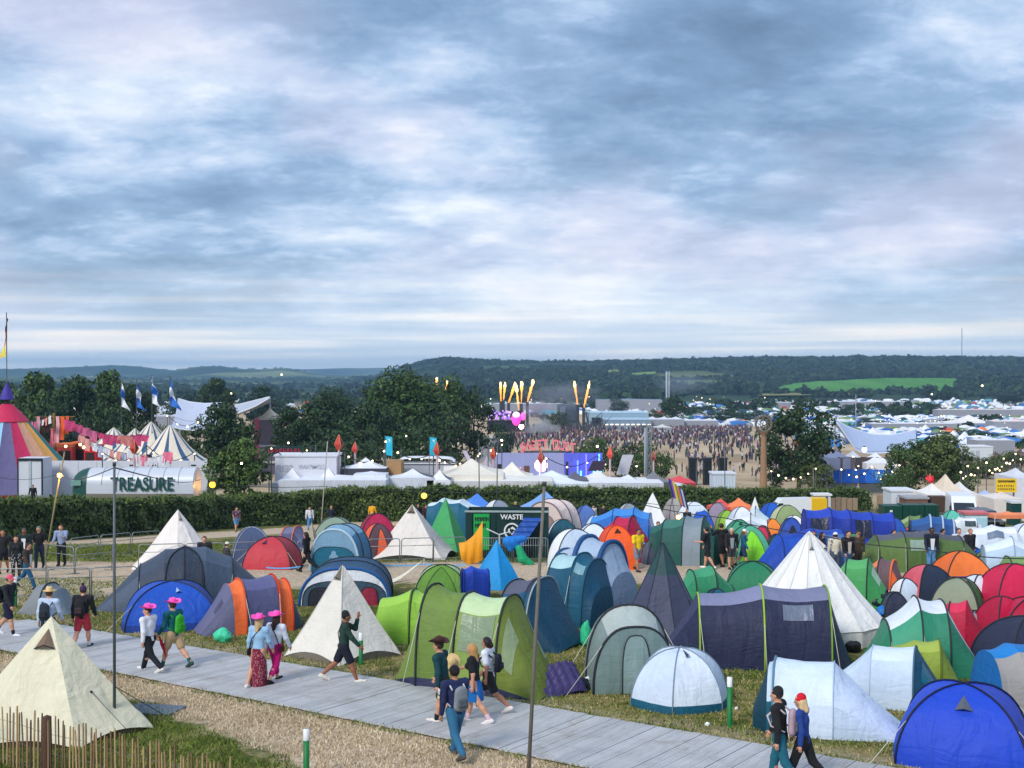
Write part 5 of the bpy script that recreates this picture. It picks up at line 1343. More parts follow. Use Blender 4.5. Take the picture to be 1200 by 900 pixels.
   if len(hat)>2:MB().ball(hd +Vector((0,-.014*f,.108*f)),.022*f,10).build("bobble",cloth(hat[2]),r0,smooth=True)
  elif kind=='cap':
   cl("cap",[(hd +Vector((0,-.006*f,.022*f)),hd +Vector((0,-.006*f,.030*f)),.059*f,.056*f)],hm,hh=.014,cuts=[(hd +Vector((0,0,.020*f)),(0,0,-1))])
   b=hd +fd*.05*f +Vector((0,0,.024*f));P=[[b +fd*(q*.055*f)*math.sqrt(max(0,1-x*x))+fs*x*.042*f +Vector((0,0,-.010*f*q)) for x in np.linspace(-1,1,9)] for q in (0,.5,1)]
   MB().grid(P).build("cap_peak",hm,r0,smooth=True)
 if collar:cl("collar",[(nb +Vector((-.03*f,-.01*f,-.008*f)),nb +Vector((.03*f,-.01*f,-.008*f)),.030*f,.030*f)],cloth(collar))
 M=Matrix.Translation(p) @ Matrix.Rotation(-R(head),4,'Z')
 return dict(root=r0,M=M,J=J,chest=chest,pel=pel,nb=nb,hd=hd,f=f,head=head,p=p)
def rucksack(P,label,c,c2=None,w=.30,hh=.46,d=.20,strap=None,drop=0.0):
 """a rucksack on somebody's back"""
 f=P['f'];ch=P['chest'];pos=P['M'] @ (ch +Vector((0,-.075*f -d*.52,-.05*f -drop)))
 r0=root("rucksack",pos,-R(P['head']),label,"rucksack")
 V,Q=caps_mesh([((-w*.26,0,-hh*.30),(-w*.22,0,hh*.30),w*.25,w*.22,w/d*.9),((w*.26,0,-hh*.30),(w*.22,0,hh*.30),w*.25,w*.22,w/d*.9),((0,0,-hh*.3),(0,0,hh*.36),w*.3,w*.25,w/d*.9)],.018,.06)
 np_mesh("main_bag",V,Q,cloth(c,.2),r0,smooth=True)
 V,Q=caps_mesh([((-w*.2,-d*.42,-hh*.22),(w*.2,-d*.42,-hh*.22),w*.17,w*.17,1.9),((-w*.18,-d*.40,-.02),(w*.18,-d*.40,-.02),w*.16,w*.16,1.9)],.016,.03)
 np_mesh("front_pocket",V,Q,cloth(c2 or c,.2),r0,smooth=True)
 sw=.075*f
 for s in (-1,1):
  up=Vector((s*sw,d*.42,hh*.34));top=Vector((s*sw*1.05,d*.5+.075*f,hh*.40+.045*f));fr=Vector((s*sw*1.25,d*.5+.165*f,hh*.22));un=Vector((s*sw*1.6,d*.5+.12*f,-hh*.12));bk=Vector((s*sw*1.3,d*.42,-hh*.30))
  MB().tube([up,top,fr,un,bk],[.016,.022,.022,.016,.012],6).build("strap",cloth(strap or c2 or c),r0,smooth=True)
 return r0
def shoulder_bag(P,label,c,side=1,w=.24,hh=.17,name="shoulder_bag"):
 f=P['f'];hp=P['pel']+Vector((side*.115*f,-.02*f,-.01*f));pos=P['M'] @ hp
 r0=root(name,pos,-R(P['head']),label,"bag")
 V,Q=caps_mesh([((0,-w*.3,-hh*.2),(0,w*.3,-hh*.2),hh*.40,hh*.40),((0,-w*.32,.02),(0,w*.32,.02),hh*.3,hh*.3)],.014,.04)
 np_mesh("pouch",V*np.array([.6,1,1]),Q,cloth(c),r0,smooth=True)
 inv=Vector((0,0,0))-hp;sh=P['J']['shL' if side>0 else 'shR']+inv;ch=P['chest']+inv;f2=f
 MB().tube([(0,w*.28,.03),ch +Vector((side*.05*f,.085*f,.0)),sh +Vector((side*.05*f,.055*f,.045*f)),sh +Vector((side*.06*f,0,.052*f)),sh +Vector((side*.06*f,-.05*f,.03*f)),ch +Vector((side*.06*f,-.085*f,-.03*f)),(0,-w*.28,.03)],.012,5).build("strap",cloth(c),r0,smooth=True)
 return r0
PINK=C(255,96,190);BLK=C(28,30,34);WHT=C(226,228,232);DEN=C(58,92,128);KHA=C(176,152,116)
A=person("person in a pink baseball cap and black jacket with navy shorts at the left edge",10,746,100,1.78,top=C(36,40,46),bot=C(24,28,56),legs='shorts',shoes=WHT,stride=18,hat=('cap',C(240,84,120)),socks=BLK,hair=C(60,40,30))
rucksack(A,"black rucksack on the person at the left edge of the walkway",BLK)
A=person("person in a straw hat and pale blue shirt walking away behind the cream tipi",57,767,8,1.74,top=C(186,204,230),bot=C(30,44,52),hat=('brim',C(226,196,140)),hair=C(90,66,44),stride=16)
rucksack(A,"dark slate rucksack on the person in the straw hat",C(40,52,62),C(30,38,46))
A=person("person in a bobble hat, black sweatshirt and red shorts walking away",97,761,4,1.72,top=BLK,bot=C(178,52,66),legs='shorts',hat=('beanie',C(70,50,84),C(34,30,44)),socks=WHT,shoes=BLK,stride=16,hair=C(50,36,30))
rucksack(A,"black rucksack with a pink cord on the person in red shorts",C(34,34,38),C(60,44,50))
A=person("person in a pink hat, white blouse and black trousers on the walkway",175,789,-62,1.70,top=C(228,230,240),bot=C(22,26,34),hat=('cowboy',PINK),female=True,hair=C(60,40,30),shoes=C(220,218,214),stride=24,look=-40)
B=person("person in a pink hat and teal jacket with khaki shorts",204,784,-56,1.76,top=C(10,96,104),bot=KHA,legs='shorts',hat=('cowboy',PINK),shoes=C(40,70,66),socks=C(18,90,90),stride=24,ph=-1,armL=(10,30),hair=C(60,44,34))
rucksack(B,"bright green rucksack on the person in the teal jacket",C(58,170,44),C(44,150,36))
def umbrella(P):
 q=P['M'] @ (P['J']['wrL']+P['J']['ldL']*.05*P['f']);r0=root("umbrella",q,0,"furled red umbrella held by the person in the teal jacket","umbrella")
 MB().tube([(0,0,.12),(.08,-.02,-.10)],.012,6).build("handle",pl(BLK),r0)
 MB().tube([(.05,-.01,0),(.13,-.03,-.2),(.24,-.05,-.52)],[.02,.045,.008],9).build("canopy",cloth(C(196,22,50)),r0,smooth=True)
umbrella(B)
A=person("person in a pink hat, pale denim jacket and long maroon printed skirt",303,806,20,1.68,top=C(150,190,222),bot=pattern(C(116,24,54),C(196,130,130),26),legs='longskirt',hat=('cowboy',PINK),female=True,hair=C(196,164,120),hairlen=.12,shoes=C(220,214,208),stride=14,tuck=True)
shoulder_bag(A,"black shoulder bag worn with the maroon skirt",BLK,-1)
A=person("person in a pink hat, white cardigan and magenta trousers",323,801,26,1.68,top=C(222,228,240),bot=C(196,14,112),legs='cropped',hat=('cowboy',PINK),female=True,hair=C(54,36,30),hairlen=.14,shoes=BLK,stride=18,ph=-1)
shoulder_bag(A,"small dark red bag worn with the magenta trousers",C(84,18,36),1,.18,.14)
A=person("person in a black beanie and dark green jacket raising a hand to the face",403,801,80,1.76,sk='tan',top=C(34,62,54),bot=C(24,28,44),legs='shorts',hat=('beanie',C(30,32,38)),shoes=C(228,222,210),stride=24,armL=(62,105),armR=(30,12),hair=BLK)
shoulder_bag(A,"dark red pouch swinging behind the person in the green jacket",C(96,40,46),-1,.18,.13)
A=person("person in a dark brown cowboy hat, teal shirt and brown shorts",519,851,-70,1.80,top=C(20,66,72),bot=C(58,54,40),legs='shorts',hat=('cowboy',C(70,38,38)),shoes=C(224,214,206),socks=BLK,stride=16,hair=C(60,44,34),lean=6)
A=person("person with long wavy blonde hair, black tee and bright blue skirt",556,849,-76,1.70,top=BLK,bot=C(20,104,178),legs='skirt',sleeve='short',female=True,hair=C(184,140,84),hairlen=.24,shoes=C(226,220,218),socks=C(230,190,206),stride=16,tuck=True,armR=(40,30))
A=person("person with dark hair, white tee and dark shorts beside the blonde walker",573,836,-70,1.70,sk='mid',top=C(222,226,236),bot=C(34,34,40),legs='shorts',sleeve='short',female=True,hair=C(34,26,28),hairlen=.03,shoes=C(228,220,214),stride=26)
rucksack(A,"small black rucksack on the dark-haired walker in a white tee",C(26,30,42),w=.26,hh=.38)
def strawhat():
 q=at(530,775,26.6);r0=root("straw_hat",q,0,"straw hat carried on the back of the walker in the brown cowboy hat","hat");r0.rotation_euler=(R(70),R(20),0)
 MB().lathe([(.17,0),(.10,.012),(.095,.012),(.08,.09),(.01,.10)],20).build("crown",cloth(C(214,186,132)),r0,smooth=True)
 MB().lathe([(.09,.0),(.17,-.006),(.175,-.003),(.17,.002)],20).build("brim",cloth(C(206,176,122)),r0,smooth=True)
strawhat()
A=person("person in a black cap, navy patched jacket and blue jeans nearest the camera",534,889,-30,1.78,sk='mid',top=C(34,44,84),bot=C(46,104,140),hat=('cap',C(26,26,34)),shoes=C(80,76,74),stride=22,hair=C(30,24,24),armL=(-4,14))
rucksack(A,"grey rucksack with pale trim on the person in the navy patched jacket",C(126,134,142),C(84,92,100),strap=C(186,194,202))
def patches(P):
 for k,(dz,c) in enumerate(((-.02,C(220,222,226)),(-.09,C(180,196,220)),(-.22,C(210,196,170)))):
  q=P['J']['shL'].lerp(P['J']['elL'],.25-dz*2.2)+Vector((-.052*P['f']-.014,0,0))
  MB().box(q.x -.004,q.y -.035,q.z -.03,q.x +.006,q.y +.035,q.z +.03).build("patch",cloth(c),P['root'])
patches(A)
A=person("person in a black beanie and black jacket with teal jeans at the bottom right",914,925,-62,1.78,top=C(30,30,34),bot=C(28,96,116),hat=('beanie',C(34,34,38)),stride=16,hair=C(60,50,44))
rucksack(A,"pale pink and grey rucksack on the person in the black beanie",C(176,150,160),C(90,92,104),strap=C(200,186,190))
A=person("person in a red beanie and royal blue jacket at the bottom right",941,924,-60,1.66,top=C(34,66,140),bot=C(24,26,30),hat=('beanie',C(206,26,46)),female=True,hair=C(214,186,140),hairlen=.08,stride=20,ph=-1)
# ---- by the lane on the left
HG="people on the lane at the left"
q=dict(h=.026)
person("person in a black jacket at the left edge of the far lane",4,672,170,1.78,top=C(34,34,40),bot=C(26,28,40),legs='shorts',stride=14,sk='mid',**q)
person("person in a flat cap and dark jacket over a white shirt by the lane",29,668,176,1.72,sk='tan',top=C(36,50,52),bot=C(30,32,40),jacket_open=WHT,hat=('cap',C(84,80,76)),stride=10,**q)
person("person in a grey cap, black tee and dark jeans beside the lane barrier",46,666,172,1.76,top=BLK,sleeve='short',bot=C(44,56,78),hat=('cap',C(120,116,108)),stride=12,**q)
person("person in a brown jacket and blue jeans striding along the lane",32,690,100,1.74,top=C(66,58,50),bot=C(24,84,122),stride=28,jacket_open=C(200,204,206),**q)
person("person in dark polka-dot trousers half hidden behind the walkers on the left",19,678,160,1.66,top=C(40,42,46),bot=pattern(C(26,28,34),C(200,204,206),16),female=True,hair=C(46,34,28),hairlen=.1,stride=10,**q)
person("person in a grey-blue hooded top leaning by the barrier",72,663,178,1.74,top=C(140,156,188),bot=C(36,40,48),hair=C(110,66,48),armL=(40,70),armR=(20,40),stride=6,**q)
person("person in a patterned shirt and light blue shorts by the hedge",277,623,150,1.76,top=pattern(C(96,66,84),C(180,150,160),9),sleeve='short',bot=C(92,146,200),legs='shorts',stride=18,sk='light',h=.03)
person("person in black sitting at the hedge foot with a grey bag",256,619,180,1.7,top=BLK,bot=C(60,62,68),sit=True,h=.03)
person("person in a black and white top and light jeans by the leaning pole",363,621,170,1.74,top=pattern(C(220,220,226),C(40,44,60),9),bot=C(84,140,196),stride=22,h=.03)
person("person with blonde hair in a navy top by the hedge",388,619,10,1.66,top=C(26,36,52),bot=C(30,34,44),hair=C(190,140,90),female=True,stride=8,h=.03)
person("person in a mustard yellow jacket by the hedge",436,616,20,1.76,top=C(232,166,28),bot=C(90,110,140),stride=12,h=.03)
person("person all in black walking fast along the lane",360,671,-70,1.72,top=C(26,26,32),bot=C(22,24,28),stride=30,female=True,hair=C(30,24,24),hairlen=.06,h=.024)
person("person with auburn hair in a long black coat sitting by the barrier",405,664,60,1.66,top=C(26,34,46),bot=C(24,28,38),hair=C(120,72,56),hairlen=.03,female=True,stride=6,h=.024,lean=10)
person("person in a pink and purple top beside the one in the long black coat",418,664,30,1.64,top=C(150,40,110),bot=C(216,30,110),hair=C(150,96,70),hairlen=.12,female=True,stride=8,h=.024,lean=8)
person("person in dark clothes under the amber hedge lamp, left one",490,617,170,1.74,top=C(26,28,36),bot=C(30,30,36),h=.032,stride=5)
person("person in a dark red top under the amber hedge lamp",499,617,160,1.66,top=C(70,40,48),bot=C(60,60,70),h=.032,stride=5)
person("person with blonde hair standing by the hedge near the waste skip",604,612,160,1.68,top=C(28,30,36),bot=C(26,28,34),hair=C(206,176,130),hairlen=.12,female=True,stride=6,h=.032)
person("person in a yellow and green football shirt with grey shorts",747,670,150,1.76,sk='mid',top=C(238,206,30),bot=C(120,130,146),legs='shorts',sleeve='short',collar=C(30,140,80),stride=14,hair=BLK,h=.024)
person("person in a black tee and black shorts with a drink by the blue tape",829,667,-60,1.76,top=C(26,28,32),bot=BLK,legs='shorts',sleeve='short',shoes=C(226,222,216),stride=14,armL=(20,70),hair=BLK,h=.024)
person("tall person in black shorts drinking beside the green dome tents",846,664,-20,1.84,sk='mid',top=C(30,28,30),bot=C(28,32,34),legs='shorts',stride=12,armL=(60,100),hair=C(50,36,30),h=.024)
person("grey-haired person in a black jacket and dark shorts",857,667,176,1.72,top=C(34,34,36),bot=C(60,60,62),legs='shorts',jacket_open=C(150,156,164),hair=C(196,190,182),stride=10,h=.024)
person("person in a white cap and denim jacket with bare legs",871,666,110,1.66,top=C(36,92,128),bot=C(40,60,90),legs='shorts',hat=('cap',C(232,230,226)),female=True,hair=C(110,74,54),hairlen=.14,stride=18,h=.024)
person("person with fair hair peering over the bell tent, left one",953,672,180,1.68,top=C(60,44,50),bot=BLK,hair=C(120,70,50),female=True,h=.028,stride=4)
person("person with dark hair beside the one peering over the bell tent",962,673,120,1.68,top=C(44,40,56),bot=BLK,hair=C(40,28,26),hairlen=.12,female=True,h=.028,stride=4)
person("person in a white cap and pale printed top behind the bell tent",979,676,10,1.72,top=pattern(C(210,200,180),C(110,120,130),8),bot=C(70,80,100),hat=('cap',C(226,226,228)),h=.028,stride=6)
person("person in a black jacket and blue jeans behind the pair-hooped green tent",993,676,160,1.80,top=C(30,30,34),bot=C(60,100,140),h=.028,stride=8,jacket_open=C(200,190,180))
person("person in a brown coat and cap in front of the long olive tunnel tent",1005,673,176,1.74,top=C(72,60,48),bot=C(60,54,48),hat=('cap',C(60,50,44)),h=.028,stride=6)
person("person in a white jacket with a black yoke by the olive tunnel tent",1046,668,150,1.66,top=C(214,206,204),bot=C(60,66,76),hair=C(40,30,28),h=.028,stride=8)
person("dark-skinned person in a navy jacket over a white tee by the olive tunnel tent",1091,672,176,1.84,sk='dark',top=C(30,38,56),bot=C(90,140,190),jacket_open=WHT,hair=BLK,h=.028,stride=6)
person("person in navy next to the tall one in the navy jacket",1103,668,100,1.7,top=C(26,34,60),bot=C(30,36,60),hair=BLK,h=.028,stride=6)
person("person in a white and navy patterned shirt behind the orange tent",1123,668,176,1.72,top=pattern(C(206,208,220),C(60,62,90),8),bot=C(60,70,90),hair=C(70,56,50),h=.028,stride=6)
person("person in a dark coat at the end of the olive tunnel tent",1136,668,160,1.7,top=C(40,38,44),bot=C(40,40,46),hair=C(150,100,70),h=.028,stride=6)
person("person in a dark top sitting up behind the big dark green tent",805,626,170,1.7,top=C(40,36,40),bot=BLK,hair=C(40,30,28),h=.032,stride=4)
person("person with a dark beard between the crimson and dark green tents",771,655,176,1.7,top=C(60,40,46),bot=BLK,hair=BLK,h=.032,stride=4)
person("person in white by the hedge behind the sky blue tent",695,618,160,1.7,top=C(220,218,226),bot=C(60,60,70),hair=BLK,h=.034,stride=4)
person("person in black left of the one in white by the hedge",688,619,150,1.7,top=C(36,34,40),bot=BLK,h=.034,stride=4)
person("person in dark clothes right of the one in white by the hedge",707,618,170,1.68,top=C(44,40,48),bot=BLK,hair=C(70,50,40),h=.034,stride=4)
person("person whose head shows behind the dark slate tunnel tent",240,679,176,1.66,top=C(40,40,48),bot=BLK,hair=C(70,46,36),h=.03,stride=4)
person("person in a white cap behind the dark slate tunnel tent",265,682,60,1.5,top=C(60,60,66),bot=BLK,hat=('cap',C(224,218,206)),h=.03,stride=4)
person("person in a red top inside the royal blue tunnel tent's mouth",988,636,170,1.5,top=C(206,30,50),bot=BLK,h=.034,stride=4)
# ---------------------------------------------------------------- barriers, posts, poles, tapes, paling fence
STEEL=pl(C(150,156,158),.45,.6,name="galvanised_steel",var=.18,sc=6)
DSTEEL=pl(C(92,100,104),.5,.4,name="grey_pole_paint",var=.2,sc=3)
WOODP=pl(C(112,108,100),.85,name="weathered_wood",var=.3,sc=9,bump=.01)
def barrier(a,b,label,bars=0,group="pedestrian barriers along the lane"):
 A,B=G(*a),G(*b);d=B -A;L=d.length;ang=math.atan2(d.y,d.x);h=1.06
 r0=root("barrier",A,ang,label,"barrier",group);r0.rotation_euler=(0,-math.atan2(d.z,d.xy.length),ang)
 rr=.12;P=[(0,0,-.02),(0,0,h -rr)]+[(rr -rr*math.cos(t),0,h -rr +rr*math.sin(t)) for t in np.linspace(.3,PI/2,4)]+[(L -rr +rr*math.sin(t),0,h -rr +rr*math.cos(t)) for t in np.linspace(0,PI/2,5)]+[(L,0,-.02)]
 tube_pts("frame",P,.021,STEEL,r0,6)
 tube_pts("rail",[(0,0,h*.70),(L,0,h*.70)],.015,STEEL,r0,5)
 tube_pts("rail",[(0,0,.16),(L,0,.16)],.015,STEEL,r0,5)
 for k in range(bars):tube_pts("bar",[(L*(k +1)/(bars +1),0,.16),(L*(k +1)/(bars +1),0,h)],.009,STEEL,r0,4)
 for x in (.12,L -.12):MB().box(x -.025,-.28,.0,x +.025,.28,.035).build("foot",STEEL,r0)
xs=[(-12,704,54,703),(56,703,105,702),(107,702,160,700)]
for i,q in enumerate(xs):barrier(q[:2],q[2:],["lane-edge barrier at the left frame edge","lane-edge barrier behind the small grey dome tent","lane-edge barrier left of the dark slate tunnel tent"][i])
for i,q in enumerate([(54,668,87,673),(88,673,131,668),(82,660,115,655),(117,655,152,651),(154,651,186,648)]):
 barrier(q[:2],q[2:],["angled barrier the person in the blue-grey hooded top stands behind","barrier second along the grass strip on the left","barrier on the far side of the grass strip, left one","barrier on the far side of the grass strip, middle one","barrier running up to the white bell tent on the left"][i])
sp=[(162,215),(217,262),(264,303),(305,346),(348,390),(392,428),(431,468),(470,507),(508,545)]
lb=["across the foot of the white bell tent","right of the white bell tent","in front of the navy dome tent with a white cap","in front of the red dome tent","behind the fast walker in black","in front of the light blue tunnel tent","before the off-white pyramid's left hem","before the off-white pyramid's middle","before the off-white pyramid's right hem"]
for i,(x0,x1) in enumerate(sp):
 y=lambda x:669-(x -160)*.030
 barrier((x0,y(x0)),(x1,y(x1)),"steel barrier "+lb[i])
barrier((562,659),(600,659),"close-barred barrier left half in front of the waste skip",13);barrier((602,659),(642,659),"close-barred barrier right half in front of the waste skip",13)
def marker(px,yb,yt,label):
 p=G(px,min(yb,912));H=zrow(yt,p.y)-p.z
 r0=root("marker_post",p,0,label,"marker post","green marker posts with white tops")
 MB().lathe([(.055,-.05),(.055,H -.2),(.052,H -.2)],12).build("shaft",pl(C(24,118,60),.5,name="green_paint"),r0,smooth=True)
 MB().lathe([(.056,H -.2),(.056,H -.01),(.02,H)],12).build("reflector",pl(C(224,228,230),.4),r0,smooth=True)
for q in [(18,712,676,"green marker post beside the person in the pink baseball cap"),(423,779,741,"green marker post the walker in the beanie is touching"),(359,912,854,"green marker post in the straw at the bottom of the view"),
   (855,852,793,"green marker post by the white dome tent and the walkway"),(570,683,654,"green marker post right of the cyan shelter tent"),(324,664,634,"green marker post in front of the red dome tent"),(1068,668,641,"green marker post in front of the long olive tunnel tent")]:marker(*q)
def pole(label,pb,pt,r,m,name="pole",Y=None,group="tall poles around the site"):
 p=G(*pb) if Y is None else onground(pb[0],Y);t=at(pt[0],pt[1],p.y)
 r0=root(name,p,0,label,"pole",group);q=t -p
 MB().tube([(0,0,-.3),q*.5,q],[r,r*.9,r*.75],8).build("shaft",m,r0,smooth=True)
 MB().tube([q -q.normalized()*.05,q +q.normalized()*.02],r*1.1,8).build("end_cap",pl(C(60,64,66)),r0,smooth=True)
 return r0,p,t
pole("slim grey steel pole in front of the cream tipi",(134,858),(134,543),.034,DSTEEL)
pole("long wooden pole in front of the large olive tunnel tent",(618,912),(638,566),.036,WOODP)
pl_,lp,lt=pole("leaning bamboo pole with an amber lamp by the lane on the left",(53,652),(76,528),.045,pl(C(150,140,104),.8))
pole("leaning pale pole in front of the hedge left of the cyan flag",(376,617),(384,516),.05,pl(C(170,168,156),.7))
pole("thin grey pole before the hedge beside the blue gazebo, left one",(562,612),(561,514),.05,DSTEEL)
pole("thin grey pole before the hedge beside the blue gazebo, right one",(582,610),(583,518),.05,DSTEEL)
pole("thin dark pole rising over the coral gazebo",(850,606),(849,512),.04,DSTEEL)
pole("thin pole by the orange gazebo",(816,606),(816,540),.04,DSTEEL)
pole("thin pole in front of the big oak",(954,598),(953,548),.06,WOODP)
pole("thin pale pole behind the tensile roof in the tent field",(1003,530),(1003,462),.12,pl(C(150,160,170)),Y=330)
pole("lamp pole rising from the pie stall roof",(370,560),(370,520),.06,DSTEEL,Y=118)
pole("pale post above the caravan roof, left one",(459,560),(459,521),.06,DSTEEL,Y=124)
pole("pale post above the caravan roof, right one",(470,560),(470,525),.06,DSTEEL,Y=124)
def lamp(label,px,py,Y,r=.16,col=(1.0,.62,.18),s=3.0,watt=0,up=True):
 q=at(px,py,Y);r0=root("lamp",q,0,label,"lamp")
 MB().ball((0,0,0),r,10).build("bulb",glow(col,s),r0,smooth=True)
 MB().lathe([(r*.5,r*.8),(r*.5,r*1.3),(.02,r*1.5)],8).build("lamp_holder",pl(C(40,42,44)),r0)
 if watt:
  l=bpy.data.lights.new("lamp_light",'POINT');l.energy=watt;l.color=col;l.shadow_soft_size=r
  o=bpy.data.objects.new("lamp_light",l);COL.objects.link(o);o.parent=r0;o.location=(0,-r*1.6,0)
lamp("amber lamp on the leaning bamboo pole",70,557,lp.y -.1,.12,(1,.52,.14),1.5,40)
lamp("amber floodlight at the right end of the treasure trailer",249,568,97,.26,(1,.44,.04),1.3,40)
lamp("amber hedge lamp above the emerald pyramid tent",497,581,99,.24,(1,.46,.06),1.4,120)
lamp("warm lamp on top of the big dark green dome tent",795,606,68,.14,(1,.58,.2),1.5,40)
def tape(label,pts,w,c,name="tape"):
 P=[at(px,py,Y) for px,py,Y in pts];c0=P[0];r=[]
 for i in range(len(P)-1):
  for t in np.linspace(0,1,8):q=P[i].lerp(P[i +1],t);r.append(q -c0 -Vector((0,0,.05*math.sin(PI*t))))
 o=MB().grid([[q +Vector((0,0,-w/2)) for q in r],[q +Vector((0,.006,w/2)) for q in r]]).build(name,fab(c,.4),loc=c0);tag(o,label,"tape")
tape("blue tape stretched in front of the crimson and dark green tents",[(698,637,56),(770,636,54),(842,632,56)],.07,C(60,168,232))
tape("thin blue tape low along the lane by the orange-banded tent",[(312,665,47.5),(352,664,47.5)],.05,C(90,170,226))
tape("thin blue tape low along the lane behind the lime tents",[(446,662,52),(500,661,52.5),(545,662,52)],.06,C(110,170,216))
def wire(label,pts,r=.012,sag=.4,name="overhead_wire"):
 P=[at(px,py,Y) for px,py,Y in pts];c0=P[0];q=[]
 for i in range(len(P)-1):
  for t in np.linspace(0,1,10)[(1 if i else 0):]:q.append(P[i].lerp(P[i +1],t)-c0 -Vector((0,0,sag*math.sin(PI*t))))
 o=MB().tube(q,r,4).build(name,pl(C(44,46,50)),loc=c0);tag(o,label,"wire")
wire("dark cable from the grey pole towards the left edge",[(134,548,25.6),(70,556,62),(-20,556,60)],.012,.25)
wire("dark cable from the grey pole towards the treasure trailer's end",[(134,548,25.6),(235,562,90)],.016,.25)
wire("thin cable strung along the hedge front on the left",[(250,567,88),(380,570,88),(497,575,88)],.018,.15)
wire("thin cable strung along the hedge front past the waste skip",[(497,575,88),(637,572,70),(760,590,72),(850,588,80)],.018,.2)
wire("dark cable crossing in front of the royal blue tents",[(740,588,60),(850,607,56),(960,627,48),(1080,643,46),(1215,655,45)],.02,.1)
def fence():
 a,b=Vector((-13.0,25.4,0)),Vector((-4.35,19.45,0));L=(b -a).length
 r0=root("paling_fence",(a.x,a.y,gzf(a.x,a.y)),math.atan2((b -a).y,(b -a).x),"chestnut paling fence with wire in the bottom left corner","fence")
 r=random.Random(4);x=0.0;tint=[pl(C(*c),.85,name="split_chestnut",var=.3,sc=12,bump=.008) for c in ((150,122,88),(122,98,72),(176,148,104),(84,66,52))]
 while x<L:
  h=r.uniform(.96,1.16);w=r.uniform(.011,.017);d=r.uniform(.008,.013);lx,ly=r.uniform(-.035,.035),r.uniform(-.02,.02);bd=r.uniform(-.012,.012)
  mb=MB();P=[]
  for z,f in ((-.06,1),(h*.5,1.0),(h -.06,.95),(h,.35)):
   cx,cy=lx*z/h +bd*math.sin(PI*z/h),ly*z/h
   P.append([(cx -w*f,cy -d,z),(cx +w*f,cy -d*.6,z),(cx +w*.8*f,cy +d,z),(cx -w*f,cy +d*.8,z)])
  mb.grid(P,closed=True);mb.poly(P[-1])
  o=mb.build("pale",tint[r.choice([0,0,1,1,2,2,3])],r0);o.location=(x,0,gzf(*(a +(b -a)*x/L).xy)-gzf(a.x,a.y))
  x+=r.uniform(.085,.118)
 for z in (.16,.52,.86):tube_pts("wire",[(t,.02+.012*math.sin(t*31),z +.015*math.sin(t*3)) for t in np.linspace(0,L,90)],.0045,STEEL,r0,4)
 for px in (105,-60):
  t=(px -(-60))/165.0;p=G(105,912) if px>0 else a
  o=MB().lathe([(.085,-.2),(.088,.6),(.08,1.06),(.02,1.09)],10).build("fence_post",pl(C(84,62,50),.9,name="stake_wood",var=.3,sc=10,bump=.01),r0,smooth=True)
  q=a +(b -a)*(.545 if px>0 else .02);o.location=((q -a).length,.05,gzf(q.x,q.y)-gzf(a.x,a.y))
fence()
def sheet_slate():
 p=G(180,833);o=MB().obox((0,0,.03),(.55,-.1,0),(.1,.35,0),(0,0,.015)).build("paving_panel",pl(C(96,110,128),.6,name="panel_grey"),loc=p);tag(o,"loose grey panel lying by the cream tipi's right corner","panel")
sheet_slate()
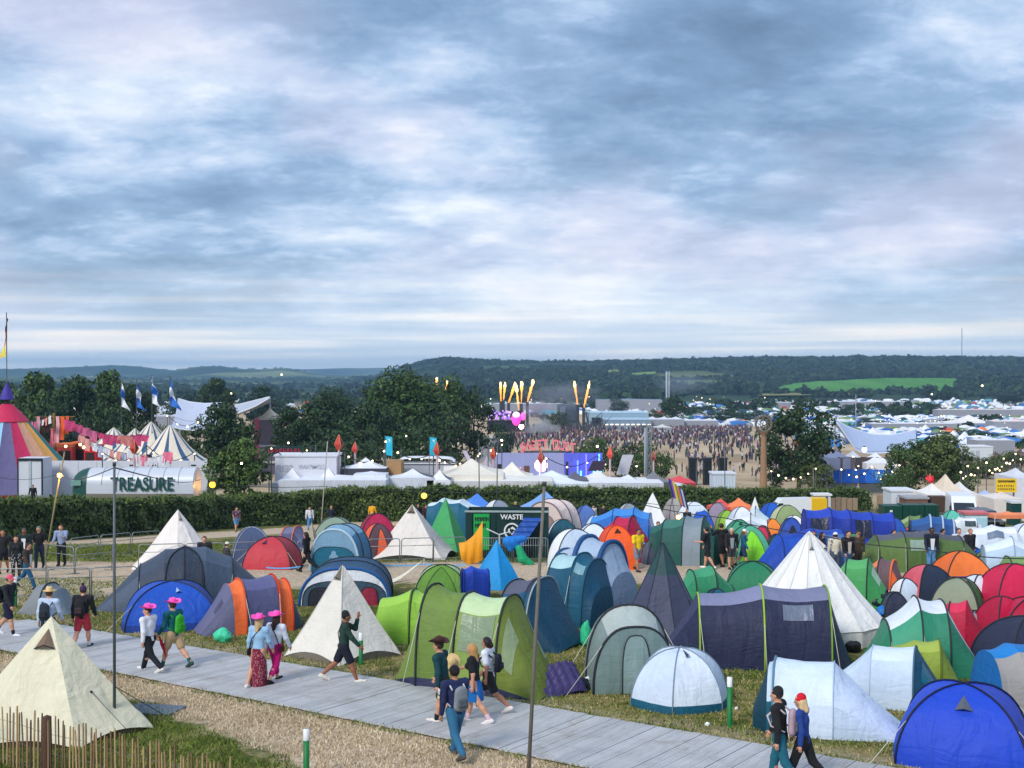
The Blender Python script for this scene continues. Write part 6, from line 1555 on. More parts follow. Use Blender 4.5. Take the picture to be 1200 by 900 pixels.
# ---------------------------------------------------------------- the waste skip and what hangs on it
def text(body,size,m,parent,loc,rot=(PI/2,0,0),name="lettering",extrude=.01,sx=1.0,bold=.006):
 c=bpy.data.curves.new(name,'FONT');c.body=body;c.size=size;c.extrude=extrude;c.align_x='CENTER';c.align_y='CENTER';
 c.offset=bold;t_=bpy.data.objects.new(name,c);COL.objects.link(t_);me=bpy.data.meshes.new_from_object(t_.evaluated_get(bpy.context.evaluated_depsgraph_get()));bpy.data.objects.remove(t_);me.materials.clear()
 o=mesh_obj(me,name,m,parent,loc=loc);o.rotation_euler=rot;o.scale=(sx,1,1);return o
def skip():
 p=G(594,655);s=p.y/F;W=98*s;H=(655-601)*s*1.0;D=2.2
 r0=root("waste_skip",p +Vector((0,.25,0)),R(-2),"dark green open-topped waste skip with white lettering","skip")
 g=pl(C(14,52,50),.55,name="green_steel",var=.3,sc=2)
 MB().box(-W/2,0,0,W/2,.06,H).build("front_wall",g,r0);MB().box(-W/2,D,0,W/2,D +.06,H).build("back_wall",g,r0)
 MB().box(-W/2,.06,0,-W/2+.06,D,H).build("end_wall",g,r0);MB().box(W/2-.06,.06,0,W/2,D,H).build("end_wall",g,r0)
 MB().box(-W/2+.06,.06,.05,W/2-.06,D,.12).build("bottom_plate",g,r0)
 MB().box(-W/2-.03,-.04,H,W/2+.03,.10,H +.07).build("rim",pl(C(150,166,164),.5),r0)
 for k in range(7):MB().box(-W/2+W*(k +.5)/7-.03,-.05,.02,-W/2+W*(k +.5)/7+.03,-.003,H -.01).build("rib",g,r0)
 wp=pl(C(228,232,232),.5,name="white_paint")
 text("WASTE",.31,wp,r0,(.06*W,-.075,H*.90))
 rc=MB();n=32;cx,cz=.06*W,H*.60;ro,ri=.36,.29
 rc.grid([[(cx +q*math.cos(2*PI*k/n),-.07,cz +q*math.sin(2*PI*k/n)) for k in range(n +1)] for q in (ri,ro)])
 for k in range(3):                                   # three chasing arrows
  a0=2*PI*k/3+.3;q=[(cx +rr_*math.cos(a0 +t),-.07,cz +rr_*math.sin(a0 +t)) for rr_ in (.10,.18) for t in (0,.5,1.0)]
  rc.grid([q[:3],q[3:]]);e=a0 +1.0
  rc.poly([(cx +.06*math.cos(e),-.07,cz +.06*math.sin(e)),(cx +.22*math.cos(e),-.07,cz +.22*math.sin(e)),(cx +.14*math.cos(e +.8),-.07,cz +.14*math.sin(e +.8))])
 rc.build("recycling_symbol",wp,r0)
 bd=MB().box(-W*.40,-.085,H*.18,-W*.21,-.06,H*.97).build("notice_board",pl(C(22,160,74),.5,name="green_board"),r0)
 mk=MB();r=random.Random(2)
 for row,nl in ((.86,5),(.72,4)):
  for k in range(nl):
   x=-W*.385+k*W*.034;z=H*row;mk.box(x,-.09,z -.11,x +.05,-.0855,z +.08);mk.box(x +.05,-.09,z -.02+.04*(k % 2),x +.11,-.0855,z +.03+.04*(k % 2));mk.box(x +.09,-.09,z -.10,x +.12,-.0855,z +.07)
 mk.build("lettering",pl(C(14,40,34),.6),bd)
 q=r0.matrix_basis
 ab=root("airbed",p +Vector((.24*W,-.12,H*.62)),R(-4),"royal blue airbed leaning against the waste skip","airbed")
 P=[]
 for t in np.linspace(0,1,25):
  row=[]
  for u in np.linspace(0,1,9):
   x=-W*.17+W*.24*t +(u -.5)*W*.22;z=-H*.35+H*.62*t;row.append((x,.18*t -.34*(1-t)-.07*abs(math.sin(t*PI*6)) ,z))
  P.append(row)
 MB().grid(P).build("mattress",fab(C(24,76,160),.5),ab,smooth=True)
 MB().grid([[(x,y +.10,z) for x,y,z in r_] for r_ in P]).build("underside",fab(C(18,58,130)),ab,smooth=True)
 yc=root("yellow_sheet",G(551,660)+Vector((0,-.5,0)),0,"mustard yellow tent cloth hung on the barrier left of the waste skip","cloth")
 a=[(.55,0,1.95),(.1,-.1,1.2),(-.48,-.05,.92)];P=[]
 for t in np.linspace(0,1,12):
  tx=-.48+1.03*t;tz=.95+.95*t**2.2;row=[]
  for u in np.linspace(0,1,10):
   z=tz*(1-u)+(.22-.18*math.sin(PI*t))*u;row.append((tx*(1-.25*u*(1-t)),-.16*math.sin(PI*u)+.05*math.sin(t*17+u*3),z))
  P.append(row)
 MB().grid(P).build("cloth",fab(C(232,158,30)),yc,smooth=True)
 cl=root("blue_sheet",G(604,660)+Vector((0,-.35,0)),0,"bright blue cloth bundled over the skip's barrier","cloth")
 V,Q=caps_mesh([((-.3,0,1.0),(.35,0,1.12),.2,.14),((-.35,0,1.0),(-.2,0,.7),.2,.15),((-.1,-.05,.95),(.1,-.05,.75),.16,.12)],.035,.08)
 np_mesh("cloth",V,Q,fab(C(20,118,206)),cl,smooth=True)
 cg=root("green_sheet",G(608,660)+Vector((.1,-.75,0)),0,"mint green sheet slumped below the blue cloth at the skip","cloth")
 V,Q=caps_mesh([((-.1,0,.75),(.05,0,.35),.15,.2),((.05,0,.3),(.4,0,.1),.2,.14)],.035,.08)
 np_mesh("cloth",V,Q,fab(C(22,160,106)),cg,smooth=True)
 tr=root("hand_trolley",G(577,660)+Vector((.3,-.1,0)),0,"white folding trolley frame propped at the skip","trolley")
 tube_pts("frame",[(0,0,0),(0,0,1.25),(-.55,0,1.5)],.03,pl(C(200,206,210),.4),tr);tube_pts("handle",[(0,0,1.25),(.42,0,1.36)],.03,pl(C(200,206,210),.4),tr);MB().box(-.2,-.15,0,.2,.15,.05).build("foot_plate",DSTEEL,tr)
skip()
# ---------------------------------------------------------------- beyond the hedge: fairground, stalls, stages
WALLW=pl(C(206,210,220),.7,name="painted_board",var=.12,sc=.8)
def bigtop():
 Y=112;p=onground(8,Y);s=Y/F;top=zrow(474,Y)-p.z;wz=zrow(572,Y)-p.z;Rm=94*s
 r0=root("big_top",p,0,"striped circus big top with crimson peak and purple cap","circus tent")
 cols=[C(234,164,70),C(24,160,146),C(142,192,216),C(98,92,132),C(190,40,86),C(214,160,130),C(236,176,90),C(40,140,140)]
 n=20
 def prof(t):return Rm*(1-t)**1.0*(1-.04*math.sin(PI*t))+.5*t
 for i in range(n):
  a0,a1=2*PI*(i -.3)/n -PI/2,2*PI*(i +.7)/n -PI/2
  P=[[(prof(t)*(1-.03*math.sin(PI*u))*math.cos(a0 +(a1 -a0)*u),prof(t)*(1-.03*math.sin(PI*u))*math.sin(a0 +(a1 -a0)*u),wz +(top -wz)*t) for u in np.linspace(0,1,5)] for t in np.linspace(0,.93,14)]
  MB().grid(P).build("roof_panel",fab(cols[(i*1+2) % 8]),r0,smooth=True)
  MB().grid([[(Rm*math.cos(a0 +(a1 -a0)*u),Rm*math.sin(a0 +(a1 -a0)*u),z) for u in (0,.5,1)] for z in (0,wz)]).build("wall_panel",fab(C(150,20,40)),r0,smooth=True)
 MB().lathe([(prof(.80)+.10,wz +(top -wz)*.80),(prof(.9)+.08,wz +(top -wz)*.90),(.5,top),(.4,top +.05)],16).build("crown_panel",fab(C(196,40,82)),r0,smooth=True)
 z0=zrow(468,Y)-p.z;z1=zrow(448,Y)-p.z
 MB().lathe([(.3,top),(.3,z0)],8).build("mast",pl(C(50,44,44)),r0);MB().lathe([(.62,z0),(.42,z0 +(z1 -z0)*.45),(.03,z1)],12).build("cap",fab(C(66,54,150)),r0,smooth=True)
 MB().tube([(0,0,z1),(0,0,zrow(366,Y)-p.z)],.04,6).build("flagpole",DSTEEL,r0)
 fl=root("flag",at(8,372,Y),0,"red, orange and yellow pennant above the big top","flag");P=[]
 for t in np.linspace(0,1,16):P.append([(-.05+(-.75*t**1.5-.12*math.sin(t*9))*u +.15*u,.22*math.sin(t*6+u*3),-t*3.4-.25*u) for u in np.linspace(0,1,6)])
 A=np.array(P);MB().grid(A[:6]).build("red_band",fab(C(170,30,50)),fl,smooth=True);MB().grid(A[5:12]).build("orange_band",fab(C(240,96,54)),fl,smooth=True);MB().grid(A[11:]).build("yellow_band",fab(C(236,220,90)),fl,smooth=True)
bigtop()
def boxthing(name,label,cat,x0,x1,yt,Y,D,m,roof=None,yaw=0,parts=(),group=None,yb=None):
 p=onground((x0 +x1)/2,Y);s=Y/F;W=(x1 -x0)*s;H=zrow(yt,Y)-p.z;zb=(zrow(yb,Y)-p.z) if yb else -.2
 r0=root(name,p,R(yaw),label,cat,group)
 MB().box(-W/2,0,zb,W/2,D,H).build("wall",m,r0)
 if roof:MB().box(-W/2-.1,-.1,H,W/2+.1,D +.1,H +.16).build("roof",roof,r0)
 for (nm,a0,a1,z0,z1,mm,d) in parts:MB().box(-W/2+W*a0,-d,H*z0,-W/2+W*a1,-.002,H*z1).build(nm,mm,r0)
 return r0,W,H,s
GLASS=pl(C(40,50,60),.2,name="dark_glass")
boxthing("hoarding","long white board hoarding behind the treasure trailer","hoarding",48,243,540,106,.15,WALLW,parts=[("vent",.53,.555,.91,.935,GLASS,.02),("vent",.665,.69,.91,.935,GLASS,.02),("vent",.90,.93,.91,.935,GLASS,.02)]+[("panel_joint",k/9-.001,k/9+.001,.05,.98,pl(C(150,156,164)),.01) for k in range(1,9)])
r0,W,H,s=boxthing("entrance_kiosk","white entrance kiosk with black door frame left of the trailer","kiosk",20,50,537,103,2,WALLW,parts=[("door_frame",0.0,.03,.0,1.0,GLASS,.08),("door_frame",.94,1.0,.0,1.0,GLASS,.08),("door_frame",.03,.94,.96,1.0,GLASS,.08),("post",.44,.54,.0,.96,pl(C(176,186,192)),.06)])
person("person in black standing in the doorway of the white kiosk",38,600,176,1.75,top=BLK,bot=BLK,loc=onground(38,101)+Vector((0,0,1.35)),h=.04,stride=3,hair=BLK)
boxthing("step_platform","low platform before the white kiosk","platform",16,60,583,101,1.8,pl(C(120,124,124)))
def trailer():
 Y=96;p=onground(158,Y);s=Y/F;L=146*s;zt=zrow(548,Y)-p.z;zb=zrow(581,Y)-p.z;r=(zt -zb)*.60
 r0=root("treasure_trailer",p,0,"long silver-white rounded trailer with dark green lettering and green front end","trailer")
 n=14;arc=[(-1.25*math.cos(PI*k/n),zb +(zt -zb)*(.45+.55*math.sin(PI*k/n))) for k in range(n +1)]
 sh=[(-1.25,zb)]+arc +[(1.25,zb)]
 xa=-L/2+22*s
 silver=pl(C(200,206,216),.4,.1,name="pale_aluminium",var=.1,sc=1.2)
 MB().grid([[(x,y,z) for y,z in sh] for x in np.linspace(xa,L/2,9)]).build("body_shell",silver,r0,smooth=True)
 MB().poly([(L/2,y,z) for y,z in sh]).build("end_panel",silver,r0)
 for x in np.linspace(xa,L/2,8):tube_pts("rib",[(x,y*1.012,z +.012) for y,z in arc],.02,pl(C(150,158,166),.4),r0,4)
 gcol=pl(C(26,74,68),.45,name="green_paint_gloss");P=[]
 for t in np.linspace(0,1,7):
  f=math.sqrt(max(0,1-t*t))*.9+.1;P.append([(xa -22*s*t,y*f,zb +(z -zb)*(.35+.65*f)) for y,z in sh])
 MB().grid(P).build("front_end",gcol,r0,smooth=True);MB().poly(P[-1]).build("front_panel",gcol,r0)
 MB().box(-L/2+4*s,-1.30,zb +.9,-L/2+16*s,-1.0,zb +1.3).build("front_window",pl(C(120,160,150),.2),r0)
 MB().box(xa,-1.30,zb -.05,L/2,-1.26,zb +.28).build("lower_trim",pl(C(120,114,106),.6),r0)
 MB().box(xa,-1.2,zb -1.0,L/2,1.2,zb -.002).build("chassis",pl(C(70,68,66)),r0)
 for x in (-.22,-.1,.24,.36):MB().lathe([(.10,-.16),(.5,-.16),(.5,.16),(.10,.16)],14).build("wheel",pl(C(30,30,32)),r0).matrix_basis=Matrix.Translation((x*L,-1.1,.3)) @ Matrix.Rotation(PI/2,4,'X')
 g=pl(C(14,74,66),.5,name="letter_green")
 tx=text("TREASURE",1.42,g,r0,((172-158)*s,-1.36,zrow(568,Y -1.3)-p.z),extrude=.03,sx=.72,bold=.02)
trailer()
def striped_tipi(px,yp,w,Y,lab,seed):
 p=onground(px,Y);s=Y/F;H=zrow(yp,Y)-p.z;wz=zrow(545,Y)-p.z;Rm=w*s/2
 r0=root("striped_tipi",p,seed*.13,lab,"tipi","navy and cream striped tipis")
 n=20
 for i in range(n):
  a0,a1=2*PI*i/n,2*PI*(i +1)/n
  f=lambda t:Rm*((1-t)*(1-.22*math.sin(PI*t)))+.06
  nar=.62 if i % 2 else 1.38
  b0=a0 +(0 if i % 2==0 else 2*PI/n*.38);b1=a1 +(2*PI/n*.38 if i % 2==0 else 0)
  MB().grid([[(f(t)*math.cos(b0 +(b1 -b0)*u),f(t)*math.sin(b0 +(b1 -b0)*u),wz +(H -wz)*t) for u in (0,.5,1)] for t in np.linspace(0,1,10)]).build("stripe_panel" if i % 2 else "cream_panel",fab(C(60,92,130) if i % 2 else C(226,216,196)),r0,smooth=True)
 MB().lathe([(Rm,0),(Rm,wz)],20).build("wall",fab(C(220,212,196)),r0,smooth=True)
 return r0
for q in [(133,501,120,132,"striped tipi furthest left, behind the pink washing",1),(158,502,104,128,"striped tipi second from the left",2),(177,494,112,122,"striped tipi third from the left, with an orange lantern before it",3),(199,498,104,117,"striped tipi on the right, nearest the bright green tree",4)]:striped_tipi(*q)
def flag(px,yt,Y,lab,order,sw):
 p=at(px,505,Y);t=at(px,yt,Y)
 fp=root("flagpole",p,0,"pole carrying the "+lab,"flagpole","flagpoles over the striped tipis")
 MB().tube([(0,0,-1),t -p],.035,5).build("shaft",DSTEEL,fp);MB().ball(t -p,.07,6).build("finial",DSTEEL,fp)
 r0=root("flag",t,0,lab,"flag","blue and white flags");P=[]
 for k in np.linspace(0,1,22):
  P.append([((.12+.75*k**1.2*sw)*u +.14*math.sin(k*8+u*3+px)*u,.2*math.sin(k*9+u*4),-k*2.7-.5*u*u) for u in np.linspace(0,1,6)])
 A=np.array(P);wh,bl=fab(C(226,230,240)),fab(C(36,104,196))
 for i,(a,b) in enumerate(((0,8),(7,15),(14,22))):MB().grid(A[a:b]).build("cloth_band",(wh,bl)[(i +order) % 2],r0,smooth=True)
flag(142,445,126,"blue and white flag furthest left",0,.9);flag(160,445,124,"blue and white flag second from left, blue at the top",1,1.0);flag(178,440,121,"blue and white flag third from left, white at the top",0,1.1);flag(199,442,117,"blue and white flag nearest the tensile roof",1,1.2)
def washing(label,pts,n,cols,seed,wmin=.45,wmax=1.0,sag=.7):
 r=random.Random(seed);P=[at(*q) for q in pts];c0=P[0];r0=root("washing_line",c0,0,label,"washing line","lines of hanging clothes by the big top")
 line=[P[0].lerp(P[1],t)-c0 -Vector((0,0,sag*math.sin(PI*t))) for t in np.linspace(0,1,24)]
 tube_pts("line",line,.02,pl(C(60,60,60)),r0,4)
 for k in range(n):
  t=(k +.5)/n +r.uniform(-.015,.015);q=P[0].lerp(P[1],t)-c0 -Vector((0,0,sag*math.sin(PI*t)));d=(P[1]-P[0]).normalized();w=r.uniform(wmin,wmax)/2;hgt=r.uniform(.5,1.1);tp=r.uniform(.6,1.05)
  G_=[[q +d*w*x*(1-(1-tp)*v)+Vector((0,.1*math.sin(x*5+v*3+k),-hgt*v)) for x in np.linspace(-1,1,5)] for v in np.linspace(0,1,5)]
  MB().grid(G_).build("hanging_cloth",fab(r.choice(cols)),r0,smooth=True)
WC=[C(230,120,160),C(236,196,206),C(226,228,236),C(222,80,130),C(206,200,220),C(240,150,140)]
washing("washing line of pink and white cloths running to the striped tipis",[(78,491,112),(172,509,116)],11,WC,1,.6,1.2)
washing("lower washing line of small pennants and shirts",[(84,503,110),(178,533,112)],13,[C(226,228,236),C(40,44,52),C(220,90,140),C(190,200,226),C(240,170,160)],2,.4,.8)
washing("washing line with red shirts before the right-hand striped tipi",[(150,525,106),(200,528,106)],7,[C(226,40,60),C(236,120,150),C(226,228,236)],3,.5,.9)
washing("short line of pink cloths left of the wooden lantern mast",[(36,494,116),(60,486,112)],6,WC,4,.5,.9,.2)
def mast_stall():
 Y=114;p=onground(63,Y);r0=root("lantern_mast",p,0,"wooden mast hung with orange and pink cloths between the big top and the tipis","mast")
 zt=zrow(484,Y)-p.z;MB().tube([(0,0,0),(0,0,zt)],[.16,.12],8).build("post",pl(C(140,110,60)),r0)
 for k,(dz,w) in enumerate(((.3,1.9),(1.4,1.5),(3.0,1.9))):MB().box(-w,-.06,zt -dz -.06,w,.06,zt -dz).build("crossbar",pl(C(150,116,64)),r0)
 r=random.Random(3)
 for k in range(7):
  x=-1.4+.44*k;w=r.uniform(.14,.26);zz=zt -r.choice([.3,1.4]);h_=r.uniform(1.2,2.6)
  MB().grid([[(x +w*u +.05*math.sin(v*5),-.12+.08*math.sin(u*4+v*3),zz -h_*v) for u in (-1,-.3,.3,1)] for v in np.linspace(0,1,5)]).build("hanging_cloth",fab(r.choice([C(244,104,48),C(234,120,150),C(60,36,40),C(70,44,44),C(240,180,190)])),r0,smooth=True)
mast_stall()
def stalls_row():
 r=random.Random(8)
 for k,(x0,x1,yt,Y,c,lab) in enumerate([(66,84,522,118,C(196,70,60),"red market stall at the foot of the lantern mast"),(84,104,520,119,C(150,60,50),"dark red market stall with a warm lamp beside the tipis"),(98,112,524,113,C(206,30,44),"small bright red sheet stall before the tipis")]):
  gazebo(lab,x0,x1,yt,600,c,eave=.8) if False else boxthing("market_stall",lab,"stall",x0,x1,yt,Y,2,pl(c,.8,name="stall_cloth"),roof=pl(C(220,110,60),.8),parts=[("counter",.05,.95,.52,.58,pl(C(120,80,50)),.3),("opening",.1,.9,.6,.92,pl(C(50,30,28)),.01)])
stalls_row()
for px,py,Y,c in [(77,523,110,(1,.62,.3)),(94,521,111,(1,.66,.3)),(98,524,109,(1,.8,.4))]:lamp("warm stall lamp by the tipis at %s" % {77:"the red stall",94:"the dark red stall",98:"the bright red sheet"}[px],px,py,Y,.13,c,3)
# ------ lanterns, feather flags and market roofs behind the hedge
def lantern(px,yt,yb,Y,c,c2,lab):
 p=onground(px,Y);z0,z1=zrow(yb,Y)-p.z,zrow(yt,Y)-p.z;w=(z1 -z0)*.27;zm=z0 +(z1 -z0)*.45
 r0=root("diamond_lantern",p,0,lab,"lantern","diamond lanterns on posts")
 MB().tube([(0,0,0),(0,0,z0 +.2)],.10,6).build("post",pl(C(200,176,176),.6),r0)
 K=[(w*math.cos(PI/2*k +.5),w*math.sin(PI/2*k +.5),zm) for k in range(4)]
 for k in range(4):
  MB().poly([K[k],K[(k +1) % 4],(0,0,z1)]).build("upper_pane",fab((c,c2)[k % 2]),r0);MB().poly([K[(k +1) % 4],K[k],(0,0,z0)]).build("lower_pane",fab(c),r0)
  tube_pts("edge",[(0,0,z1),K[k],(0,0,z0)],.035,pl(C(210,120,90)),r0,4)
OR_,DK_=C(186,62,46),C(70,34,44)
for q in [(397,509,530,110,OR_,DK_,"orange and dark diamond lantern above the pie stall's right end"),(416,518,533,112,C(200,50,56),C(170,120,130),"red diamond lantern right of the orange one"),(512,518,536,112,OR_,DK_,"orange diamond lantern right of the cyan feather flag"),(578,524,540,122,OR_,DK_,"orange diamond lantern at the left end of the blue-lit wall"),
   (634,527,545,120,C(150,60,50),DK_,"dark brown diamond lantern under the pink sign"),(715,523,540,122,C(220,74,60),C(90,60,60),"red-topped lantern at the right end of the blue-lit wall"),(766,528,542,124,C(120,70,64),C(60,44,50),"dark diamond lantern right of the lattice pole"),(157,515,534,106,OR_,DK_,"orange and black lantern before the striped tipis")]:lantern(*q)
def feather(px,yt,yb,Y,lab):
 p=onground(px -3,Y);r0=root("feather_flag",p,0,lab,"flag","cyan feather flags");z1,z0=zrow(yt,Y)-p.z,zrow(yb,Y)-p.z
 MB().tube([(0,0,0),(0,0,z1 +.1)],.03,5).build("pole",DSTEEL,r0)
 MB().grid([[(.04+.62*u,.05*math.sin(t*6+u*4),z1 +(z0 -z1)*t -.1*u) for u in (0,.5,1)] for t in np.linspace(0,1,9)]).build("banner",fab(C(44,184,214)),r0,smooth=True)
 MB().grid([[(.22+.26*u,.05*math.sin(t*6+u*4)-.012,z1 +(z0 -z1)*t) for u in (0,1)] for t in np.linspace(.15,.42,4)]).build("printed_band",fab(C(190,226,234)),r0)
feather(454,511,533,112,"cyan feather flag above the brown thatched stall");feather(506,512,533,112,"cyan feather flag left of the orange lantern")
def marquee(label,x0,x1,yt,ye,Y,D,c,peaks=1,group="market tents behind the hedge",side=None,name="marquee",dark=None,yaw=0):
 """low tent: eaves at photo row ye, peaks at yt"""
 p=onground((x0 +x1)/2,Y);s=Y/F;W=(x1 -x0)*s;H=zrow(yt,Y +D/2)-p.z;E=zrow(ye,Y)-p.z
 r0=root(name,p,R(yaw),label,"tent",group);bw=W/peaks
 for k in range(peaks):
  cx=-W/2+bw*(k +.5);cs=[(cx -bw/2,0),(cx +bw/2,0),(cx +bw/2,D),(cx -bw/2,D)]
  for i in range(4):
   a,b=Vector((*cs[i],E)),Vector((*cs[(i +1) % 4],E));ap=Vector((cx,D/2,H))
   MB().grid([[(a.lerp(b,u)).lerp(ap,t)-Vector((0,0,(H -E)*.22*math.sin(PI*t))) for u in np.linspace(0,1,5)] for t in np.linspace(0,.99,7)]).build("roof_panel",fab(c if not (dark and i==1) else dark),r0,smooth=True)
   if (i==1 and k<peaks -1) or (i==3 and k>0):continue
   MB().poly([Vector((*cs[i],-.3)),Vector((*cs[(i +1) % 4],-.3)),b -Vector((0,0,.004)),a -Vector((0,0,.004))]).build("side_wall",fab(side or c),r0)
 return r0
r0,W,H,s=boxthing("pie_stall","white pie stall with faint lettering on its canvas back","stall",322,394,535,109,3,WALLW,roof=pl(C(214,218,226),.7),parts=[("lower_wall",.0,1,.0,.42,pl(C(186,190,200)),.05)])
text("SEIP",.85,pl(C(176,180,192),.8,name="faded_print"),r0,(-W*.34,-.06,H*.80),sx=-1.0)
text("COMPANY",.5,pl(C(184,188,200),.8,name="faded_print"),r0,(W*.10,-.06,H*.83),sx=-1.0)
for q in [("sloping white awning in front of the pie stall",318,404,548,566,107,2.5,C(222,224,232),2,C(200,206,218),None),("white box-roof stall with a torn dark panel",400,452,536,549,110,3,C(220,224,232),1,C(60,58,70),None),("white-walled stall below the torn dark panel",414,452,552,556,108,2.4,C(214,220,230),1,C(214,220,230),None),
   ("grey-sided gazebo left of the cream marquee",456,508,549,560,109,3,C(216,222,230),1,C(210,216,226),C(88,90,106)),("small white gazebo touching the cream marquee",500,528,550,563,109,3,C(230,232,238),1,C(230,232,238),C(88,90,110)),
   ("cream marquee with a tall peak left of the blue-lit wall",512,590,537,557,112,7,C(226,220,206),1,C(222,216,204),None),("second cream marquee overlapping the blue-lit wall's left end",574,626,541,561,114,6,C(230,226,212),1,C(226,220,206),None),("white low tent before the second cream marquee",566,604,553,563,112,4,C(228,230,234),1,C(220,224,230),None),
   ("long white marquee with a curved ridge under the pink sign",606,690,551,567,114,7,C(224,232,238),1,C(214,224,230),None),("dark grey roofed tent right of the long white marquee",660,690,552,563,116,4,C(96,96,110),1,C(80,80,92),None),("cream marquee right of the dark grey roof",676,730,551,566,118,6,C(226,222,216),1,C(214,212,208),None),
   ("white marquee below the grey lattice pole",716,762,556,567,116,5,C(222,226,230),1,C(206,212,218),C(80,82,90)),("long low white awning roof behind the hedge below the pie stall",326,452,556,563,106,5,C(222,226,234),1,C(200,206,216),None),("long low cream roof behind the hedge below the cream marquees",520,648,556,564,111,6,C(228,226,220),1,C(206,206,206),None),("long low white roof behind the hedge below the lattice pole",652,778,559,566,115,6,C(226,228,232),1,C(204,208,214),None),("small dark peaked tent among the white marquees",700,728,560,568,117,3,C(70,72,76),1,C(60,62,66),None),("grey market roof right of the white marquees",752,786,552,565,118,4,C(120,122,128),1,C(90,92,98),None),
   ("white low market tent beneath the coral roof",766,806,562,570,119,4,C(220,224,228),1,C(206,210,216),None),("coral red market roof before the dark towers",786,816,557,566,122,5,C(222,70,80),1,C(170,60,66),None),("mauve tent left of the blue-lit wall",560,580,534,548,124,4,C(170,160,170),1,C(150,140,150),None)]:
 marquee(q[0],q[1],q[2],q[3],q[4],q[5],q[6],q[7],q[8],side=q[9],dark=q[10])
boxthing("thatched_stall","brown thatched stall below the cyan feather flag","stall",449,470,541,112,3,pl(C(168,132,92),.95,name="thatch",var=.35,sc=8))
def caravan():
 Y=116;p=onground(499,Y);s=Y/F;W=68*s;z1=zrow(536,Y)-p.z
 r0=root("catering_caravan",p,0,"white catering caravan with a rounded roof between the cyan feather flags","caravan");w=pl(C(222,224,228),.4,name="caravan_white",var=.08)
 MB().grid([[(x*W/2,y,z1 -.35+.35*math.sqrt(max(0,1-abs(x)**5))-(.12 if y in (0,2.2) else 0)) for x in np.linspace(-1,1,15)] for y in (0,.2,2.0,2.2)]).build("roof",w,r0,smooth=True)
 MB().box(-W/2,.05,z1 -2.2,W/2,2.1,z1 -.52).build("body",w,r0);MB().box(-W*.38,.0,z1 -1.5,W*.30,.04,z1 -.75).build("serving_hatch",pl(C(170,176,186),.3),r0);MB().box(-W/2,-.01,z1 -.72,W/2,.03,z1 -.60).build("trim",pl(C(90,96,106)),r0)
 for x in (-.25,.25):MB().lathe([(.08,-.12),(.34,-.12),(.34,.12),(.08,.12)],12).build("wheel",pl(C(30,30,32)),r0).matrix_basis=Matrix.Translation((x*W,.2,.34)) @ Matrix.Rotation(PI/2,4,'X')
caravan()
boxthing("sign_board","dark sign board with red lettering above the pie stall","sign",311,354,523,122,.2,pl(C(20,54,54),.6),yb=534)
b_=[o for o in bpy.data.objects if o.name.startswith("sign_board") and o.type=='EMPTY'][-1]
zz=zrow(528.5,122)-b_.location.z
mk=MB()
for k,x in enumerate(np.linspace(-1.5,1.4,9)):mk.box(x,-.05,zz -.18,x +.06,-.01,zz +.22);mk.box(x +.06,-.05,zz +(.14 if k % 2 else -.18),x +.22,-.01,zz +(.22 if k % 2 else -.10));mk.box(x +.1,-.05,zz -.03,x +.2,-.01,zz +.05)
mk.build("lettering",pl(C(206,36,64),.5),b_)
for x in (-1.5,1.5):MB().box(x -.06,.21,0,x +.06,.33,zz).build("post",DSTEEL,b_)
# ------ blue-lit wall with the pink sign
def bluewall():
 Y=150;p=onground(643,Y);s=Y/F;W=126*s;H=zrow(531,Y)-p.z
 r0=root("venue_wall",p,0,"long lavender-blue venue wall under the pink sign","wall")
 lv=pl(C(150,158,206),.7,name="lavender_board",var=.15,sc=.6);n=14
 for k in range(n):
  c=lv if k<9 else pl(C(96,106,226),.7,name="blue_lit_board",var=.25,sc=.7)  # right-hand boards: the blue light on them is put into their colour
  MB().box(-W/2+W*k/n +.012,0,-.2,-W/2+W*(k +1)/n -.012,.2,H +.03*(k % 2)).build("panel",c,r0)
 for a0,a1,z0,z1,c in [(.02,.06,.55,.74,C(40,36,40)),(.27,.32,.45,.70,C(104,74,60)),(.66,.68,.3,.8,C(50,48,56))]:MB().box(-W/2+W*a0,-.06,H*z0,-W/2+W*a1,-.004,H*z1).build("opening",pl(c),r0)
 for k,(a,hgt,c) in enumerate([(.12,.35,(.12,.25,1)),(.42,.5,(.35,.4,1)),(.77,.55,(.1,.16,1)),(.80,.30,(.1,.7,1)),(.85,.7,(.1,.1,.9)),(.92,.30,(.15,.85,1)),(.97,.7,(.1,.35,1)),(.985,.4,(.1,.8,1))]):
  MB().box(-W/2+W*a -.10,-.16,H*.28,-W/2+W*a +.10,-.06,H*(.28+hgt)).build("light_tube",glow(c,1.6),r0)
 sgn=root("pink_sign",p +Vector((.0,.3,H)),0,"arched pink letters standing on top of the blue-lit wall","sign");pk=pl(C(238,128,140),.6,name="pink_letters",var=.1)
 word="SWEET DUST";x=-2.9
 for k,ch in enumerate(word):
  xx=-21*s*1.0+(k -1.5)*6.6*s
  if ch!=' ':text(ch,1.6,pk,sgn,(xx,0,.45+.55*math.sin(PI*(k +.5)/len(word))),name="letter",extrude=.08,bold=.03,sx=.74)
 MB().box(-36*s,.1,.0,34*s,.2,.25).build("support_rail",DSTEEL,sgn)
 pc=root("red_cone",at(610,552,118),0,"red and white striped cone peak before the blue-lit wall","cone");zz=zrow(543,118)-pc.location.z
 for k in range(4):MB().lathe([(.42*(1-k/4),zz*k/4-.3),(.42*(1-(k +1)/4)+.01,zz*(k +1)/4-.3)],10).build("band",fab(C(226,70,84) if k % 2==0 else C(236,190,190)),pc,smooth=True)
bluewall()
lamp("pink glowing round sign under the brown lantern",634,545.5,140,.75,(1,.55,.8),1.6)
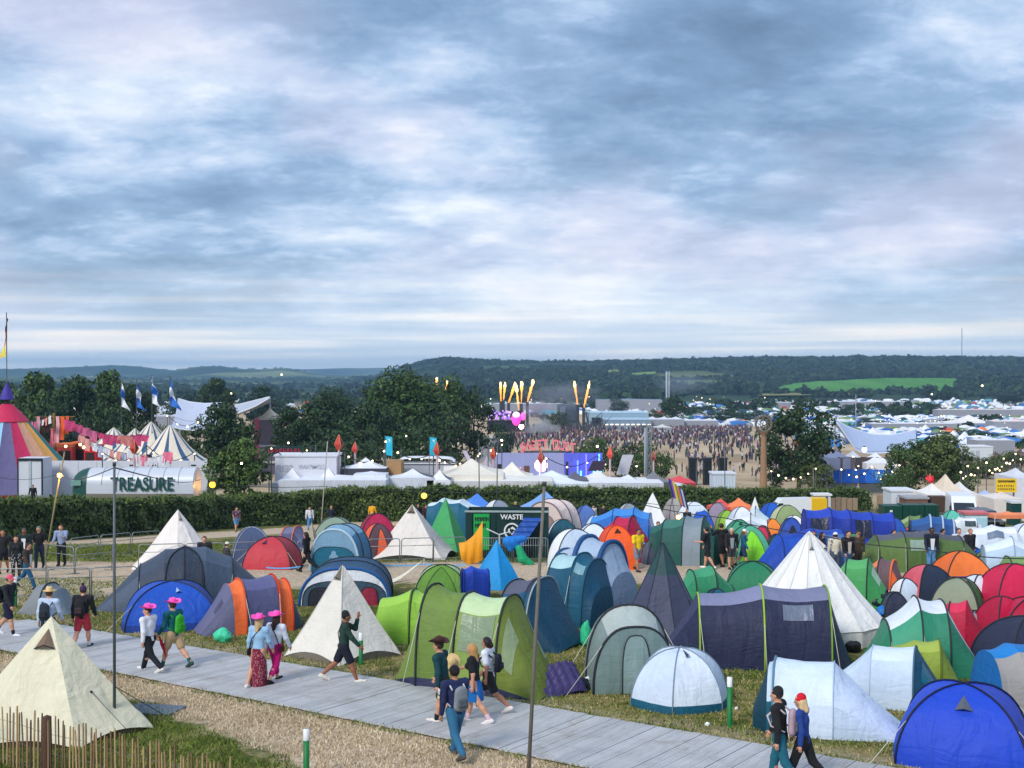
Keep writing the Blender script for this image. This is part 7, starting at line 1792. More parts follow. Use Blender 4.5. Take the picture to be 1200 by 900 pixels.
def plank_tower(px,yt,yb,Y,lean,w,c,lab,name="board"):
 q=at(px,yb,Y);t=at(px +lean,yt,Y);o=MB().obox((t -q)/2,(w,0,0),(0,.15,0),(t -q)/2).build(name,pl(c),loc=q);tag(o,lab,"board")
plank_tower(729,533,556,124,7,.55,C(190,192,200),"leaning white board right of the blue-lit wall");plank_tower(553,528,545,118,-9,.2,C(190,180,200),"leaning white prop above the cream marquee");plank_tower(697,540,552,126,6,.7,C(60,48,70),"dark leaning panel in front of the blue-lit wall")
for k,(x,lab) in enumerate(((813,"dark speaker tower left of the three"),(830,"dark speaker tower in the middle of three"),(848,"dark speaker tower right of the three"))):
 boxthing("speaker_tower",lab,"tower",x -4.5,x +4.5,538,172,1.4,pl(C(30,40,48),.6),roof=pl(C(40,44,48)),group="three dark towers at the arena edge",parts=[("grille",.1,.9,.1+.29*j,.36+.29*j,pl(C(20,26,32),.8),.05) for j in range(3)])
boxthing("container","white container cabin at the arena edge beside the dark towers","cabin",836,862,556,128,2.4,pl(C(200,214,228),.5),roof=pl(C(214,220,226)),parts=[("panel_joint",k/8-.004,k/8+.004,.05,.95,pl(C(150,164,178)),.02) for k in range(1,8)])
def lattice(label,px,yt,yb,Y,w,m,name="lattice_mast",n=9,legs=3):
 p=onground(px,Y);s=Y/F;z0,z1=zrow(yb,Y)-p.z,zrow(yt,Y)-p.z;z0=min(z0,0);r0=root(name,p,0,label,"mast");a=w*s/2
 K=[(a*math.cos(2*PI*k/legs),a*math.sin(2*PI*k/legs)) for k in range(legs)];rr_=max(.03,.10*w*s)
 for x,y in K:tube_pts("upright",[(x,y,z0),(x,y,z1)],rr_,m,r0,5)
 mb=MB();hs=(z1 -z0)/n
 for i in range(n):
  for k in range(legs):
   u,v=K[k],K[(k +1) % legs];mb.tube([(*u,z0 +hs*i),(*v,z0 +hs*(i +1))],rr_*.6,4);mb.tube([(*u,z0 +hs*i),(*v,z0 +hs*i)],rr_*.6,4)
 mb.build("bracing",m,r0)
 return r0,p,z1
lattice("grey lattice pole standing before the arena crowd",760,492,556,160,7,pl(C(120,130,138)))
lattice("tall radio mast on the valley floor",782,435,489,520,4.5,pl(C(176,186,196)),n=12)
lattice("thin mast on the skyline at the right",1127,384,420,2300,1.0,pl(C(110,130,160)),n=10)
pole("slim steel pole left of the grey lattice pole",(756,552),(756,500),.14,pl(C(150,162,172)),Y=158)
def totem():
 Y=140;p=onground(895,Y);s=Y/F;z1=zrow(506,Y)-p.z;zc=zrow(497,Y)-p.z;r0=root("totem_pole",p,0,"carved wooden totem pole with a woven ring on top","totem pole")
 w=pl(C(150,120,92),.9,name="carved_wood",var=.35,sc=2.5,bump=.05);pr=[(.50,-.2)]
 for k in range(1,22):pr.append(((.46-.008*k)*(1+.09*math.sin(k*2.4)),z1*k/22))
 MB().lathe(pr +[(.55,z1*.985),(.62,z1)],12).build("shaft",w,r0,smooth=True)
 rg=9.3*s;tor=lambda rad,th,n=28:[[((rad +th*math.cos(v))*math.cos(u),th*math.sin(v),zc +(rad +th*math.cos(v))*math.sin(u)) for v in np.linspace(0,2*PI,8)] for u in np.linspace(0,2*PI,n)]
 MB().grid(tor(rg,.14)).build("ring",pl(C(110,100,90),.8),r0,smooth=True);MB().grid(tor(rg*.45,.06)).build("inner_ring",pl(C(110,100,96),.8),r0,smooth=True)
 for k in range(9):a=2*PI*k/9;tube_pts("thread",[(rg*math.cos(a),0,zc +rg*math.sin(a)),(rg*.45*math.cos(a +.8),0,zc +rg*.45*math.sin(a +.8))],.035,pl(C(140,130,120)),r0,4)
totem()
# ------ tensile roofs
def tensile(label,top,bot,Y0,Y1,c,seam=None):
 """cloth between an upper edge (far) and a lower edge (near), both given as photo points"""
 n=21;f=lambda P,t:(np.interp(t,np.linspace(0,1,len(P)),[q[0] for q in P]),np.interp(t,np.linspace(0,1,len(P)),[q[1] for q in P]))
 def sm(P,t):return tuple(np.mean([f(P,min(max(t +d,0),1)) for d in (-.05,0,.05)],axis=0)) if 0.04<t<.96 else f(P,t)
 c0=at(*bot[0],Y0);r0=root("tensile_roof",c0,0,label,"canopy");P=[]
 for t in np.linspace(0,1,n):
  a,b=at(*sm(top,t),Y1),at(*sm(bot,t),Y0);P.append([a.lerp(b,u)-c0 +Vector((0,0,-.9*math.sin(PI*u))) for u in np.linspace(0,1,9)])
 MB().grid(P).build("membrane",fab(c,.5,.4),r0,smooth=True)
 for e,nm in ((0,"edge_cable"),(-1,"edge_cable")):tube_pts(nm,[r[e] for r in P],.10,pl(C(210,216,226)),r0,5)
 for q in (P[0][0],P[-1][0]):
  w=q +c0;tube_pts("mast",[q,Vector((q.x +.4,q.y +.5,gzf(w.x,w.y)-c0.z))],.18,pl(C(150,156,164)),r0,6)
 if seam is not None:tube_pts("seam_line",[r[seam]+Vector((0,-.05,.06)) for r in P],.05,pl(C(170,180,196)),r0,4)
 return r0
tensile("white saddle-shaped tensile roof on the right",[(978,491),(995,501),(1020,509),(1045,510),(1073,504)],[(978.5,492),(1004,529),(1018,532),(1050,530),(1076,530)],176,196,C(168,184,212),5)
tensile("left wing of the pale tensile roof behind the dark round tree",[(209,467),(222,471),(240,473),(260,472)],[(200,500),(212,503),(230,505),(262,500)],190,206,C(190,198,216),4)
tensile("right wing of the pale tensile roof reaching above the pink lit tent",[(262,478),(280,474),(300,469),(316,465)],[(262,490),(280,484),(300,476),(316,466.5)],196,214,C(176,184,196))
marquee("cream peaked tent glowing pink at one side under the tensile roof",298,326,478,490,205,6,C(220,206,180),1,group=None,side=C(226,120,160))
boxthing("stage_deck","grey stage block under the cream peaked tent","stage",304,324,492,203,4,pl(C(120,110,130)),roof=pl(C(196,204,206)),parts=[("shelf",0,1,.2,.24,pl(C(200,206,206)),.4),("shelf",0,1,.5,.54,pl(C(180,186,190)),.4)])
# ------ blue fence banner, bar and hoardings on the right
def panels(name,label,cat,x0,x1,yt,yb,Y,n,cols,gap=.03,post=True):
 a,b=onground(x0,Y),onground(x1,Y);s=Y/F;r0=root(name,a,0,label,cat);L=(b -a).length;H=zrow(yt,Y)-a.z;B=zrow(yb,Y)-a.z;r=random.Random(x0)
 for k in range(n):MB().box(L*k/n +gap,r.uniform(-.04,.04),B,L*(k +1)/n -gap,.10,H +r.uniform(-.06,.06)).build("panel",pl(r.choice(cols),.75,name="panel_face",var=.22,sc=1.5),r0)
 if post:MB().box(0,.14,B -1.2,L,.2,B +.2).build("rail",DSTEEL,r0)
 return r0,L,H,B
r0,L,H,B=panels("banner_fence","bright blue banner fence with pale lettering in front of the white tensile roof","fence",977,1046,550,566,152,9,[C(14,92,196),C(20,104,210),C(16,84,184)])
mk=MB();r=random.Random(5)
for k in range(16):x=L*(.70+.018*k);mk.box(x,-.10,B +.5+.5*r.random(),x +.05,-.065,B +1.0+.5*r.random());mk.box(x,-.10,B +.4+.8*r.random(),x +.12,-.065,B +.5+.8*r.random())
mk.build("lettering",pl(C(120,190,236),.6),r0)
panels("bar_wall","dark brown plank wall of the bar under the white tensile roof","wall",982,1048,536,552,162,22,[C(84,74,78),C(98,86,88),C(72,64,68)],.006)
marquee("white gazebo of the bar under the white tensile roof",1016,1052,530,543,160,6,C(226,228,232),1,group=None);marquee("blue-grey sloping bar roof left of the white gazebo",974,1002,528,537,162,6,C(120,130,160),1,group=None);marquee("pale bar roof between the blue-grey roof and the gazebo",994,1020,528,540,164,6,C(190,196,206),1,group=None)
panels("hoarding","brown board hoarding left of the gap in the lane","hoarding",973,1006,583,598,116,5,[C(150,130,110),C(136,118,100)]);panels("hoarding","brown board hoarding right of the gap in the lane","hoarding",1028,1048,580,597,116,3,[C(166,140,110),C(150,128,102)])
boxthing("toilet_block","row of coloured and white cubicles by the hedge's right end","cubicles",955,974,581,112,1.2,pl(C(206,210,214)),roof=pl(C(228,230,232)),parts=[("cubicle_door",k/6+.01,(k +1)/6-.01,.05,.95,pl(c),.03) for k,c in enumerate((C(110,116,120),C(90,160,70),C(60,64,70),C(210,214,216),C(80,84,90),C(206,210,212)))])
def van(label,px,yt,yb,w,Y,yaw,body=C(228,232,236),front=True,cargo=None,name="van"):
 p=onground(px,Y);s=Y/F;H=zrow(yt,Y)-p.z;L=5.2;W=2.0;sc_=H/2.5;r0=root(name,p,R(yaw),label,"van");r0.scale=(sc_,)*3
 m=pl(body,.35,name="van_paint",var=.06);prof=[(-.5*L,.35),(-.5*L,1.0),(-.44*L,1.18),(-.27*L,1.95),(-.20*L,2.42),(.5*L,2.48),(.5*L,.35)]
 mb=MB();P=[[(x,y*(1 if z<1.3 else 1-.06*(z -1.3)),z) for y in (-W/2,W/2)] for x,z in prof +prof[:1]];mb.grid(P);mb.poly([q[0] for q in P[:-1]]);mb.poly([q[1] for q in P[:-1]][::-1]);mb.build("body",m,r0)
 MB().poly([(-.435*L -.03,y*.86,1.22) if i==0 else (-.275*L -.03,y*.8,1.92) for i,y in ((0,-1),(0,1),(1,1),(1,-1))]).build("windscreen",GLASS,r0)
 for sgn in (-1,1):
  MB().poly([(-.36*L,sgn*1.003,1.3),(-.17*L,sgn*1.003,1.3),(-.17*L,sgn*.965,1.9),(-.27*L,sgn*.965,1.9)][::sgn]).build("side_window",GLASS,r0)
  MB().box(-.5*L -.03,sgn*.72-.16,.82,-.5*L +.02,sgn*.72+.16,1.0).build("headlight",pl(C(206,214,220),.2),r0)
  for x in (-.32,.30):MB().lathe([(.1,-.11),(.36,-.11),(.36,.11),(.1,.11)],14).build("wheel",pl(C(28,28,30)),r0).matrix_basis=Matrix.Translation((x*L,sgn*.92,.36)) @ Matrix.Rotation(PI/2,4,'X')
  MB().box(-.33*L,sgn*1.05-.1,1.35,-.31*L,sgn*1.05+.1,1.65).build("wing_mirror",pl(C(40,42,44)),r0)
 MB().box(-.5*L -.04,-.62,.58,-.5*L +.01,.62,.80).build("grille",pl(C(40,44,48)),r0);MB().box(-.5*L -.07,-.98,.36,-.5*L +.02,.98,.55).build("bumper",pl(C(70,74,78)),r0);MB().box(-.5*L -.08,-.26,.42,-.5*L -.072,.26,.52).build("number_plate",pl(C(230,226,210)),r0)
 if cargo:MB().box(.5*L,-W/2-.04,.5,.5*L +1.9,W/2+.04,2.44).build("yellow_back",pl(cargo,.5),r0)
van("white delivery van facing the camera by the tan pagoda tents",1127,579,601,20,100,78)
van("white van with a yellow rear body seen from the side by the hedge end",924,583,594,40,108,4,cargo=C(240,190,30))
boxthing("site_cabin","white site cabin behind the green skips","cabin",1045,1072,576,108,2.4,pl(C(206,212,220),.6),roof=pl(C(220,224,230)),parts=[("door",.2,.3,.1,.8,pl(C(170,176,186)),.03),("window",.5,.7,.4,.75,GLASS,.03)]);boxthing("market_shed","brown wooden shed with a grey roof by the green skips","shed",1063,1088,585,103,2,pl(C(120,86,70),.8),roof=pl(C(160,160,166)),parts=[("board",k/8+.01,(k +1)/8-.01,.05,.95,pl(C(126-4*(k % 2),90,74)),.02) for k in range(8)])
for k,(x0,x1,lab) in enumerate(((1037,1058,"dark green skip at the left with a white label"),(1059,1084,"dark green skip in the middle of three"),(1085,1101,"dark green skip at the right of three"))):
 boxthing("green_skip",lab,"skip",x0,x1,592 if k else 593,96,1.6,pl(C(14,66,54),.5,name="green_steel"),group="dark green skips by the white van",parts=[("label_plate",.3,.45,.45,.8,pl(C(220,226,226)),.02)] if k==0 else [("rib",j/4-.01,j/4+.01,.05,.95,pl(C(10,54,46)),.04) for j in range(1,4)])
for q in [("tall tan pagoda tent behind the white van",1104,1136,555,578,108,5,C(222,204,182)),("white pagoda tent left of the tall tan one",1088,1116,566,580,104,4,C(232,228,224)),("white tent right of the tall tan pagoda",1128,1146,564,578,108,5,C(224,222,222)),("cream striped stall roof right of the blue-trimmed stall",1166,1202,576,585,104,4,C(226,216,210)),("pale tent at the right edge above the yellow sign",1190,1216,548,560,140,6,C(210,214,224))]:marquee(*q,group=None)
boxthing("stall_interior","dark crowded stall mouth under the white pagoda","stall",1092,1110,582,103,1,pl(C(80,60,48),.8,var=.4,sc=4),yb=600)
gazebo("white gazebo stall with a royal blue trim band",1141,1169,574,603,C(170,186,220),walls=[(0,C(206,214,226)),(1,C(206,214,226))],eave=.72,yaw=4,trim=C(30,60,150))
def ysign():
 Y=106;p=onground(1180,Y);s=Y/F;W=24*s;z0,z1=zrow(577,Y)-p.z,zrow(561,Y)-p.z;r0=root("yellow_sign",p,0,"yellow sign board with dark print above the stalls at the right","sign")
 MB().box(-W/2,0,z0,W/2,.12,z1).build("board",pl(C(238,196,40),.5,name="yellow_board"),r0);r=random.Random(2);mk=MB()
 for zf,n in ((.80,15),(.46,8),(.22,9)):
  for k in range(n):x=-W*.42+W*.84*k/n;z=z0 +(z1 -z0)*zf;mk.box(x,-.02,z -.10,x +.035,-.004,z +.10);mk.box(x +.03,-.02,z +r.uniform(-.08,.04),x +.085,-.004,z +r.uniform(.05,.10))
 mk.build("lettering",pl(C(70,50,30),.6),r0)
 for x in (-W*.4,W*.4):MB().box(x -.05,.13,0,x +.05,.23,z1).build("post",DSTEEL,r0)
ysign()
gazebo("orange flat market canopy with a patio heater below it",1160,1204,599,622,C(238,140,96),eave=.86,yaw=2,name="market_canopy",k=.6)
boxthing("portable_toilet","dark green portable toilet at the right edge","toilet",1187,1198,590,98,1.2,pl(C(16,70,66),.5),roof=pl(C(210,216,218)),parts=[("door",.1,.9,.05,.9,pl(C(14,62,58)),.03)])
def car():
 p=onground(1153,92);r0=root("parked_car",p,R(88),"dark estate car parked in front of the blue-trimmed stall","car");b=pl(C(30,34,42),.25,name="car_paint",var=.05)
 pr=[(-2.1,.3),(-2.1,.75),(-1.2,.9),(-.6,1.4),(1.6,1.42),(2.1,.9),(2.1,.3)];P=[[(x,y*(1 if z<1 else .82),z) for y in (-.85,.85)] for x,z in pr +pr[:1]];mb=MB().grid(P);mb.poly([q[0] for q in P[:-1]]);mb.poly([q[1] for q in P[:-1]][::-1]);mb.build("body",b,r0)
 MB().poly([(-1.22,-.72,.95),(-1.22,.72,.95),(-.68,.62,1.36),(-.68,-.62,1.36)]).build("windscreen",pl(C(70,84,96),.15),r0)
 for sg in (-1,1):
  MB().box(-2.13,sg*.6-.16,.6,-2.09,sg*.6+.16,.74).build("headlight",pl(C(206,214,220),.2),r0)
  for x in (-1.3,1.3):MB().lathe([(.1,-.1),(.32,-.1),(.32,.1),(.1,.1)],12).build("wheel",pl(C(24,24,26)),r0).matrix_basis=Matrix.Translation((x,sg*.8,.32)) @ Matrix.Rotation(PI/2,4,'X')
car()
boxthing("ice_box","white and pale blue counter stall with a red awning in front of the dark car","stall",1132,1158,603,86,1.2,pl(C(196,216,226),.6),roof=pl(C(206,110,116)),parts=[("counter_front",.3,.95,.1,.8,pl(C(170,210,224)),.04)])
def flagred():
 q=at(1090,557,112);r0=root("red_flag",q,0,"red flag on a pole left of the tan pagoda tents","flag");MB().tube([(0,0,-4.2),(0,0,.2)],.04,5).build("pole",pl(C(170,150,110)),r0)
 MB().grid([[(-.3+.6*u +.1*math.sin(v*5),.15*math.sin(u*6+v*2),.1-.4*v -.5*u*(.4+v)) for u in np.linspace(0,1,8)] for v in np.linspace(0,1,6)]).build("cloth",fab(C(222,36,60)),r0,smooth=True)
flagred()
def kite():
 q=at(790,578,74);r0=root("printed_flag",q,0,"multicoloured printed flag on a stick above the grey-brown dome tent","flag");MB().tube([(.2,0,-2.2),(-.35,0,.9)],.02,5).build("stick",DSTEEL,r0)
 cs=[C(60,60,150),C(150,90,180),C(226,200,60),C(90,150,80),C(226,110,70),C(40,90,170),C(214,216,230),C(40,40,70)]
 for k in range(8):MB().grid([[(-.35+.12*k +.13*u +.3*v,.1*math.sin(k +u),.9-.10*k -1.25*v -.1*u +.05*math.sin(k)) for u in (0,1)] for v in np.linspace(0,.9,5)]).build("colour_strip",fab(cs[k]),r0,smooth=True)
kite()
# ---------------------------------------------------------------- the valley: arena crowd, stages, tent fields, lights
def mini_person(top,bot,sk,seed):
 r=random.Random(seed);st=r.uniform(.04,.16);L=[]
 V,Q=caps_mesh([((-.09,0,.82),(-.10,st,.04),.08,.05),((.09,0,.82),(.10,-st,.04),.08,.05)],.05,.02);L.append((V,Q,bot))
 V,Q=caps_mesh([((0,0,.85),(0,0,1.36),.15,.17,1.4),((-.2,0,1.38),(-.26,r.uniform(-.1,.2),.9),.06,.05),((.2,0,1.38),(.26,r.uniform(-.1,.2),.9),.06,.05)],.05,.04);L.append((V,Q,top))
 V,Q=caps_mesh([((0,0,1.5),(0,.02,1.63),.07,.10)],.05,.03);L.append((V,Q,sk))
 vs,fs,mi,b=[],[],[],0
 for k,(V,Q,c) in enumerate(L):vs.append(V);fs.append(Q +b);mi+=[k]*len(Q);b+=len(V)
 me=bpy.data.meshes.new("person");V=np.concatenate(vs);me.from_pydata([tuple(v) for v in V],[],[tuple(map(int,q)) for q in np.concatenate(fs)])
 for c in (bot,top,sk):me.materials.append(pl(c,.85,name="clothing"))
 me.polygons.foreach_set('material_index',mi);return me
_tops=[(C(40,40,48),"black"),(C(180,180,188),"white"),(C(84,44,56),"dark red"),(C(60,70,110),"navy"),(C(84,74,104),"purple"),(C(140,100,118),"pink"),(C(90,100,90),"grey-green"),(C(100,94,88),"stone grey")]
_bots=[(C(36,38,46),'dark trousers'),(C(70,96,136),'blue jeans'),(C(150,132,106),'tan shorts')]
MINI=[(mini_person(c,b,SKINS[('light','mid','tan')[i % 3]],i*3+j),n +' top and '+bn) for i,(c,n) in enumerate(_tops) for j,(b,bn) in enumerate(_bots)]
def zone(px):return 'left of the three dark towers' if px<800 else 'behind the three dark towers' if px<862 else 'by the carved totem pole' if px<930 else 'by the board hoardings' if px<1060 else 'on the track left of the bulb cluster' if px<1126 else 'on the track before the yellow sign' if px<1166 else 'on the track above the yellow sign'
def crowd_px():
 """a photo pixel where the crowd stands, thicker towards the stage"""
 while True:
  k=rng.random()
  if k<.58:px,py=rng.uniform(600,880),502+abs(rng.normal(0,11))
  elif k<.76:px,py=rng.uniform(780,985),504+61*rng.random()**1.6
  elif k<.80:px,py=rng.uniform(590,740),rng.uniform(512,530)
  elif k<.825:px,py=rng.uniform(930,1045),rng.uniform(560,586)
  else:px,py=rng.uniform(1095,1215),rng.uniform(533,566)
  if py>566 and px<930:continue
  if k>=.825 and py>566-(px -1095)*.10:continue
  if .80<k<.825 and abs(px -988)>22 and py>572:continue
  if 740<px<790 and py>540:continue
  return px,py
spots=sorted([crowd_px() for _ in range(1750)],key=lambda q:-q[1])
for i,(px,py) in enumerate(spots[:285]):
 p=G(px,py);me,n=MINI[int(rng.integers(24))]
 o=bpy.data.objects.new("person",me);COL.objects.link(o);o.location=p;o.rotation_euler=(0,0,rng.uniform(0,6.3));o.scale=(1,1,rng.uniform(.93,1.07))
 where=zone(px)
 tag(o,"person in %s %s" % (n,where),"person","people in %s %s" % (n,where))
def figures(pts):
 Vs,Fs,Ms,b=[],[],[],0
 for (p,c) in pts:
  w=.24;h1,h2,h3=.8,1.45,1.75;q=np.array(p);a=rng.uniform(0,3.1);ca,sa=math.cos(a),math.sin(a)
  for (z0,z1,w0,w1,m) in ((0,h1,.13,.19,8),(h1,h2,.20,.25,c),(h2,h3,.10,.10,9)):
   V=[(x*ca -y*.6*sa,x*sa +y*.6*ca,z) for z,w_ in ((z0,w0),(z1,w1)) for x,y in ((-w_,-w_),(w_,-w_),(w_,w_),(-w_,w_))]
   Vs.append(np.array(V)+q);Fs+=[[b +i,b +(i +1) % 4,b +4+(i +1) % 4,b +4+i] for i in range(4)]+[[b +4,b +5,b +6,b +7]];Ms+=[m]*5;b+=8
 o=np_mesh("crowd",np.concatenate(Vs),np.array(Fs),[pl(c,.85,name="clothing") for c,n in _tops]+[pl(C(46,48,60),.85,name="clothing"),pl(C(104,76,64),.8,name="head_tone")],mi=Ms);tag(o,kind='stuff')
figures([(G(px,py),int(rng.integers(8))) for px,py in spots[285:]])
# ------ tent fields
FT=[C(232,234,238),C(214,222,232),C(44,96,176),C(60,120,190),C(70,130,96),C(110,136,70),C(140,146,154),C(40,80,96),C(196,70,64),C(228,130,60),C(226,228,232),C(90,150,170)]
FN=["white","pale grey","royal blue","sky blue","green","olive","grey","teal","red","orange","off-white","light teal"]
def mini_tent(c,kind):
 mb=MB()
 if kind==0:mb.grid([[(1.7*math.cos(t*PI/2)*math.cos(a),1.3*math.cos(t*PI/2)*math.sin(a),1.45*math.sin(t*PI/2)) for a in np.linspace(0,2*PI,13)[:-1]] for t in np.linspace(0,1,5)],closed=True)
 elif kind==1:mb.grid([[(x,1.4*-math.cos(PI*u),(1.7-.25*abs(x)/2)*max(math.sin(PI*u),0)**.8) for u in np.linspace(0,1,8)] for x in (-2.2,-1.1,0,1.1,2.2)]);mb.poly([(-2.2,1.4*-math.cos(PI*u),1.45*max(math.sin(PI*u),0)**.8) for u in np.linspace(0,1,8)][::-1]);mb.poly([(2.2,1.4*-math.cos(PI*u),1.45*max(math.sin(PI*u),0)**.8) for u in np.linspace(0,1,8)])
 else:mb.grid([[(r_*math.cos(a),r_*math.sin(a),z) for a in np.linspace(0,2*PI,9)[:-1]] for r_,z in ((2.2,0),(2.1,.5),(1.0,1.5),(.05,2.4))],closed=True)
 me=bpy.data.meshes.new("tent");me.from_pydata(mb.v,[],mb.f);me.materials.append(pl(c,.6,name="far_tent_cloth",var=.1));me.polygons.foreach_set('use_smooth',[True]*len(me.polygons));return me
MT=[(mini_tent(c,k),FN[i],k) for i,c in enumerate(FT) for k in ((0,1,2) if i==10 else (0,1))]
_wt=np.array([{8:.15,9:.15,11:.6,5:.5,4:.6,0:2,10:1.5,1:2}.get([C_ for C_ in range(12)][FN.index(n)],1) for _,n,_k in MT]);_wt/=_wt.sum()
def pick():return int(rng.choice(len(MT),p=_wt))
def field_px():
 while True:
  k=rng.random()
  if k<.34:px,py=rng.uniform(940,1215),rng.uniform(492,524)
  elif k<.62:px,py=rng.uniform(880,1215),rng.uniform(470,494)
  elif k<.74:px,py=rng.uniform(790,900),rng.uniform(474,500)
  elif k<.86:px,py=rng.uniform(1090,1215),rng.uniform(520,540)
  elif k<.95:px,py=rng.uniform(560,800),rng.uniform(473,486)
  else:px,py=rng.uniform(-10,460),rng.uniform(470,486)
  if px>985 and px<1085 and py>516:continue
  if px>1090 and py>534-(px -1090)*.12:continue
  return px,py
fs=sorted([field_px() for _ in range(2700)],key=lambda q:-q[1])
for i,(px,py) in enumerate(fs[:230]):
 p=G(px,py);me,n,k=MT[pick()]
 o=bpy.data.objects.new("tent",me);COL.objects.link(o);o.location=p;o.rotation_euler=(0,0,rng.uniform(0,6.3));s=rng.uniform(.9,1.4);o.scale=(s,s,s)
 w="left of the white tensile roof" if px<985 else "behind the white tensile roof" if px<1080 else "above the olive tree" if px<1120 else "below the big far marquee" if px<1165 else "at the far right edge"
 kn=("dome","tunnel","bell")[k];tag(o,"small far %s %s tent %s" % (n,kn,w),"tent","far %s %s tents %s" % (n,kn,w))
def merge(name,items,kind='stuff'):
 Vs,Fs,Ms,b,mats=[],[],[],0,[]
 for me,p,rz,s in items:
  V=np.array([v.co[:] for v in me.vertices]) if me not in _mc else _mc[me][0]
  if me not in _mc:_mc[me]=(V,[list(q.vertices) for q in me.polygons])
  F_=_mc[me][1];ca,sa=math.cos(rz),math.sin(rz);W=np.stack([(V[:,0]*ca -V[:,1]*sa)*s,(V[:,0]*sa +V[:,1]*ca)*s,V[:,2]*s],-1)+np.array(p)
  m=me.materials[0]
  if m not in mats:mats.append(m)
  Vs.append(W);Fs+=[[i +b for i in q] for q in F_];Ms+=[mats.index(m)]*len(F_);b+=len(V)
 me=bpy.data.meshes.new(name);me.from_pydata([tuple(v) for v in np.concatenate(Vs)],[],Fs);o=mesh_obj(me,name,mats,None,True,Ms);tag(o,kind=kind)
_mc={}
merge("far_tents",[(MT[pick()][0],G(px,py),rng.uniform(0,6.3),rng.uniform(.7,1.5)) for px,py in fs[230:]])
# ------ larger far structures
for q in [("large white marquee with a shallow dome on the far right",1116,1172,486,496,420,14,C(232,228,226)),("row of white market marquees at the foot of the big marquee",1022,1122,494.6,496.6,400,8,C(222,222,226),7),("white market roofs right of the big marquee",1166,1216,491,494,400,8,C(226,216,214),4),
   ("long white double marquee right of the burning stage",760,802,488,491.5,430,12,C(216,222,230),3),("white marquees next to the long double marquee",800,842,490,493,432,12,C(222,222,226),3),("pale tent with a green side beside the lattice pole's crowd",768,788,497,501,400,8,C(206,208,204)),
   ("long low white tent row below the wooded slope, left",578,660,472,473.3,640,10,C(196,204,212),8),("pale blue-grey shed roof under the wooded slope",700,776,467,468.5,660,14,C(120,140,156),1),("long white tent row in the far field",890,960,470.5,471.6,760,10,C(214,220,226),9),("long white tent row in the far right field",960,1070,469.6,470.8,740,10,C(214,220,226),12),
   ("white stall row along the far lane at the right",1100,1215,478.6,480.2,560,8,C(220,210,208),12),("white cabins and tents beyond the crowded track",1146,1190,513,516,250,6,C(214,220,226),4),("white tents under the trees left of the tensile roof",170,206,485,488,240,6,C(190,196,206),3),("pale stalls between the central clump and the pink lit stage",560,586,511,513,240,4,C(200,196,200),3)]:
 marquee(*q[:8],peaks=q[8] if len(q)>8 else 1,group=None,side=C(146,150,160))
boxthing("site_cabin","white twin cabins standing beyond the olive tree","cabin",1136,1164,524,230,5,pl(C(206,214,220),.6),roof=pl(C(220,224,228)),parts=[("door",.06,.22,.1,.8,pl(C(170,180,190)),.05),("door",.28,.44,.1,.8,pl(C(170,180,190)),.05)])
boxthing("stage_building","big pale blue-roofed stage block facing the arena crowd","stage",708,764,492,425,16,pl(C(120,140,164),.6,var=.2,sc=.3),roof=pl(C(170,200,220)),parts=[("light_row",k/9+.02,(k +1)/9-.03,.50,.58,glow((1,.86,.6),1.2),.3) for k in range(9)]+[("screen",.78,.86,.2,.5,pl(C(40,60,90)),.2)])
boxthing("stage_roof","pale blue stage roof stepping up behind the stage block","stage",690,760,484,445,18,pl(C(150,180,200),.6,var=.15,sc=.3),roof=pl(C(176,206,222)),parts=[("opening",.05,.30,.2,.7,pl(C(36,46,60)),.3)])
boxthing("stage_tower","grey faceted stage tower between the flame jets","stage",654,676,474,440,10,pl(C(84,98,112),.7,var=.3,sc=.4),parts=[("panel",.1,.4,.5,.9,pl(C(110,124,140)),.4),("panel",.5,.9,.3,.8,pl(C(70,82,98)),.5)])
def sculpture(px,yb,yt,Y,seed,lab):
 p=onground(px,Y);H=zrow(yt,Y)-p.z;r=random.Random(seed);r0=root("branch_sculpture",p,0,lab,"sculpture","bare branch sculptures before the stage");m=pl(C(70,76,80),.8)
 def br(b,d,L,rad,dep):
  m_=b +d*L*.5+Vector((r.uniform(-.1,.1),0,r.uniform(0,.12)))*L;e=b +d*L +Vector((0,0,.10*L));tube_pts("branch",[b,m_,e],[rad,rad*.8,rad*.5],m,r0,5)
  if dep:
   for k in range(2):br(m_ if k else e,(d +Vector((r.uniform(-.9,.9),r.uniform(-.3,.3),r.uniform(-.1,.6)))).normalized(),L*r.uniform(.55,.8),rad*.55,dep -1)
 for dx in (-.55,.15,.6):br(Vector((0,0,0)),Vector((dx,0,.9)).normalized(),H*.48,.38,3)
sculpture(686,510,478,400,4,"bare branching sculpture left of the stage block");sculpture(702,508,488,395,9,"bare branching sculpture in front of the stage block");sculpture(664,512,490,390,12,"low bare branching sculpture beside the grey stage tower")
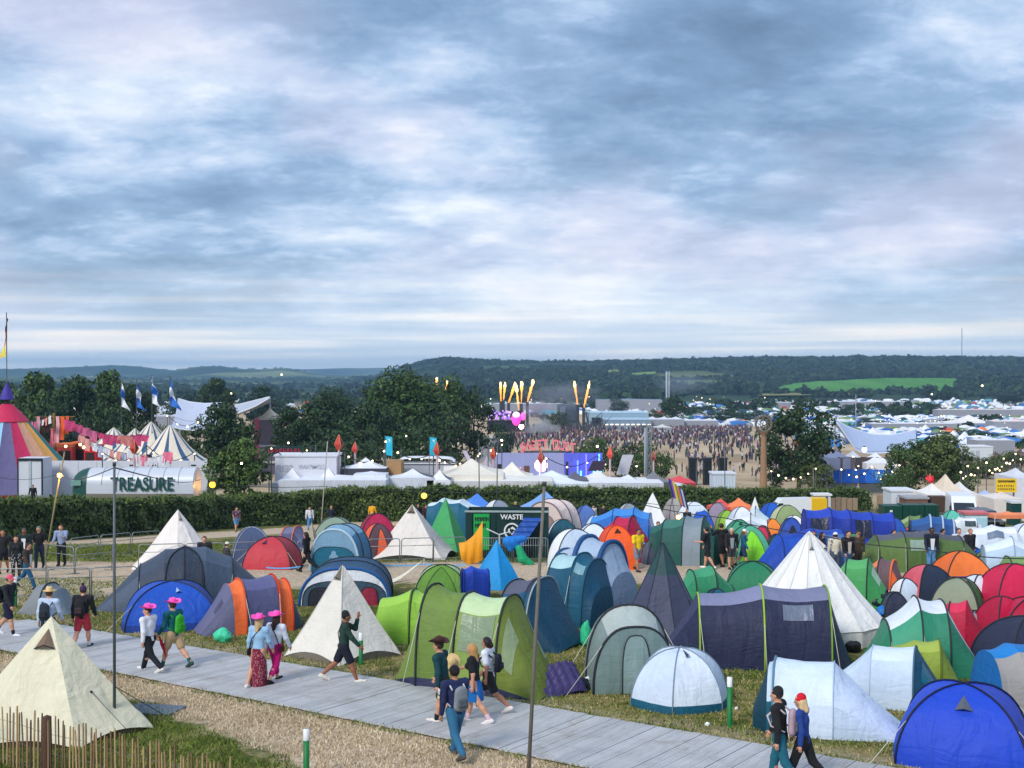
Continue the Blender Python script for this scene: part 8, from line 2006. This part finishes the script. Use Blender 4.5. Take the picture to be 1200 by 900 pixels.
def flame(x0,y0,x1,y1,Y,lab,seed):
 a,b=at(x0,y0,Y),at(x1,y1,Y);r0=root("flame_jet",a,0,lab,"flame","orange flame jets over the stage");r=random.Random(seed);d=b -a;w=Y/F
 n=9
 for k in range(n):
  t=(k +.5)/n;c=d*t;rad=w*(.5+1.6*t**.8)*r.uniform(.55,1.25);s=glow((1,.30+.16*t,.03+.05*t),.8+.35*t,"flame") if k<7 else glow((1,.66,.28),1.3,"flame")
  bm=bmesh.new();bmesh.ops.create_icosphere(bm,subdivisions=2,radius=1)
  for v in bm.verts:v.co=Vector((v.co.x*rad*.8,v.co.y*rad*.8,v.co.z*d.length/n*1.0))*(1+.55*mnoise.noise(v.co*1.6+Vector((seed*3,k*2,0))))+c
  me=bpy.data.meshes.new("fire_puff");bm.to_mesh(me);bm.free();mesh_obj(me,"fire_puff",s,r0,True)
 MB().box(-.5,-.5,gzf(a.x,a.y)-a.z,.5,.5,0).build("burner_stand",pl(C(60,62,70)),r0)
for i,q in enumerate([(587,470,586.5,449,"flame jet furthest left"),(590,469,592,449,"flame jet second from the left"),(596,472,604,449,"flame jet leaning right, third from the left"),(608,481,605,452,"long flame jet crossing the third one"),(611,473,611.5,448,"upright flame jet fifth from the left"),(618,471,625,446,"tall leaning flame jet sixth from the left"),(677,474,673,448,"flame jet left of the right-hand pair"),(684,478,691,448,"tallest flame jet, right one of the pair"),(511,455,512,443,"small flame puff over the tall tree"),(521,464,524,447,"leaning small flame puff over the tall tree")]):
 flame(*q[:4],425 if i<8 else 430,q[4],i)
def glowballs():
 q=at(605,490,400);r0=root("pink_balloon",q,0,"glowing magenta balloon stage piece beside the purple foliage","balloon");s=400/F
 bm=bmesh.new();bmesh.ops.create_icosphere(bm,subdivisions=3,radius=1)
 for v in bm.verts:v.co=Vector((v.co.x*5.6*s,v.co.y*5*s,v.co.z*(7 if v.co.z>0 else 9)*s))
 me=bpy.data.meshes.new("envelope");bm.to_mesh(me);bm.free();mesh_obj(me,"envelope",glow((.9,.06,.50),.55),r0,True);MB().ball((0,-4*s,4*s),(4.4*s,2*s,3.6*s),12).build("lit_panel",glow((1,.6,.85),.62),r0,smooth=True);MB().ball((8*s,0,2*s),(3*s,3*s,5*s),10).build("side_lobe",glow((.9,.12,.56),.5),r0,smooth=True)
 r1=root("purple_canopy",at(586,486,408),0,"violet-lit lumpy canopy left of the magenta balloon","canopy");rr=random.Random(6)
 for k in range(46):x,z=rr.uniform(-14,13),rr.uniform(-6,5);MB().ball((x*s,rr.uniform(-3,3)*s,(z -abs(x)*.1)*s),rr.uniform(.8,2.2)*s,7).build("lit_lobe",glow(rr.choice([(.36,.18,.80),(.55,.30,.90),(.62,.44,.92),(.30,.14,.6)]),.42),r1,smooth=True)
 MB().box(-15*s,1,-32*s,30*s,4,-7*s).build("stage_base",pl(C(40,40,54)),r1)
 lamp("bright white spotlight below the magenta balloon",611,500,300,.6,(1,.9,.72),6)
glowballs()
# ------ tree belts between the fields, too far to tell trunks apart
bp,bs=[],[]
for (x0,x1,y0,y1,n,sz_) in [(835,1010,474,482,60,3.4),(1000,1110,476,490,46,3.2),(1085,1215,463,469,60,5),(560,800,466,472,80,5),(880,1215,463,466,110,5),(1100,1170,497,508,30,2.2),(560,640,478,492,26,2.6),(640,730,476,484,26,3),(800,870,484,492,26,2.6),(1070,1215,519,533,60,1.5),(-20,470,466,480,150,3.6),(-20,470,452,462,140,5.5),(480,830,458,466,150,5.5),(930,1000,485,492,22,2.4)]:
 for k in range(n):
  px=rng.uniform(x0,x1);g=G(px,rng.uniform(y0,y1)+2.2*math.sin(px/19));s=sz_*rng.uniform(.6,1.35)
  if mnoise.noise((g.x/26,g.y/60,6))<-.3:continue
  bp.append((g.x,g.y,g.z +s*.55));bs.append(s)
scatter_blobs("far_hedgerows",bp,WOODM,bs)
# ------ festoon and field lights
def festoon(label,pts,n,r=.12,s=2.6,c=(1,.80,.46),sag=1.0):
 P=[at(*q) for q in pts];c0=P[0];r0=root("festoon_lights",c0,0,label,"string lights");L=[]
 for i in range(len(P)-1):
  for t in np.linspace(0,1,12)[(1 if i else 0):]:L.append(P[i].lerp(P[i +1],t)-c0 -Vector((0,0,sag*math.sin(PI*t))))
 tube_pts("cable",L,.04,pl(C(40,40,42)),r0,4);L=np.array(L);idx=np.linspace(0,len(L)-1,n)
 for k in idx:q=[np.interp(k,np.arange(len(L)),L[:,j]) for j in range(3)];MB().ball((q[0],q[1],q[2]-.12),r*rng.uniform(.6,.95),8).build("bulb",glow(c,s),r0,smooth=True)
 for q in P:MB().tube([q -c0,Vector((q.x,q.y,gzf(q.x,q.y)))-c0],.05,5).build("post",DSTEEL,r0)
 return r0
festoon("bulb string over the market roofs left of the flags' tipis",[(318,524,108),(364,522,112),(404,530,110),(450,527,112)],11,.12);festoon("bulb string past the cyan feather flags",[(452,516,112),(508,531,114),(560,533,116)],9,.11);festoon("bulb string from the central clump to the pink sign",[(515,538,112),(572,520,124),(588,520,140)],6,.15)
festoon("bulb string crossing before the rounded bush",[(640,536,125),(700,534,130),(746,545,130)],6,.11);festoon("bulb string in front of the carved totem pole",[(904,551,140),(956,548,136)],7,.13);festoon("bulb string over the blue banner fence",[(986,549,145),(1022,546,143),(1054,544,140)],9,.14)
festoon("bulb cluster at the bend of the crowded track",[(1126,552,130),(1134,545,134),(1146,547,136)],7,.14);festoon("festoon string along the crowded track, near half",[(1156,541,140),(1168,545,150),(1176,536,160)],8,.15);festoon("festoon string along the crowded track, far half",[(1176,537,165),(1190,531,180),(1214,533,190)],9,.17)
festoon("bulb string between the striped tipis and the dark round tree",[(120,530,104),(172,522,112),(228,530,108)],8,.11);festoon("bulb string in front of the tensile roof's left wing",[(196,486,170),(232,494,165)],4,.15);festoon("bulb string before the oak tree's right side",[(1000,534,150),(1006,545,146),(1060,556,138)],5,.13)
fl=[(620,575,575,578)];V=MB();
for k in range(85):                                # single lamps far across the fields
 m=k % 5
 if m<2:px,py,Y=rng.uniform(1020,1210),rng.uniform(486,497),395
 elif m==2:px,py,Y=rng.uniform(790,1210),rng.uniform(466,486),600
 elif m==3:px,py,Y=rng.uniform(560,860),rng.uniform(464,476),640
 else:px,py,Y=rng.uniform(1090,1200),rng.uniform(500,514),325
 q=at(px,py,Y);V.ball(q,Y*.0005*rng.uniform(.4,.9),6)
o=V.build("field_lights",glow((1,.74,.42),2),smooth=True);tag(o,kind='stuff')
for i,(px,py,Y,s) in enumerate([(330,439,400,.45),(271,461,300,.3),(1151,452,900,1.3),(1092,462,900,1.0),(700,523,170,.3),(1050,531,150,.55),(1013,527,168,.6),(338,519,108,.16),(476,511,180,.2),(588,516,150,.25),(283,543,103,.18)]):
 lamp(["bright lamp on the far left hillside","small lamp in the trees above the tensile roof","bright pale floodlight in the far right field","smaller floodlight in the far right field","amber-white lamp on the rounded bush","bright bar light at the right end of the white tensile roof","warm bar light under the white tensile roof","bright lamp over the dark sign board","white lamp in the central tree clump","white lamp at the edge of the arena field","white lamp shining out of the bright green tree"][i],px,py,Y,s*.55,(1,.80,.5),4)
# ------ stage smoke
def smoke(px,py,wpx,hpx,Y,c,d,seed):
 m=bpy.data.materials.new("stage_smoke");m.use_nodes=True;nt=m.node_tree;nt.nodes.clear();s=Y/F
 v=nt.nodes.new('ShaderNodeVolumePrincipled');v.inputs['Color'].default_value=(*c,1);tc=nt.nodes.new('ShaderNodeTexCoord')
 ln=nt.nodes.new('ShaderNodeVectorMath');ln.operation='LENGTH';link(nt,tc.outputs['Object'],ln.inputs[0])
 n=_noise(nt,tc.outputs['Object'],2.2,4,.6,.6);e=_m(nt,'SUBTRACT',1.0,ln.outputs['Value'],True);k=_m(nt,'SUBTRACT',_m(nt,'ADD',n,_m(nt,'MULTIPLY',e,.6)),.62,True)
 link(nt,_m(nt,'MULTIPLY',k,d),v.inputs['Density']);o_=nt.nodes.new('ShaderNodeOutputMaterial');nt.links.new(v.outputs[0],o_.inputs['Volume'])
 bm=bmesh.new();bmesh.ops.create_icosphere(bm,subdivisions=2,radius=1.0);me=bpy.data.meshes.new("smoke");bm.to_mesh(me);bm.free()
 o=mesh_obj(me,"smoke",m,loc=at(px,py,Y));o.scale=(wpx*s/2,wpx*s/2.4,hpx*s/2);tag(o,kind='stuff')
smoke(634,506,54,46,370,(.92,.92,.96),1.1,1);smoke(630,480,44,32,380,(.85,.7,.84),.8,2);smoke(655,462,120,44,420,(.62,.66,.80),.10,3);smoke(800,449,90,34,900,(.6,.72,.86),.05,4)
haze()
